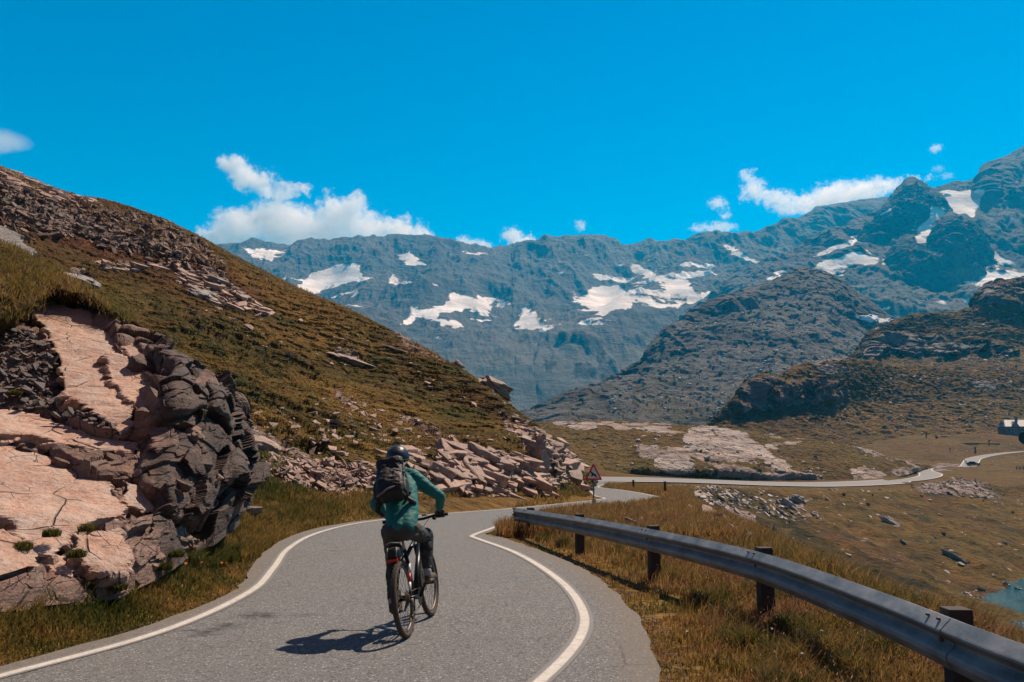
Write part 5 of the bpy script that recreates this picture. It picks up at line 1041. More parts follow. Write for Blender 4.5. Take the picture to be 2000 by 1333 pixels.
# hillside: short tufts on the turf
def tufts_on(V, n, polys, h0, h1, wd, tone, tj, name, label, seed, clip_rock=None, size=6):
    pts = surf_pts(V, n, polys, 10, 4, 10, 1.0, 1.0); t = np.clip(tone+tj*fbm(pts, size, 3, seed)+rng.normal(0, .06, len(pts)), 0, .93)
    return blades(name, pts, h0+(h1-h0)*rng.rand(len(pts)), wd+0*pts[:, 0], t, label, 'grass', .7)
tufts_on(LHV, 70000, [[(0, 470), (300, 520), (480, 600), (700, 640), (860, 715), (990, 800), (1040, 860), (1000, 880), (860, 870), (740, 890), (600, 880), (440, 800), (300, 700), (0, 560)]], .05, .15, .045, .52, .9, 'hillside_grass', 'short brown and olive grass covering the left hillside', 111)
tufts_on(LHV, 26000, [[(0, 330), (150, 380), (330, 440), (480, 520), (640, 592), (860, 702), (860, 730), (640, 620), (480, 560), (330, 480), (0, 360)]], .10, .32, .06, .82, .4, 'skyline_grass', 'reddish dry grass along the hillside skyline', 112)
tufts_on(LHV, 26000, [[(470, 990), (700, 960), (860, 958), (1130, 950), (1140, 972), (860, 984), (620, 1002), (480, 1020)]], .08, .24, .035, .58, .6, 'foot_grass', 'brown roadside grass at the foot of the scree', 113)
# grassy cap that hangs over the outcrop
CAP_rows = [
 [(-460, 674, 13.5), (0, 646, 15.0), (30, 639, 15.4), (60, 599, 15.8), (85, 580, 17.2), (110, 584, 17.4), (130, 598, 17.4), (165, 590, 17.3), (180, 598, 17.1), (215, 624, 16.7), (250, 646, 16.4), (282, 652, 16.2), (300, 662, 16.0)],
 [(-460, 622, 12.8), (0, 607, 14.2), (30, 600, 14.6), (60, 572, 15.0), (85, 562, 16.5), (110, 566, 16.7), (130, 572, 16.7), (165, 574, 16.8), (180, 578, 16.6), (215, 607, 16.3), (250, 630, 16.0), (282, 640, 15.9), (300, 654, 15.8)],
 [(-460, 532, 14.5), (0, 537, 15.6), (60, 537, 16.2), (110, 552, 17.2), (165, 570, 17.2), (215, 604, 16.8), (250, 630, 16.4), (282, 647, 16.2), (300, 660, 16.0)],
 [(-460, 430, 18), (-100, 455, 18.5), (0, 480, 19), (40, 500, 19), (80, 528, 19), (120, 555, 18.5), (165, 570, 18.2), (200, 592, 17.8), (240, 622, 17.3), (270, 642, 16.8), (300, 664, 16.4)],
 [(-460, 500, 25), (0, 560, 25), (120, 610, 23), (200, 660, 22), (300, 720, 20)]]
CV = loft(CAP_rows, -400, 300, 420, 200, [.2, .3, .35, .15], 1); CN = normals(CV)
if CN[..., 1].mean() > 0: CN = -CN
CV = CV+CN*(fbm(CV, 1.4, 4, 131)*.2+fbm(CV, .35, 3, 132)*.14)[..., None]
zz = CV[..., 0]*0; sheet('grassy_bank', CV, turf('bank_turf', 14, ochre=(.12, .078, .02), olive=(.055, .05, .014), shrubby=.5), dict(rock=zz, shrub=zz+.1, red=zz, stony=zz, pale=zz), kind='structure')
pts = surf_pts(CV[20:], 52000, [[(-100, 440), (0, 470), (100, 520), (200, 590), (300, 660), (280, 680), (165, 625), (60, 640), (-100, 690)]], 2, 3, 6, .5, 1.0)
blades('overhanging_grass', pts, .04+.13*rng.rand(len(pts))**1.5, .013+0*pts[:, 0], np.clip(.50+.6*fbm(pts, 1.5, 3, 133)+rng.normal(0, .08, len(pts)), .05, .9), 'shaggy brown green grass hanging over the top of the outcrop', 'grass', 1.1)
# small plants growing in the outcrop
ctr = np.array([P(30, 770, 12.9), P(45, 1070, 8.5), P(150, 1085, 8.75), P(100, 1045, 8.8), P(170, 1035, 9.3), P(300, 1040, 10.5), P(320, 1110, 9.9), P(345, 1085, 10.2), P(230, 1150, 8.9)]); 
tussocks('crevice_plants', ctr, .09+0*ctr[:, 0], .10+0*ctr[:, 0], 260, .12+.2*rng.rand(len(ctr)), 'small green plants growing in the cracks of the outcrop', 1.0)
# green patch beside the dark end of the outcrop
pts = surf_pts(LHV, 16000, [[(440, 870), (480, 880), (560, 900), (520, 940), (600, 960), (640, 990), (470, 1010), (440, 940)]], 6, 2, 6, .5, 1.0)
blades('green_slope_grass', pts, .08+.18*rng.rand(len(pts)), .02+0*pts[:, 0], np.clip(.24+.5*fbm(pts, 1.5, 3, 143)+rng.normal(0, .06, len(pts)), .02, .9), 'fresh green grass on the slope between outcrop and scree', 'grass', .8)
# flowers in the left verge
M_fl = simple('orange_petals', (.75, .20, .02), .5); M_fw = simple('white_petals', (.5, .47, .42), .5); M_st = simple('flower_stem', (.06, .08, .02), .7)
def flower_mesh(mat, r):
    bm = bmesh.new()
    for k in range(9):
        a = k/9*6.283; a2 = a+.28; a1 = a-.28
        vs = [bm.verts.new(v) for v in ((0, 0, 0), (math.cos(a1)*r*.7, math.sin(a1)*r*.7, .004), (math.cos(a)*r, math.sin(a)*r, .006), (math.cos(a2)*r*.7, math.sin(a2)*r*.7, .004))]
        bm.faces.new(vs)
    bmesh.ops.create_uvsphere(bm, u_segments=6, v_segments=4, radius=r*.3)
    me = bpy.data.meshes.new('flower_head'); bm.to_mesh(me); bm.free(); me.materials.append(mat); return me
def stem_mesh(h):
    bm = bmesh.new(); bmesh.ops.create_cone(bm, segments=5, radius1=.004, radius2=.003, depth=h, cap_ends=True); bmesh.ops.translate(bm, vec=(0, 0, -h/2), verts=bm.verts)
    me = bpy.data.meshes.new('stem'); bm.to_mesh(me); bm.free(); me.materials.append(M_st); return me
hO, hW, sM = flower_mesh(M_fl, .022), flower_mesh(M_fw, .013), stem_mesh(.22)
def flower(px, py, hm, lab, grp, sc_=1):
    q = ground_pts(2, [[(px-3, py-2), (px+3, py-2), (px+3, py+2), (px-3, py+2)]])
    if not len(q): return
    q = q[0]; t = thing('flower', lab, 'flower', (q[0], q[1], q[2]), group=grp)
    for nm, me, z in (('flower_head', hm, .20), ('stem', sM, .20)):
        o = bpy.data.objects.new(nm, me); C.objects.link(o); o.parent = t; o.location = (0, 0, z*sc_); o.scale = (sc_,)*3
        if nm == 'flower_head': o.rotation_euler = (.5+rng.rand()*.4, rng.normal(0, .3), 0)
for px, py in [(116, 1222), (296, 1158), (338, 1156), (363, 1152), (434, 1118), (443, 1119), (395, 1124), (118, 1200)]: flower(px, py+8, hO, 'small orange flower in the left verge below the outcrop', 'orange flowers in the left verge')
for px, py in [(1510, 1264), (1565, 1265), (1607, 1268), (1345, 1268), (1625, 1325), (1630, 1210), (1612, 1208), (1570, 1320)]: flower(px, py+10, hW, 'small white flower head in the dry grass under the guardrail', 'white flowers under the guardrail')

p = sample_ground(5200, -.6, 3.2, 3.0, 22, lambda x, y: (np.abs(dist_road(x, y)-.02) < .22) & (x > -.2)); scatter('shoulder_gravel', p, .006+.018*rng.rand(len(p))**2.5, LUMPS, stone_mat('gravel', (.24, .22, .20), (.16, .145, .13), (.06, .055, .05), 20), .5, False, 'loose gravel along the right asphalt edge', 'gravel')
p = sample_ground(2200, -8, -2, 4.5, 24, lambda x, y: (np.abs(dist_road(x, y)-.02) < .12) & (x < -2.5)); scatter('left_gravel', p, .006+.014*rng.rand(len(p))**2.5, LUMPS, bpy.data.materials['gravel'], .5, False, 'loose gravel along the left asphalt edge', 'gravel')
# ------------------------------------------------------------------ small-part builders
def bm_obj(name, bm, mat, parent=None, smooth=False, bevel=0, **kw):
    if bevel: bmesh.ops.bevel(bm, geom=[e for e in bm.edges if e.calc_face_angle(0) > .5], offset=bevel, segments=2, affect='EDGES', profile=.5)
    bmesh.ops.recalc_face_normals(bm, faces=bm.faces)
    me = bpy.data.meshes.new(name); bm.to_mesh(me); bm.free()
    me.polygons.foreach_set('use_smooth', [smooth]*len(me.polygons)); return link(name, me, mat, parent, **kw)
def add_box(bm, c, s, rot=None):
    r = bmesh.ops.create_cube(bm, size=1); vs = r['verts']
    for v in vs: v.co = Vector((v.co.x*s[0], v.co.y*s[1], v.co.z*s[2]))
    if rot is not None: bmesh.ops.rotate(bm, matrix=rot, verts=vs)
    bmesh.ops.translate(bm, vec=c, verts=vs); return vs
def add_tube(bm, pts, r, seg=10, caps=True, closed=False):
    pts = [Vector(p) for p in pts]; n = len(pts); rr_ = r if hasattr(r, '__len__') else [r]*n; rings = []; up = None
    for i, p in enumerate(pts):
        a = pts[(i-1) % n] if closed else pts[max(i-1, 0)]; b = pts[(i+1) % n] if closed else pts[min(i+1, n-1)]
        t = (b-a).normalized()
        if up is None: up = Vector((0, 0, 1)) if abs(t.z) < .9 else Vector((1, 0, 0))
        s_ = t.cross(up).normalized(); u_ = s_.cross(t).normalized(); up = u_
        rings.append([bm.verts.new(p+(s_*math.cos(k/seg*6.2832)+u_*math.sin(k/seg*6.2832))*rr_[i]) for k in range(seg)])
    for i in range(n if closed else n-1):
        A_, B_ = rings[i], rings[(i+1) % n]
        for k in range(seg): bm.faces.new([A_[k], A_[(k+1) % seg], B_[(k+1) % seg], B_[k]])
    if caps and not closed: bm.faces.new(rings[0][::-1]); bm.faces.new(rings[-1])
    return rings
def tube_obj(name, pts, r, mat, parent, seg=10, closed=False, **kw):
    bm = bmesh.new(); add_tube(bm, pts, r, seg, True, closed); return bm_obj(name, bm, mat, parent, True, **kw)
def box_obj(name, c, s, mat, parent, rot=None, bevel=.005, **kw):
    bm = bmesh.new(); add_box(bm, c, s, rot); return bm_obj(name, bm, mat, parent, False, bevel, **kw)
def arc(c, r, a0, a1, n, ax='xz'):
    out = []
    for i in range(n):
        a = a0+(a1-a0)*i/(n-1); u, v = math.cos(a)*r, math.sin(a)*r
        out.append((c[0]+u, c[1], c[2]+v) if ax == 'xz' else (c[0], c[1]+u, c[2]+v) if ax == 'yz' else (c[0]+u, c[1]+v, c[2]))
    return out
# ------------------------------------------------------------------ guardrail
def galv():
    t = NT('galvanised_steel'); n = t.noise(3, 6, .65, t.obj((1, 1, 2.5))); f = t.noise(60, 3, .7); r = t.noise(2.2, 6, .7)
    c = t.mix(t.ramp(n, [(.35, 0.0), (.65, 1.0)]), (.11, .12, .127), (.27, .295, .31)); c = t.mix(t.ramp(f, [(.35, .3), (.5, 0.0)]), c, (.22, .23, .24))
    c = t.mix(t.ramp(r, [(.62, 0.0), (.74, .55)]), c, (.20, .15, .11)); t.color(c); t.b.inputs['Metallic'].default_value = .12; t.rough(t.ramp(n, [(.3, .42), (.7, .6)])); t.bump(f, .002, .6); return t.m
M_galv = galv(); M_post = simple('weathered_timber_post', (.045, .033, .026), .85, 0, .4, 14, .01); M_bolt = simple('rusty_bolt', (.12, .07, .05), .6, .4)
# top edge of the beam in plan with its height
RT = [(3.55, .2, .72), (3.15, 2.2, .72), (2.69, 4.15, .725), (2.68, 6.0, .725), (2.60, 8.2, .725), (2.33, 9.9, .715), (1.88, 11.8, .70), (1.36, 14.0, .665), (.72, 16.9, .58), (.12, 19.6, .50), (.06, 19.9, .495)]
RTc = catmull(np.array(RT)[:, None, :], 120)[:, 0, :]
gr = thing('guardrail', 'long galvanised steel guardrail curving along the right side of the road', 'guardrail')
tg = np.gradient(RTc[:, :2], axis=0); tg /= np.linalg.norm(tg, axis=1, keepdims=True); side = np.stack([tg[:, 1], -tg[:, 0]], -1)  # away from the road
# W-beam section: (towards the road, height below the top)
prof = [(-.062, -.014), (-.052, -.003), (-.040, 0), (.026, -.066), (.032, -.074), (.032, -.086), (.018, -.100), (-.040, -.135), (-.052, -.150), (-.052, -.162), (-.040, -.177), (.000, -.210), (.008, -.225), (.008, -.252), (.000, -.267), (-.03, -.310), (-.045, -.308), (-.055, -.298)]
def beam(i0, i1, name='beam', lift=0):
    bm = bmesh.new(); rings = []
    for thick in (0, 1):
        for i in range(i0, i1):
            rings.append([bm.verts.new((RTc[i, 0]-side[i, 0]*(u-.004*thick+lift), RTc[i, 1]-side[i, 1]*(u-.004*thick+lift), RTc[i, 2]+v-.002*thick)) for u, v in prof])
    n = i1-i0; k = len(prof)
    for t_ in (0, 1):
        for i in range(n-1):
            a, b = rings[t_*n+i], rings[t_*n+i+1]
            for j in range(k-1): bm.faces.new([a[j], b[j], b[j+1], a[j+1]])
    for j in (0, k-1):
        for i in range(n-1): bm.faces.new([rings[i][j], rings[i+1][j], rings[n+i+1][j], rings[n+i][j]])
    for e in (0, n-1):
        for j in range(k-1): bm.faces.new([rings[e][j], rings[e][j+1], rings[n+e][j+1], rings[n+e][j]])
    return bm_obj(name, bm, M_galv, gr, False)
seglen = np.r_[0, np.cumsum(np.linalg.norm(np.diff(RTc[:, :2], axis=0), axis=1))]
post_at = []                     # (index along the rail)
for px_t in (1850, 1478, 1262, 1115, 1022):
    bx_, _ = pix(np.c_[RTc[:, :2], RTc[:, 2]*0]); post_at.append(int(np.abs(bx_-px_t).argmin()))
post_at.append(int(np.abs(RTc[:, 1]-1.0).argmin()))
cuts_ = sorted(post_at)
edges_ = [0]+[c for c in cuts_ if 6 < c < 112]+[120]
for k_, (a_, b_) in enumerate(zip(edges_[:-1], edges_[1:])): beam(max(a_-1, 0), min(b_+2, 120), 'beam', .005*(k_ % 2))
for i in post_at:
    x, y, z = RTc[i]; sx, sy = side[i]; ang = math.atan2(tg[i, 1], tg[i, 0])
    gzv = float(ground_z(np.array([x]), np.array([y]))[0]); top = z+.035
    bm = bmesh.new(); add_box(bm, (0, 0, (top+gzv-.3)/2), (.13, .15, top-gzv+.3)); bmesh.ops.rotate(bm, matrix=Matrix.Rotation(ang, 3, 'Z'), verts=bm.verts)
    bmesh.ops.translate(bm, vec=(x+sx*.145, y+sy*.145, 0), verts=bm.verts); o = bm_obj('post', bm, M_post, gr, False, .008)
    for du in (-.07, .07):
        bm = bmesh.new(); bmesh.ops.create_uvsphere(bm, u_segments=10, v_segments=6, radius=.014); bmesh.ops.scale(bm, vec=(1, 1, .7), verts=bm.verts)
        bmesh.ops.translate(bm, vec=(x+tg[i, 0]*du-sx*-.0+(-sx)*.0, y+tg[i, 1]*du, z-.018), verts=bm.verts); bm_obj('bolt', bm, M_bolt, gr, True)
    bm = bmesh.new(); bmesh.ops.create_uvsphere(bm, u_segments=10, v_segments=6, radius=.020); bmesh.ops.translate(bm, vec=(x+sx*.045, y+sy*.045, z-.156), verts=bm.verts); bm_obj('bolt', bm, M_bolt, gr, True)
# ------------------------------------------------------------------ warning sign
M_pole = simple('grey_pole', (.13, .135, .14), .5, .6); M_red = simple('sign_red', (.62, .02, .025), .45, var=.1); M_white = simple('sign_white', (.70, .68, .65), .45, var=.08); M_blk = simple('sign_black', (.012, .012, .013), .5); M_conc = simple('concrete', (.33, .31, .29), .9, scale=12)
bp = P(1160, 986, 37.5); bp[2] = float(ground_z(np.array([bp[0]]), np.array([bp[1]]))[0])
sg = thing('warning_sign', 'red bordered triangular warning sign with a leaping deer on a grey pole at the bend', 'road sign', tuple(bp), (0, 0, math.radians(4)))
tz0 = CAMZ+(895-937)/F*37.5-bp[2]; tz1 = CAMZ+(895-905)/F*37.5-bp[2]; hw = 17*37.5/F
tube_obj('pole', [(0, .03, -.2), (0, .03, tz0+.5)], .036, M_pole, sg, 12)
box_obj('base_block', (0, .03, .08), (.17, .17, .36), M_conc, sg)
def tri(bm, hw_, z0, z1, y0, y1, rad):
    pts = []; c = [(-hw_, z0), (hw_, z0), (0, z1)]
    cx, cz = 0, (2*z0+z1)/3
    for (x, z) in c:
        for k in range(5):
            v = Vector((cx-x, cz-z)).normalized(); ax_ = math.atan2(-v.y, -v.x); a = ax_+(k-2)/2*math.radians(60)
            ctr_ = (x+v.x*rad*2, z+v.y*rad*2); pts.append((ctr_[0]+math.cos(a)*rad, ctr_[1]+math.sin(a)*rad))
    f = [bm.verts.new((x, y0, z)) for x, z in pts]; b = [bm.verts.new((x, y1, z)) for x, z in pts]
    bm.faces.new(f); bm.faces.new(b[::-1]); n = len(pts)
    for i in range(n): bm.faces.new([f[i], b[i], b[(i+1) % n], f[(i+1) % n]])
bm = bmesh.new(); tri(bm, hw, tz0, tz1, -.02, 0, .03); bm_obj('plate', bm, M_red, sg)
k_ = .70; cz = (2*tz0+tz1)/3; bm = bmesh.new(); tri(bm, hw*k_, cz+(tz0-cz)*k_, cz+(tz1-cz)*k_, -.026, -.021, .02); bm_obj('sign_face', bm, M_white, sg)
deer = [(-.13, .115), (-.10, .10), (-.115, .145), (-.10, .15), (-.08, .11), (-.055, .085), (-.03, .04), (.04, .015), (.085, -.01), (.115, -.005), (.105, -.03), (.09, -.05), (.115, -.09), (.15, -.125), (.135, -.135), (.095, -.105), (.06, -.06), (.02, -.035), (-.02, -.03), (-.04, -.055), (-.085, -.06), (-.12, -.035), (-.135, -.045), (-.09, -.085), (-.04, -.08), (-.05, -.02), (-.075, .03), (-.095, .07), (-.125, .085), (-.145, .095)]
bm = bmesh.new(); sc3 = 1.15; f = [bm.verts.new((x*sc3, -.030, cz-.0+z*sc3)) for x, z in deer]; b = [bm.verts.new((x*sc3, -.0265, cz+z*sc3)) for x, z in deer]; bm.faces.new(f); bm.faces.new(b[::-1]); n = len(deer)
for i in range(n): bm.faces.new([f[i], b[i], b[(i+1) % n], f[(i+1) % n]])
bmesh.ops.triangulate(bm, faces=bm.faces); bm_obj('deer_symbol', bm, M_blk, sg)
for dz in (.12, .42): box_obj('clamp', (0, .015, tz0+dz), (.16, .03, .03), M_pole, sg)
# marker posts near the hairpin
for px, py, h, lab in [(1237, 950, .8, 'small dark wooden marker post on the grass strip between the roads'), (1299, 956, .8, 'dark wooden marker post at the edge of the slope right of the hairpin')]:
    q = P(px, py, 62 if px > 1290 else 72); q[2] = min(q[2], float(ground_z(q[:1], q[1:2])[0])+.3)
    bm = bmesh.new(); add_box(bm, (0, 0, h/2-.2), (.16, .16, h)); add_box(bm, (0, 0, h-.17), (.19, .19, .05)); o = bm_obj('marker_post', bm, M_post, None, False, .01); o.location = q; o['label'] = lab; o['category'] = 'post'
# ------------------------------------------------------------------ the chalet at the right edge
M_wall = simple('dark_stone_wall', (.19, .17, .155), .9, 0, .35, 2.0, .03); M_roof = simple('grey_slate_roof', (.175, .185, .20), .55, 0, .15, 1.2); M_glass = simple('window_glass', (.01, .012, .015), .08, 0); M_frame = simple('white_frame', (.5, .49, .46), .6); M_light = simple('pale_plaster', (.24, .22, .21), .9)
hd = 372.0; sc_h = hd/F      # metres per pixel at the chalet
hb = P(1966, 848.5, hd); Hh = thing('chalet', 'low dark stone chalet with a grey roof and a small gable at the right edge', 'house', tuple(hb), (0, 0, math.radians(-6)))
L_, Wd, he, hrf = 17.5, 8.0, 3.7, 2.9
bm = bmesh.new(); add_box(bm, (L_/2, Wd/2, he/2-.6), (L_, Wd, he+1.2))
for x in (0, L_):
    a = [bm.verts.new((x+(.0 if x == 0 else -.0), 0, he)), bm.verts.new((x, Wd, he)), bm.verts.new((x, Wd/2, he+hrf*.92))]; bm.faces.new(a)
bm_obj('wall', bm, M_wall, Hh)
def roof_plane(bm, x0, x1, y0, z0, y1, z1, th=.18, hip=0):
    a = [bm.verts.new(v) for v in ((x0, y0, z0), (x1, y0, z0), (x1-0, y1, z1), (x0+hip, y1, z1))]; b = [bm.verts.new(v) for v in ((x0, y0, z0+th), (x1, y0, z0+th), (x1, y1, z1+th), (x0+hip, y1, z1+th))]
    bm.faces.new(a[::-1]); bm.faces.new(b)
    for i in range(4): bm.faces.new([a[i], a[(i+1) % 4], b[(i+1) % 4], b[i]])
bm = bmesh.new(); roof_plane(bm, -.7, L_+.7, -.7, he-.35, Wd/2, he+hrf, hip=2.0); roof_plane(bm, -.7, L_+.7, Wd+.7, he-.35, Wd/2, he+hrf, hip=2.0)
a = [bm.verts.new(v) for v in ((-.7, -.7, he-.15), (-.7, Wd+.7, he-.15), (1.3, Wd/2, he+hrf+.2))]; bm.faces.new(a); rf = bm_obj('roof', bm, M_roof, Hh)
for gx_ in (4.0, 13.5):
    bm = bmesh.new(); v = [bm.verts.new(p_) for p_ in ((gx_-1.8, -.25, he-.6), (gx_+1.8, -.25, he-.6), (gx_, -.25, he+1.9))]; v2 = [bm.verts.new(p_) for p_ in ((gx_-1.8, 3.0, he-.6), (gx_+1.8, 3.0, he-.6), (gx_, 3.0, he+1.9))]
    bm.faces.new(v); bm.faces.new(v2[::-1])
    for i in range(3): bm.faces.new([v[i], v2[i], v2[(i+1) % 3], v[(i+1) % 3]])
    gb = bm_obj('gable', bm, M_light, Hh)
    bm = bmesh.new()
    for s_ in (-1, 1):
        a = [bm.verts.new(q_) for q_ in ((gx_+s_*2.2, -.5, he-.75), (gx_, -.5, he+2.15), (gx_, 3.2, he+2.15), (gx_+s_*2.2, 3.2, he-.75))]; b = [bm.verts.new(q_) for q_ in ((gx_+s_*2.2, -.5, he-.6), (gx_, -.5, he+2.3), (gx_, 3.2, he+2.3), (gx_+s_*2.2, 3.2, he-.6))]
        bm.faces.new(a); bm.faces.new(b[::-1])
        for i in range(4): bm.faces.new([a[i], a[(i+1) % 4], b[(i+1) % 4], b[i]])
    bm_obj('gable_roof', bm, M_roof, gb)
bm = bmesh.new(); add_box(bm, (6.3, Wd/2-.8, he+hrf), (.9, .9, 2.6)); add_box(bm, (6.3, Wd/2-.8, he+hrf+1.4), (1.15, 1.15, .25)); bm_obj('chimney', bm, M_wall, rf)
for wx_ in (1.2, 2.6, 5.6, 7.2, 8.8, 10.4, 12.0, 14.6):
    fr = box_obj('window', (wx_, -.05, 2.0), (.95, .10, 1.25), M_frame, Hh, bevel=.02); box_obj('pane', (wx_, -.11, 2.0), (.75, .03, 1.05), M_glass, fr, bevel=0)
dr = box_obj('door', (4.0, -.06, 1.3), (1.15, .12, 2.5), M_frame, Hh, bevel=.02); box_obj('door_panel', (4.0, -.13, 1.3), (.95, .04, 2.3), M_wall, dr, bevel=0)
box_obj('downpipe', (10.9, -.2, 2.0), (.14, .14, 4.6), M_frame, Hh, bevel=.02)
# ------------------------------------------------------------------ dark car by the far road
M_car = simple('dark_car_paint', (.012, .014, .018), .22, .3); M_tyre = simple('rubber', (.02, .02, .02), .85); M_rim = simple('alloy', (.4, .4, .42), .35, .9); M_lamp = simple('headlamp_glass', (.6, .62, .65), .15)
cd = 288.0; cb = P(1902, 913.5, cd); cb[2] = float(ground_z(cb[:1], cb[1:2])[0])
car = thing('parked_car', 'small dark car standing where the far road comes out of the hollow', 'car', (cb[0], cb[1], cb[2]+.02), (0, 0, math.radians(-28)))
sec = [(-2.1, .35, .62, .80), (-2.15, .5, .85, .84), (-1.9, .35, 1.0, .86), (-1.2, .3, 1.08, .88), (0, .3, 1.02, .88), (1.0, .3, .98, .87), (1.8, .32, .86, .84), (2.1, .4, .72, .78), (2.15, .45, .62, .70)]
bm = bmesh.new(); rings = []
for x, z0, z1, w_ in sec: rings.append([bm.verts.new(v) for v in ((x, -w_, z0), (x, -w_*1.02, (z0+z1)/2), (x, -w_*.93, z1), (x, 0, z1+.03), (x, w_*.93, z1), (x, w_*1.02, (z0+z1)/2), (x, w_, z0), (x, 0, z0))])
for a, b in zip(rings[:-1], rings[1:]):
    for k in range(8): bm.faces.new([a[k], a[(k+1) % 8], b[(k+1) % 8], b[k]])
bm.faces.new(rings[0]); bm.faces.new(rings[-1][::-1]); bm_obj('body', bm, M_car, car, True)
bm = bmesh.new(); rings = []
for x, z, w_ in ((-1.85, 1.0, .76), (-1.35, 1.42, .62), (-.3, 1.48, .62), (.35, 1.40, .60), (1.05, .98, .74)): rings.append([bm.verts.new(v) for v in ((x, -w_, z), (x, w_, z))])
low = [[bm.verts.new((x, -.8, .96)), bm.verts.new((x, .8, .96))] for x in (-1.85, -1.35, -.3, .35, 1.05)]
for i in range(4):
    bm.faces.new([rings[i][0], rings[i][1], rings[i+1][1], rings[i+1][0]]); bm.faces.new([low[i][0], rings[i][0], rings[i+1][0], low[i+1][0]]); bm.faces.new([low[i][1], low[i+1][1], rings[i+1][1], rings[i][1]])
bm_obj('cabin_glass', bm, M_glass, car)
box_obj('roof', (-.5, 0, 1.475), (1.3, 1.2, .05), M_car, car, bevel=.02)
def disc(name, c, r, wd, mat, parent, seg=24):
    bm = bmesh.new(); bmesh.ops.create_cone(bm, segments=seg, radius1=r, radius2=r, depth=wd, cap_ends=True); bmesh.ops.rotate(bm, matrix=Matrix.Rotation(math.pi/2, 3, 'X'), verts=bm.verts); bmesh.ops.translate(bm, vec=c, verts=bm.verts); return bm_obj(name, bm, mat, parent, False, .01)
for x in (-1.3, 1.3):
    for y in (-.80, .80):
        wh = disc('wheel', (x, y, .32), .32, .2, M_tyre, car); disc('rim', (x, y+(.02 if y > 0 else -.02), .32), .2, .19, M_rim, wh)
for y in (-.6, .6): box_obj('headlight', (2.1, y, .68), (.12, .3, .14), M_lamp, car, bevel=.02)
# ------------------------------------------------------------------ posts, troughs and signs on the meadow by the chalet
def gz_at(q): q = np.array(q); q[2] = float(ground_z(q[:1], q[1:2])[0]); return q
M_wood = simple('grey_wood', (.10, .085, .075), .9); 
def simple_thing(name, px, py, d, boxes, mat, lab, cat, rot=0):
    q = gz_at(P(px, py, d)); bm = bmesh.new()
    for c, s in boxes: add_box(bm, c, s)
    o = bm_obj(name, bm, mat, None, False, .02); o.location = q; o.rotation_euler = (0, 0, rot); o['label'] = lab; o['category'] = cat
simple_thing('boundary_post', 1809, 852, 350, [((0, 0, .8), (.35, .35, 1.9)), ((0, 0, 1.75), (.45, .45, .12))], M_wood, 'dark stone post on top of the grassy hump left of the chalet', 'post')
simple_thing('litter_bin', 1829, 853, 350, [((0, 0, .4), (.7, .6, 1.1)), ((0, 0, 1.0), (.8, .7, .15))], M_wood, 'dark box beside the stone post on the grassy hump', 'bin')
simple_thing('water_trough', 1893, 868, 345, [((0, 0, .3), (7, 1.2, .5)), ((0, -.6, .65), (7, .15, .25)), ((0, .6, .65), (7, .15, .25)), ((-3.4, 0, .65), (.2, 1.2, .25)), ((3.4, 0, .65), (.2, 1.2, .25))], M_wood, 'long low dark trough on the meadow before the chalet', 'trough', -.1)
simple_thing('meadow_wall', 1925, 860, 352, [((0, 0, .1), (12, .5, .5)), ((-3, 0, .4), (1.5, .6, .2))], M_wood, 'low dark wall across the meadow before the chalet', 'wall')
simple_thing('signpost', 1931, 853, 350, [((0, 0, 1.0), (.25, .25, 2.8)), ((.3, 0, 2.1), (1.1, .12, .4)), ((-.2, 0, 1.5), (.9, .12, .3))], M_wood, 'wooden signpost with two boards left of the chalet', 'signpost')
simple_thing('trail_marker', 1905, 882, 330, [((0, 0, .8), (.5, .4, 2.0)), ((0, 0, 1.9), (.8, .5, .3))], M_wood, 'dark marker post above the far road bend', 'post')
simple_thing('trail_cross', 1856, 884, 320, [((0, 0, .8), (.2, .2, 2.0)), ((0, 0, 1.3), (.8, .2, .2))], M_wood, 'thin dark pole on the slope left of the far road bend', 'post')
simple_thing('stone_hut', 1612, 866, 262, [((0, 0, .6), (2.2, 1.8, 2.0)), ((0, 0, 1.75), (2.6, 2.2, .3)), ((.6, 0, 1.95), (.7, .7, .3))], M_wood, 'tiny dark stone hut on the crest of the rocky knoll', 'hut')
fn = thing('wooden_fence', 'short wooden rail fence in the meadow at the right edge below the far road', 'fence', tuple(gz_at(P(1986, 919, 262))), (0, 0, .2))
for k in range(5): box_obj('fence_post', (k*1.3, 0, .6), (.16, .16, 1.6), M_wood, fn)
for z in (.5, 1.0): box_obj('fence_rail', (2.6, -.12, z), (5.6, .08, .14), M_wood, fn)
rl = thing('roadside_railing', 'thin dark railing on the outside of the far road bend above the car', 'railing')
pr = [gz_at(P(*v)) for v in ((1884, 900, 300), (1887, 905, 294), (1891, 909, 289), (1896, 911.5, 285))]
for q in pr: box_obj('railing_post', (q[0], q[1], q[2]+.5), (.14, .14, 1.3), M_wood, rl)
for z in (.6, 1.05): tube_obj('railing_bar', [(q[0], q[1]-.1, q[2]+z) for q in pr], .06, M_wood, rl, 6)
ts = P(2001, 856, 120); th_ = thing('round_sign', 'dark round back of a road sign cut by the right edge', 'road sign', tuple(gz_at((ts[0], ts[1], 0))))
zc = ts[2]-th_.location.z; M_dk = simple('sign_back', (.03, .03, .032), .6)
tube_obj('pole', [(0, 0, -.3), (0, 0, zc+.3)], .05, M_dk, th_, 8); disc('sign_plate', (0, -.07, zc), .95, .04, M_dk, th_, 32)
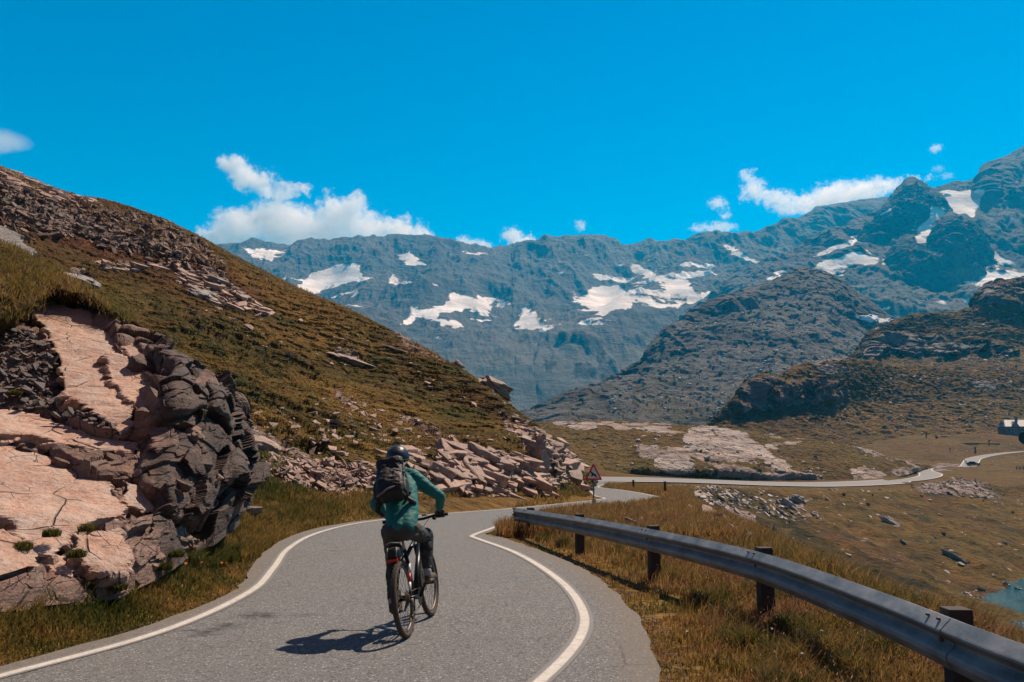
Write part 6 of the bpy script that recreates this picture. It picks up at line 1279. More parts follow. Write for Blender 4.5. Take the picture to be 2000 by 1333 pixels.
# ------------------------------------------------------------------ bicycle
HEAD, LEAN = math.radians(-6.6), math.radians(-7.8)
BROOT = Vector((-.995, 7.94, float(zr(7.94))+.004))
BM = Matrix.Translation(BROOT) @ Matrix.Rotation(HEAD, 4, 'Z') @ Matrix.Rotation(LEAN, 4, 'Y')
BI = BM.inverted()
def lc(px, py, d): return BI @ Vector(P(px, py, d))
M_tyre2 = simple('dusty_tyre', (.060, .045, .034), .9, 0, .35, 60, .003); M_rim2 = simple('dusty_rim', (.20, .165, .135), .5, .4); M_frame2 = simple('black_frame', (.014, .014, .016), .35, .2)
M_redp = simple('red_paint', (.42, .02, .015), .35); M_whp = simple('white_paint', (.6, .6, .58), .35); M_spoke = simple('spoke_steel', (.35, .33, .31), .35, .8); M_rub = simple('black_rubber', (.012, .012, .013), .8)
M_chain = simple('dusty_steel', (.14, .11, .085), .5, .5); M_bag = simple('black_nylon', (.006, .006, .008), .6, 0, .4, 40, .003); M_grey = simple('grey_webbing', (.16, .16, .165), .7)
M_rl = NT('rear_light_red'); M_rl.color((.55, .008, .012)); M_rl.rough(.25); M_rl = M_rl.m
bk = thing('bicycle', 'dusty black mountain bicycle with a red rear light being ridden up the road', 'bicycle'); bk.matrix_world = BM
def wheel(cy, steer=0.0, cass=False):
    R_ = .352; c = (0, cy, .362)
    w_ = bpy.data.objects.new('wheel', None); C.objects.link(w_); w_.parent = bk; w_.location = c; w_.rotation_euler = (0, 0, steer)
    circ = lambda r, n, x=0: [(x, math.cos(k/n*6.28318)*r, math.sin(k/n*6.28318)*r) for k in range(n)]
    bm = bmesh.new(); add_tube(bm, circ(R_-.017, 96), .027, 14, False, True)
    for k in range(96):
        a = k/96*6.28318
        for x in (-.012, .012):
            add_box(bm, (x+(.004 if k % 2 else -.004), math.cos(a)*(R_+.008), math.sin(a)*(R_+.008)), (.010, .010, .006), Matrix.Rotation(a-math.pi/2, 3, 'X'))
    ty = bm_obj('tyre', bm, M_tyre2, w_, True)
    bm = bmesh.new(); add_tube(bm, circ(R_-.052, 72), .013, 8, False, True); bm_obj('rim', bm, M_rim2, w_, True)
    bm = bmesh.new(); bmesh.ops.create_cone(bm, segments=16, radius1=.028, radius2=.028, depth=.075, cap_ends=True); bmesh.ops.rotate(bm, matrix=Matrix.Rotation(math.pi/2, 3, 'Y'), verts=bm.verts); bm_obj('hub', bm, M_frame2, w_, True)
    bm = bmesh.new()
    for k in range(28):
        a = k/28*6.28318; s_ = 1 if k % 2 else -1; a2 = a+.35*(1 if k % 4 < 2 else -1)
        add_tube(bm, [(s_*.032, math.cos(a2)*.026, math.sin(a2)*.026), (s_*.004, math.cos(a)*(R_-.06), math.sin(a)*(R_-.06))], .0019, 5)
    bm_obj('spokes', bm, M_spoke, w_, False)
    bm = bmesh.new(); bmesh.ops.create_cone(bm, segments=28, radius1=.09, radius2=.09, depth=.003, cap_ends=True); bmesh.ops.rotate(bm, matrix=Matrix.Rotation(math.pi/2, 3, 'Y'), verts=bm.verts); bmesh.ops.translate(bm, vec=(-.042, 0, 0), verts=bm.verts); bm_obj('brake_disc', bm, M_chain, w_)
    if cass:
        bm = bmesh.new()
        for i, r in enumerate((.074, .064, .055, .047, .040, .034)):
            rr2 = bmesh.ops.create_cone(bm, segments=26, radius1=r, radius2=r, depth=.0035, cap_ends=True); bmesh.ops.rotate(bm, matrix=Matrix.Rotation(math.pi/2, 3, 'Y'), verts=rr2['verts']); bmesh.ops.translate(bm, vec=(.036+i*.0055, 0, 0), verts=rr2['verts'])
        bm_obj('cassette', bm, M_chain, w_)
    return w_
wheel(0.0, 0, True); wheel(1.09, math.radians(-2))
BB = Vector((0, .44, .305)); ST_ = Vector((0, .235, .80)); HT_ = Vector((0, .865, .93)); HB = Vector((0, .905, .79)); RA = Vector((0, 0, .362)); FA = Vector((0, 1.09, .362))
bm = bmesh.new()
add_tube(bm, [BB, ST_], .019, 12); add_tube(bm, [ST_+Vector((0, .02, -.08)), HT_+Vector((0, 0, -.03))], .021, 12); add_tube(bm, [BB, HB+Vector((0, -.01, .02))], .028, 12); add_tube(bm, [HT_+Vector((0, -.005, .015)), HB+Vector((0, .005, -.015))], .026, 12)
for s_ in (-1, 1):
    add_tube(bm, [BB+Vector((s_*.03, -.02, 0)), Vector((s_*.062, .28, .335)), RA+Vector((s_*.068, 0, 0))], [.016, .012, .010], 10)
    add_tube(bm, [ST_+Vector((s_*.015, 0, -.06)), Vector((s_*.05, .17, .66)), RA+Vector((s_*.068, 0, .02))], [.011, .010, .009], 10)
add_tube(bm, [BB-Vector((.045, 0, 0)), BB+Vector((.045, 0, 0))], .026, 12); bm_obj('frame', bm, M_frame2, bk, True)
for a, b, m_ in ((.30, .52, M_whp), (.52, .72, M_redp), (.72, .90, M_whp)):
    p0 = ST_+Vector((.02, 0, -.06)); p1 = Vector((.05, .17, .66)); p2 = RA+Vector((.068, 0, .02)); f_ = lambda t_: (p0.lerp(p1, t_*3.2) if t_ < .3125 else p1.lerp(p2, (t_-.3125)/.6875)); tube_obj('stay_sticker', [f_(a), f_((a+b)/2), f_(b)], .0135, m_, bk, 10)
bm = bmesh.new()
for s_ in (-1, 1): add_tube(bm, [HB+Vector((s_*.062, .015, -.02)), Vector((s_*.062, 1.02, .55))], .018, 10); add_tube(bm, [Vector((s_*.062, 1.0, .60)), FA+Vector((s_*.062, 0, -.01))], .024, 10)
add_box(bm, HB+Vector((0, .01, -.02)), (.16, .05, .035)); add_tube(bm, [Vector((-.062, .985, .70)), Vector((0, .985, .745)), Vector((.062, .985, .70))], .016, 8); bm_obj('fork', bm, M_frame2, bk, True)
bm = bmesh.new(); add_tube(bm, [HT_, HT_+Vector((0, -.01, .10)), Vector((0, .86, 1.055))], .017, 10); add_tube(bm, [(-.355, .815, 1.065), (-.2, .835, 1.065), (-.08, .86, 1.045), (.08, .86, 1.045), (.2, .835, 1.065), (.355, .815, 1.065)], .0145, 12)
hb_ = bm_obj('handlebar', bm, M_frame2, bk, True)
for s_ in (-1, 1):
    tube_obj('grip', [(s_*.225, .831, 1.065), (s_*.36, .814, 1.065)], .019, M_rub, hb_, 12); tube_obj('brake_lever', [(s_*.20, .85, 1.055), (s_*.23, .90, 1.045), (s_*.31, .895, 1.035)], .006, M_spoke, hb_, 8)
    tube_obj('shifter', [(s_*.19, .83, 1.04), (s_*.215, .85, 1.03)], .015, M_frame2, hb_, 8)
box_obj('bike_computer', (.10, .845, 1.085), (.05, .07, .02), M_grey, hb_, bevel=.006)
# cables
for s_ in (-1, 1): tube_obj('cable', [(s_*.19, .85, 1.045), (s_*.13, .98, 1.05), (s_*.04, 1.0, .96), (0, .93, .86)], .003, M_rub, bk, 6)
tube_obj('seat_post', [ST_-Vector((0, -.02, .05)), ST_+Vector((0, -.05, .12))], .0145, M_spoke, bk, 12)
bm = bmesh.new(); rings = []
for y, w_, z, t_ in ((.06, .05, .955, .02), (.09, .075, .965, .035), (.15, .078, .962, .04), (.21, .055, .955, .035), (.27, .028, .952, .03), (.33, .020, .950, .025), (.345, .010, .945, .015)):
    rings.append([bm.verts.new((math.cos(k/12*6.283)*w_, y, z+math.sin(k/12*6.283)*t_*(.5 if math.sin(k/12*6.283) > 0 else 1))) for k in range(12)])
for a, b in zip(rings[:-1], rings[1:]):
    for k in range(12): bm.faces.new([a[k], a[(k+1) % 12], b[(k+1) % 12], b[k]])
bm.faces.new(rings[0][::-1]); bm.faces.new(rings[-1]); sd_ = bm_obj('saddle', bm, M_rub, bk, True)
for s_ in (-1, 1): tube_obj('saddle_rail', [(s_*.035, .08, .945), (s_*.022, .14, .915), (s_*.022, .24, .915), (s_*.01, .31, .94)], .0045, M_spoke, sd_, 8)
cr = Vector((0, .12, .095)).normalized()*.17
pedR, pedL = BB+cr+Vector((.155, 0, 0)), BB-cr-Vector((.155, 0, 0))
for s_, pd in ((1, pedR), (-1, pedL)):
    ck = tube_obj('crank', [BB+Vector((s_*.065, 0, 0)), Vector((s_*.085, pd.y, pd.z))], [.016, .012], M_frame2, bk, 10)
    pe = box_obj('pedal', (s_*(.145 if s_ > 0 else .165), pd.y, pd.z), (.095, .095, .022), M_frame2, bk, bevel=.004); tube_obj('axle', [(s_*.085, pd.y, pd.z), (s_*.18, pd.y, pd.z)], .008, M_spoke, pe, 8)
bm = bmesh.new(); r_ = bmesh.ops.create_cone(bm, segments=40, radius1=.085, radius2=.085, depth=.005, cap_ends=True); bmesh.ops.rotate(bm, matrix=Matrix.Rotation(math.pi/2, 3, 'Y'), verts=bm.verts); bmesh.ops.translate(bm, vec=(.052, BB.y, BB.z), verts=bm.verts); bm_obj('chainring', bm, M_chain, bk)
bm = bmesh.new(); add_tube(bm, [(.052, BB.y, BB.z+.085), (.05, 0, .362+.048)], .005, 6); add_tube(bm, [(.052, BB.y, BB.z-.085), (.055, .06, .20), (.052, .03, .17)], .005, 6); bm_obj('chain', bm, M_chain, bk)
bm = bmesh.new(); add_box(bm, (.075, .01, .315), (.03, .05, .07)); add_tube(bm, [(.07, .0, .29), (.062, .035, .24), (.06, .03, .18)], .012, 8); add_tube(bm, [(.05, .04, .25), (.07, .04, .25)], .024, 12); add_tube(bm, [(.05, .03, .18), (.07, .03, .18)], .022, 12); bm_obj('derailleur', bm, M_chain, bk, True)
def blob(name, chains, vox, mat, parent, smooth=4, fold=None, seed=1, boxes=()):
    bm = bmesh.new()
    for ch in chains:
        pts = [Vector(c_[0]) for c_ in ch]; rad = [c_[1] for c_ in ch]
        # resample smoothly
        pp = catmull(np.array([list(p) for p in pts])[:, None, :], (len(pts)-1)*6+1)[:, 0, :]; rr2 = np.interp(np.linspace(0, len(pts)-1, len(pp)), range(len(pts)), rad)
        add_tube(bm, [Vector(v) for v in pp], list(rr2), 16)
        for e in (0, -1):
            s_ = bmesh.ops.create_uvsphere(bm, u_segments=16, v_segments=10, radius=rr2[e]*.99); bmesh.ops.translate(bm, vec=Vector(pp[e]), verts=s_['verts'])
    for c_, sz, rot in boxes:
        s_ = bmesh.ops.create_uvsphere(bm, u_segments=24, v_segments=16, radius=1.0)
        for v in s_['verts']:
            q_ = v.co; k_ = (abs(q_.x)**4+abs(q_.y)**4+abs(q_.z)**4)**.25; v.co = Vector((q_.x/k_*sz[0], q_.y/k_*sz[1], q_.z/k_*sz[2]))
        bmesh.ops.rotate(bm, matrix=rot, verts=s_['verts']); bmesh.ops.translate(bm, vec=Vector(c_), verts=s_['verts'])
    bmesh.ops.recalc_face_normals(bm, faces=bm.faces)
    me = bpy.data.meshes.new('tmp'); bm.to_mesh(me); bm.free(); o = bpy.data.objects.new('tmp', me); C.objects.link(o)
    m = o.modifiers.new('r', 'REMESH'); m.mode = 'VOXEL'; m.voxel_size = vox; m.use_smooth_shade = True
    m = o.modifiers.new('s', 'SMOOTH'); m.factor = .5; m.iterations = smooth
    dg = bpy.context.evaluated_depsgraph_get(); dg.update(); me2 = bpy.data.meshes.new_from_object(o.evaluated_get(dg)); bpy.data.objects.remove(o)
    if fold:
        nv = len(me2.vertices); co = np.empty(nv*3, np.float32); me2.vertices.foreach_get('co', co); co = co.reshape(-1, 3).astype(float); no = np.empty(nv*3, np.float32); me2.vertex_normals.foreach_get('vector', no); no = no.reshape(-1, 3)
        D = -np.abs(fbm(co, fold[0], 3, seed, .5, 2, fold[2]))*fold[1]+fbm(co, fold[0]*2.5, 2, seed+4)*fold[1]*.8
        me2.vertices.foreach_set('co', (co+no*D[:, None]).astype(np.float32).ravel()); me2.update()
    me2.polygons.foreach_set('use_smooth', np.ones(len(me2.polygons), bool)); me2.materials.clear(); return link(name, me2, mat, parent)
sb = bpy.data.objects.new('saddle_bag', None); C.objects.link(sb); sb.parent = bk
I3 = Matrix.Identity(3)
bc = Vector((-.045, .02, .80)); blob('bag_body', [], .008, M_bag, sb, 3, (.05, .008, (1, 1, 1)), 3, [(bc, (.075, .11, .065), Matrix.Rotation(.15, 3, 'X'))])
for x in (-.09, .0): tube_obj('strap', [(x, -.06, .85), (x+.005, -.10, .81), (x, -.09, .76)], .008, M_grey, sb, 8)
tube_obj('strap', [(-.11, -.03, .885), (-.05, -.06, .90), (.03, -.03, .885)], .007, M_grey, sb, 8)
box_obj('rear_light', (-.045, -.095, .735), (.115, .03, .028), M_rl, bk, bevel=.006)
# ------------------------------------------------------------------ rider
M_skin = simple('skin', (.42, .24, .17), .5); M_hair = simple('dark_hair', (.02, .014, .01), .6); 
M_jack = simple('teal_jacket', (.0, .145, .135), .7, 0, .2, 9, .004); M_trou = simple('olive_grey_trousers', (.052, .047, .039), .8, 0, .25, 25, .003); M_knee = simple('black_panel', (.012, .013, .016), .7)
M_helm = simple('navy_helmet', (.010, .017, .038), .42, .0, .1, 5); M_shoe = simple('dusty_shoe', (.075, .055, .042), .8, 0, .3, 40, .003); M_sole = simple('shoe_sole', (.16, .11, .07), .8); M_glove = simple('black_glove', (.014, .013, .014), .75); M_sock = simple('grey_sock', (.35, .34, .33), .85)
pr_ = thing('person', 'cyclist in a teal jacket and dark helmet riding away with a black backpack', 'person'); pr_.matrix_world = BM
pel = Vector((0, .16, 1.00)); nk = lc(779, 917, 8.60); ch_ = lc(781, 948, 8.50); wa = lc(787, 1000, 8.27); hd_ = lc(777, 895, 8.70)
RS, LS = lc(806, 931, 8.52), lc(750, 939, 8.50)
RE, LE = lc(859, 971, 8.60), lc(736, 987, 8.50); RW = Vector((.285, .79, 1.125)); LW = Vector((-.285, .785, 1.12))
RH, LH = Vector((.09, .20, .985)), Vector((-.105, .20, .985)); RK, LK = Vector((.15, .585, .87)), Vector((-.185, .43, .66)); RA_, LA_ = Vector((.15, pedR.y-.10, pedR.z+.13)), Vector((-.175, pedL.y-.09, pedL.z+.13))
V_ = Vector
def off(v, x=0, y=0, z=0): return v+V_((x, y, z))
hand_ch = []
for s_, W_ in ((1, RW), (-1, LW)):
    palm = V_((s_*.285, .812, 1.098)); hand_ch.append([(W_, .026), (palm, .030)])
    for k in range(4):
        x = s_*(.252+k*.021); a = [(V_((x, .80, 1.105)), .013), (V_((x, .842, 1.096)), .0105), (V_((x, .853, 1.062)), .0095), (V_((x, .832-.004*k, 1.040)), .0085)]; hand_ch.append(a)
    hand_ch.append([(V_((s_*.250, .79, 1.105)), .013), (V_((s_*.232, .795, 1.075)), .011), (V_((s_*.238, .812, 1.045)), .0095)])
# the body: one continuous skin under the clothes
torso = [[(off(pel, .07), .085), (off(wa, .05, 0, 0), .085), (off(ch_, .07), .095), (off(nk, .03, 0, -.05), .055)], [(off(pel, -.07), .085), (off(wa, -.05), .085), (off(ch_, -.07), .095), (off(nk, -.03, 0, -.05), .055)]]
legs = [[(RH, .085), (RK, .055), (RK.lerp(RA_, .35), .052), (RA_, .036)], [(LH, .085), (LK, .055), (LK.lerp(LA_, .35), .052), (LA_, .036)]]
arms = [[(off(nk, .03, 0, -.04), .05), (RS, .052), (RS.lerp(RE, .5), .044), (RE, .036), (RW, .026)], [(off(nk, -.03, 0, -.04), .05), (LS, .052), (LS.lerp(LE, .5), .044), (LE, .036), (LW, .026)]]
headc = [[(off(nk, 0, 0, -.03), .055), (off(nk, 0, .03, .05), .052), (off(hd_, 0, .01, -.04), .075)], [(off(hd_, 0, 0, .02), .092), (off(hd_, 0, .03, .0), .088)], [(off(hd_, 0, .05, -.06), .052), (off(hd_, 0, .075, -.085), .036)], [(off(hd_, 0, .105, -.02), .014), (off(hd_, 0, .125, -.04), .013)], [(off(hd_, -.022, .105, -.068), .009), (off(hd_, .022, .105, -.068), .009)]]
for s_ in (-1, 1): headc.append([(off(hd_, s_*.088, -.005, .005), .014), (off(hd_, s_*.09, 0, -.03), .011)])
blob('body', torso+legs+arms+headc, .009, M_skin, pr_, 3)
for s_ in (-1, 1):
    bm = bmesh.new(); bmesh.ops.create_uvsphere(bm, u_segments=10, v_segments=8, radius=.012); bmesh.ops.translate(bm, vec=off(hd_, s_*.032, .104, -.005), verts=bm.verts); bm_obj('eye', bm, M_whp, pr_, True)
blob('hair', [[(off(hd_, -.05, -.035, -.02), .055), (off(hd_, .05, -.035, -.02), .055)], [(off(hd_, -.04, -.05, -.055), .04), (off(hd_, .04, -.05, -.055), .04)]], .008, M_hair, pr_, 2, (.03, .006, (1, 1, .4)), 8)
jt = [[(off(pel, .065, .0, .015), .094), (off(wa, .06, -.01), .108), (off(ch_, .075, -.01), .115), (off(nk, .05, 0, -.055), .072)], [(off(pel, -.065, .0, .015), .094), (off(wa, -.06, -.01), .108), (off(ch_, -.075, -.01), .115), (off(nk, -.05, 0, -.055), .072)],
      [(off(pel, 0, -.02, .0), .100), (off(wa, 0, -.02), .112), (off(ch_, 0, -.02), .118), (off(nk, 0, 0, -.07), .075)],
      [(off(nk, 0, .01, -.03), .068), (off(nk, 0, .03, .015), .062)]]
ja = [[(off(nk, .05, 0, -.055), .068), (off(RS, .012, 0, 0), .080), (RS.lerp(RE, .45), .074), (RS.lerp(RE, .8), .066), (RE, .060), (RE.lerp(RW, .55), .050), (RE.lerp(RW, .93), .036)],
      [(off(nk, -.05, 0, -.055), .068), (off(LS, -.012, 0, 0), .080), (LS.lerp(LE, .45), .078), (LS.lerp(LE, .8), .074), (LE, .070), (LE.lerp(LW, .55), .056), (LE.lerp(LW, .93), .038)]]
blob('jacket', jt+ja, .009, M_jack, pr_, 4, (.13, .017, (1, .6, 1.5)), 5)
tl = [[(off(RH, .0, -.02, .005), .100), (RH.lerp(RK, .35), .090), (RH.lerp(RK, .75), .077), (RK, .070), (RK.lerp(RA_, .35), .070), (RK.lerp(RA_, .70), .058), (RK.lerp(RA_, .88), .050)],
      [(off(LH, -.0, -.02, .005), .100), (LH.lerp(LK, .35), .092), (LH.lerp(LK, .75), .079), (LK, .072), (LK.lerp(LA_, .35), .070), (LK.lerp(LA_, .75), .056), (LK.lerp(LA_, .95), .050)], [(off(pel, -.06, -.02, -.02), .10), (off(pel, .06, -.02, -.02), .10)]]
blob('trousers', tl, .009, M_trou, pr_, 4, (.08, .022, (1, 1, 1.6)), 6)
for K_, A_2, H_ in ((RK, RA_, RH), (LK, LA_, LH)):
    blob('knee_panel', [[(H_.lerp(K_, .80), .079), (K_, .0775), (K_.lerp(A_2, .38), .0735)]], .009, M_knee, pr_, 2, (.07, .016, (1, 1, 1)), 9)
for s_, A_2, pd in ((1, RA_, pedR), (-1, LA_, pedL)):
    blob('sock', [[(A_2, .043), (off(A_2, 0, .0, -.03), .042)]], .008, M_sock, pr_, 1)
    x = A_2.x; z0 = pd.z+.030; y0 = pd.y
    sh = blob('shoe', [[(V_((x, y0-.115, z0+.035)), .038), (V_((x, y0-.02, z0+.028)), .040), (V_((x+s_*.008, y0+.07, z0+.018)), .042), (V_((x+s_*.008, y0+.125, z0+.012)), .034)], [(V_((x, y0-.10, z0+.05)), .040), (V_((x, y0-.09, z0+.085)), .041)]], .007, M_shoe, pr_, 2, (.05, .006, (1, 1, 1)), 12)
    blob('sole', [[(V_((x-.012, y0-.12, z0+.004)), .024), (V_((x-.012, y0+.13, z0+.0)), .024)], [(V_((x+.014, y0-.12, z0+.004)), .024), (V_((x+.016, y0+.12, z0+.0)), .024)]], .007, M_sole, sh, 1)
for s_ in (1, -1): blob('glove', [c_ for c_ in (hand_ch[:6] if s_ == 1 else hand_ch[6:])], .0045, M_glove, pr_, 1)
# helmet: a rounded shell with a rim, vents and straps
bm = bmesh.new(); bmesh.ops.create_uvsphere(bm, u_segments=40, v_segments=28, radius=1)
bmesh.ops.delete(bm, geom=[v for v in bm.verts if v.co.z < -.34], context='VERTS')
for v in bm.verts: v.co = Vector((v.co.x*.122, v.co.y*.142+.0, v.co.z*.125*(1 if v.co.z > 0 else 1.0)))
ret = bmesh.ops.solidify(bm, geom=bm.faces[:], thickness=.014)
bmesh.ops.rotate(bm, matrix=Matrix.Rotation(math.radians(-6), 3, 'X'), verts=bm.verts); bmesh.ops.translate(bm, vec=off(hd_, 0, .005, .012), verts=bm.verts); hl = bm_obj('helmet', bm, M_helm, pr_, True)
hc = off(hd_, 0, .005, .012)
for a, e in ((-1.35, .95), (-1.75, .95), (-2.2, .75), (-.95, .75), (-1.57, 1.35), (-1.57, .45), (-2.6, .5), (-.5, .5)):
    dx = V_((math.cos(a)*math.cos(e)*.123, math.sin(a)*math.cos(e)*.143, math.sin(e)*.126)); n_v = V_((dx.x/.123**2, dx.y/.143**2, dx.z/.126**2)).normalized()
    bm = bmesh.new(); bmesh.ops.create_uvsphere(bm, u_segments=12, v_segments=8, radius=1); bmesh.ops.scale(bm, vec=(.014, .006, .003), verts=bm.verts); bmesh.ops.rotate(bm, matrix=n_v.to_track_quat('Z', 'Y').to_matrix(), verts=bm.verts); bmesh.ops.translate(bm, vec=hc+dx, verts=bm.verts); bm_obj('vent', bm, M_rub, hl, True)
bm = bmesh.new(); add_tube(bm, [hc+V_((math.cos(k/40*6.283)*.117, math.sin(k/40*6.283)*.136, -.040+.006*math.sin(k/40*6.283))) for k in range(40)], .006, 8, False, True); bm_obj('rim_band', bm, M_rub, hl, True)
for s_ in (-1, 1): tube_obj('chin_strap', [hc+V_((s_*.105, -.03, -.045)), off(hd_, s_*.085, .02, -.09), off(hd_, s_*.02, .06, -.125)], .006, M_rub, hl, 6)
tube_obj('head_cradle', [hc+V_((-.085, -.085, -.045)), hc+V_((0, -.112, -.062)), hc+V_((.085, -.085, -.045))], .009, M_grey, hl, 8)
# backpack
ax_v = (nk-pel).normalized(); xx = V_((1, 0, 0)); nb = ax_v.cross(xx).normalized()
if nb.y > 0: nb = -nb
xx = ax_v.cross(nb).normalized(); xx = xx if xx.x > 0 else -xx
Rb = Matrix((xx, -nb, ax_v)).transposed()
cpk = pel.lerp(nk, .60)+nb*.215+xx*(-.028)
bp_ = thing('backpack', 'full black backpack with mesh side pocket worn by the cyclist', 'backpack'); bp_.matrix_world = BM
blob('pack_body', [], .011, M_bag, bp_, 4, (.10, .030, (1, 1, 1.6)), 14, [(cpk, (.150, .105, .245), Rb), (cpk+ax_v*-.12+nb*.02, (.155, .11, .13), Rb), (cpk+nb*.07+ax_v*-.05, (.10, .05, .15), Rb)])
blob('top_lid', [], .010, M_bag, bp_, 3, (.06, .02, (1, 1, 1)), 15, [(cpk+ax_v*.205+nb*.005, (.142, .110, .06), Rb @ Matrix.Rotation(.2, 3, 'X'))])
for s_ in (-1, 1):
    tube_obj('shoulder_strap', [cpk+ax_v*.20+xx*s_*.07-nb*.08, nk+xx*s_*.085+V_((0, -.01, .045)), nk+xx*s_*.105+V_((0, .085, -.02)), ch_+xx*s_*.12+V_((0, .115, -.08)), cpk+ax_v*-.12+xx*s_*.16-nb*.10], .017, M_bag, bp_, 8)
    blob('side_pocket', [], .010, M_bag, bp_, 2, (.03, .008, (1, 1, 1)), 16, [(cpk+xx*s_*.14+ax_v*-.12, (.035, .075, .10), Rb)])
    tube_obj('hip_belt', [cpk+ax_v*-.20+xx*s_*.13-nb*.05, cpk+ax_v*-.215+xx*s_*.195-nb*.16, cpk+ax_v*-.20+xx*s_*.17-nb*.27], .024, M_bag, bp_, 8)
    tube_obj('compression_strap', [cpk+xx*s_*.145+ax_v*.06-nb*.07, cpk+xx*s_*.15+ax_v*.05+nb*.04, cpk+xx*s_*.06+ax_v*.045+nb*.115], .006, M_grey, bp_, 6)
tube_obj('piping', [cpk+xx*.143+ax_v*(.18-.09*k)+nb*(.02+.012*(k % 2)) for k in range(5)], .005, M_grey, bp_, 6)
tube_obj('grey_trim', [cpk-xx*.125+ax_v*-.235+nb*.085, cpk+xx*.0+ax_v*-.20+nb*.13, cpk+xx*.09+ax_v*-.165+nb*.11, cpk+xx*.155+ax_v*-.245+nb*.03], .010, M_grey, bp_, 8)
tube_obj('grab_loop', [cpk+ax_v*.25-nb*.07-xx*.03, cpk+ax_v*.285-nb*.05, cpk+ax_v*.25-nb*.07+xx*.03], .007, M_grey, bp_, 8)
tube_obj('hanging_strap', [cpk+ax_v*-.20+xx*-.15-nb*.02, cpk+ax_v*-.30+xx*-.165-nb*.03, cpk+ax_v*-.34+xx*-.16-nb*.02], .005, M_rub, bp_, 6)
# ------------------------------------------------------------------ clouds behind the range, as real volumes
def cloud(label, lobes, d, rho=.012, rough=.75, warp=1.0, group=None, soft=1.0, depth=1.0, detail=5, stretch=(1, 1, 1)):
    cs = [(P(px, py, d+dz*0), rx*d/F, ry*d/F) for px, py, rx, ry, *r in lobes for dz in (0,)]
    lo = np.min([c-np.array([a, min(a, b*1.6)*depth, b])*1.35 for c, a, b in cs], 0); hi = np.max([c+np.array([a, min(a, b*1.6)*depth, b])*1.35 for c, a, b in cs], 0)
    mat = bpy.data.materials.new('cloud_vapour'); mat.use_nodes = True; T = mat.node_tree; T.nodes.clear()
    N_ = lambda k, **kw: [T.nodes.new('ShaderNode'+k)] and None
    out = T.nodes.new('ShaderNodeOutputMaterial'); pv_ = T.nodes.new('ShaderNodeVolumePrincipled'); T.links.new(pv_.outputs[0], out.inputs['Volume'])
    pv_.inputs['Color'].default_value = (.99, .985, .98, 1); pv_.inputs['Anisotropy'].default_value = .42
    tc = T.nodes.new('ShaderNodeTexCoord')
    mean = float(np.mean([b for _, a, b in cs]))
    nz = T.nodes.new('ShaderNodeTexNoise'); nz.inputs['Scale'].default_value = .9/mean; nz.inputs['Detail'].default_value = detail; nz.inputs['Roughness'].default_value = .66
    mp = T.nodes.new('ShaderNodeMapping'); mp.inputs['Scale'].default_value = stretch; T.links.new(tc.outputs['Object'], mp.inputs[0]); T.links.new(mp.outputs[0], nz.inputs['Vector'])
    sub = T.nodes.new('ShaderNodeVectorMath'); sub.operation = 'SUBTRACT'; T.links.new(nz.outputs['Color'], sub.inputs[0]); sub.inputs[1].default_value = (.5, .5, .5)
    sc_ = T.nodes.new('ShaderNodeVectorMath'); sc_.operation = 'SCALE'; T.links.new(sub.outputs[0], sc_.inputs[0]); sc_.inputs['Scale'].default_value = mean*2.6*warp
    ad = T.nodes.new('ShaderNodeVectorMath'); ad.operation = 'ADD'; T.links.new(tc.outputs['Object'], ad.inputs[0]); T.links.new(sc_.outputs[0], ad.inputs[1])
    prev = None
    for c, a, b in cs:
        m = T.nodes.new('ShaderNodeMapping'); m.vector_type = 'POINT'; r = (a, min(a, b*1.6)*depth, b); m.inputs['Scale'].default_value = [1/v for v in r]; m.inputs['Location'].default_value = [-v/q for v, q in zip(c, r)]
        T.links.new(ad.outputs[0], m.inputs[0]); ln = T.nodes.new('ShaderNodeVectorMath'); ln.operation = 'LENGTH'; T.links.new(m.outputs[0], ln.inputs[0])
        if prev is None: prev = ln.outputs['Value']
        else:
            mn = T.nodes.new('ShaderNodeMath'); mn.operation = 'SMOOTH_MIN'; T.links.new(prev, mn.inputs[0]); T.links.new(ln.outputs['Value'], mn.inputs[1]); mn.inputs[2].default_value = .25; prev = mn.outputs[0]
    n2 = T.nodes.new('ShaderNodeTexNoise'); n2.inputs['Scale'].default_value = 2.6/mean; n2.inputs['Detail'].default_value = 6; n2.inputs['Roughness'].default_value = .65; T.links.new(mp.outputs[0], n2.inputs['Vector'])
    ma = T.nodes.new('ShaderNodeMath'); ma.operation = 'MULTIPLY_ADD'; T.links.new(n2.outputs[0], ma.inputs[0]); ma.inputs[1].default_value = rough; T.links.new(prev, ma.inputs[2])
    rp = T.nodes.new('ShaderNodeMapRange'); T.links.new(ma.outputs[0], rp.inputs[0]); rp.inputs['From Min'].default_value = 1.0+rough*.5; rp.inputs['From Max'].default_value = 1.0+rough*.5-.22*soft; rp.inputs['To Min'].default_value = 0; rp.inputs['To Max'].default_value = rho; rp.clamp = True
    T.links.new(rp.outputs[0], pv_.inputs['Density'])
    bm = bmesh.new(); bmesh.ops.create_cube(bm, size=1); bmesh.ops.scale(bm, vec=tuple(hi-lo), verts=bm.verts); bmesh.ops.translate(bm, vec=tuple((hi+lo)/2), verts=bm.verts)
    me = bpy.data.meshes.new('cloud'); bm.to_mesh(me); bm.free()
    if hasattr(mat, 'cycles'): 
        try: mat.cycles.volume_step_rate = .12; 
        except Exception: pass
    o = link('cloud', me, mat, None, label=label, category='cloud')
    if group: o['group'] = group
    return o
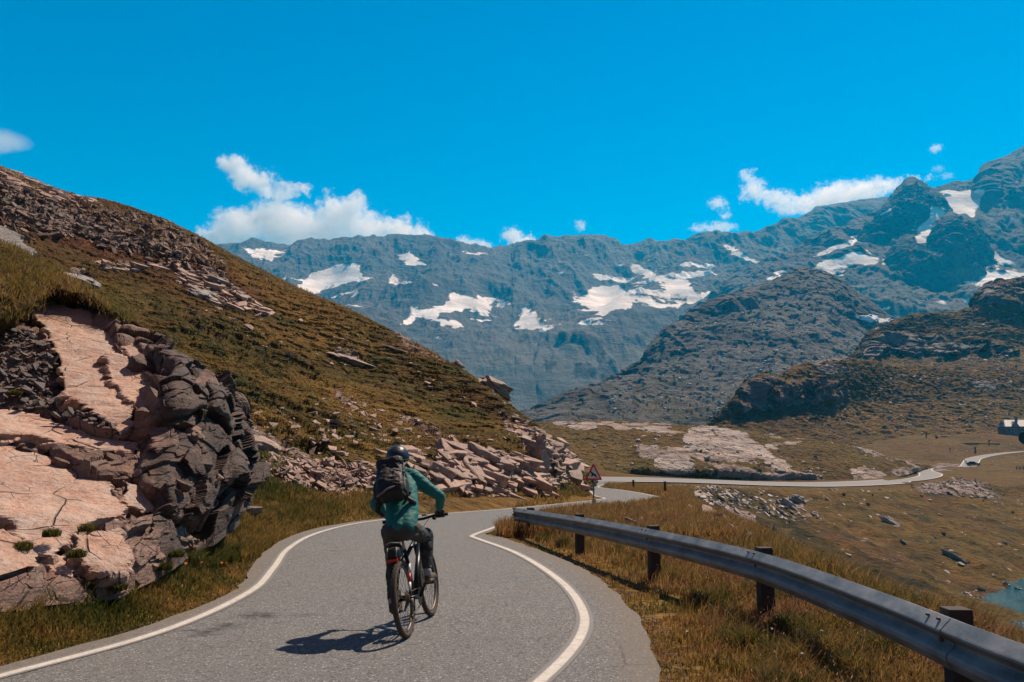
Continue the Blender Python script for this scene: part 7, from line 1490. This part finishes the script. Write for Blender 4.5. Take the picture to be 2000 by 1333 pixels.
cloud('big white cloud lying along the ridge left of centre', [(452, 325, 34, 24), (490, 348, 48, 26), (545, 374, 48, 20), (588, 372, 22, 14), (640, 392, 22, 18), (690, 405, 34, 30), (660, 432, 60, 40), (470, 440, 64, 40), (540, 432, 78, 46), (610, 455, 80, 38), (720, 446, 52, 36), (765, 462, 44, 26), (812, 466, 46, 24), (855, 482, 36, 18), (780, 455, 46, 30), (440, 470, 60, 34), (600, 470, 120, 34), (425, 462, 36, 24), (450, 490, 40, 20), (560, 470, 110, 24), (700, 476, 90, 18)], 4150, .020, 1.25, 1.15, None, 1.3, .55)
cloud('small flat cloud just right of the big one on the ridge', [(905, 472, 16, 11), (930, 480, 30, 11), (948, 482, 16, 8)], 4150, .016, 1.5, 1.8)
cloud('small puffy cloud standing on the ridge in the middle of the photo', [(1000, 463, 20, 18), (1018, 474, 30, 16), (1036, 478, 18, 11)], 4150, .018, 1.4, 1.6)
cloud('tiny cloud puff above the middle of the ridge', [(1133, 441, 12, 9)], 4150, .013, 1.6, 2.0)
cloud('long ragged cloud streaming from the high mountain on the right', [(1462, 350, 14, 18), (1472, 372, 26, 18), (1510, 388, 40, 15), (1550, 402, 44, 16), (1590, 400, 42, 20), (1630, 384, 46, 24), (1680, 376, 52, 22), (1720, 366, 44, 15), (1770, 360, 40, 11), (1803, 356, 18, 8), (1640, 405, 80, 12)], 4150, .013, 1.6, 2.0)
cloud('thin flat cloud below the long ragged one', [(1375, 446, 30, 8), (1408, 444, 32, 10)], 4150, .013, 1.6, 2.0)
cloud('small cloud scrap left of the long ragged cloud', [(1402, 398, 18, 11), (1418, 420, 12, 8)], 4150, .012, 1.7, 2.2)
cloud('tiny cloud scrap high above the right mountain', [(1828, 290, 12, 7)], 4150, .013, 1.6, 2.0)
cloud('faint wisp just above the right mountain shoulder', [(1832, 330, 12, 6), (1850, 344, 16, 6)], 4150, .005, 1.7, 2.2)
cloud('smooth lens shaped cloud at the left edge of the sky', [(-30, 276, 100, 27), (10, 280, 58, 20)], 4150, .0045, .25, .35, None, 1.8, 1.0, 2)
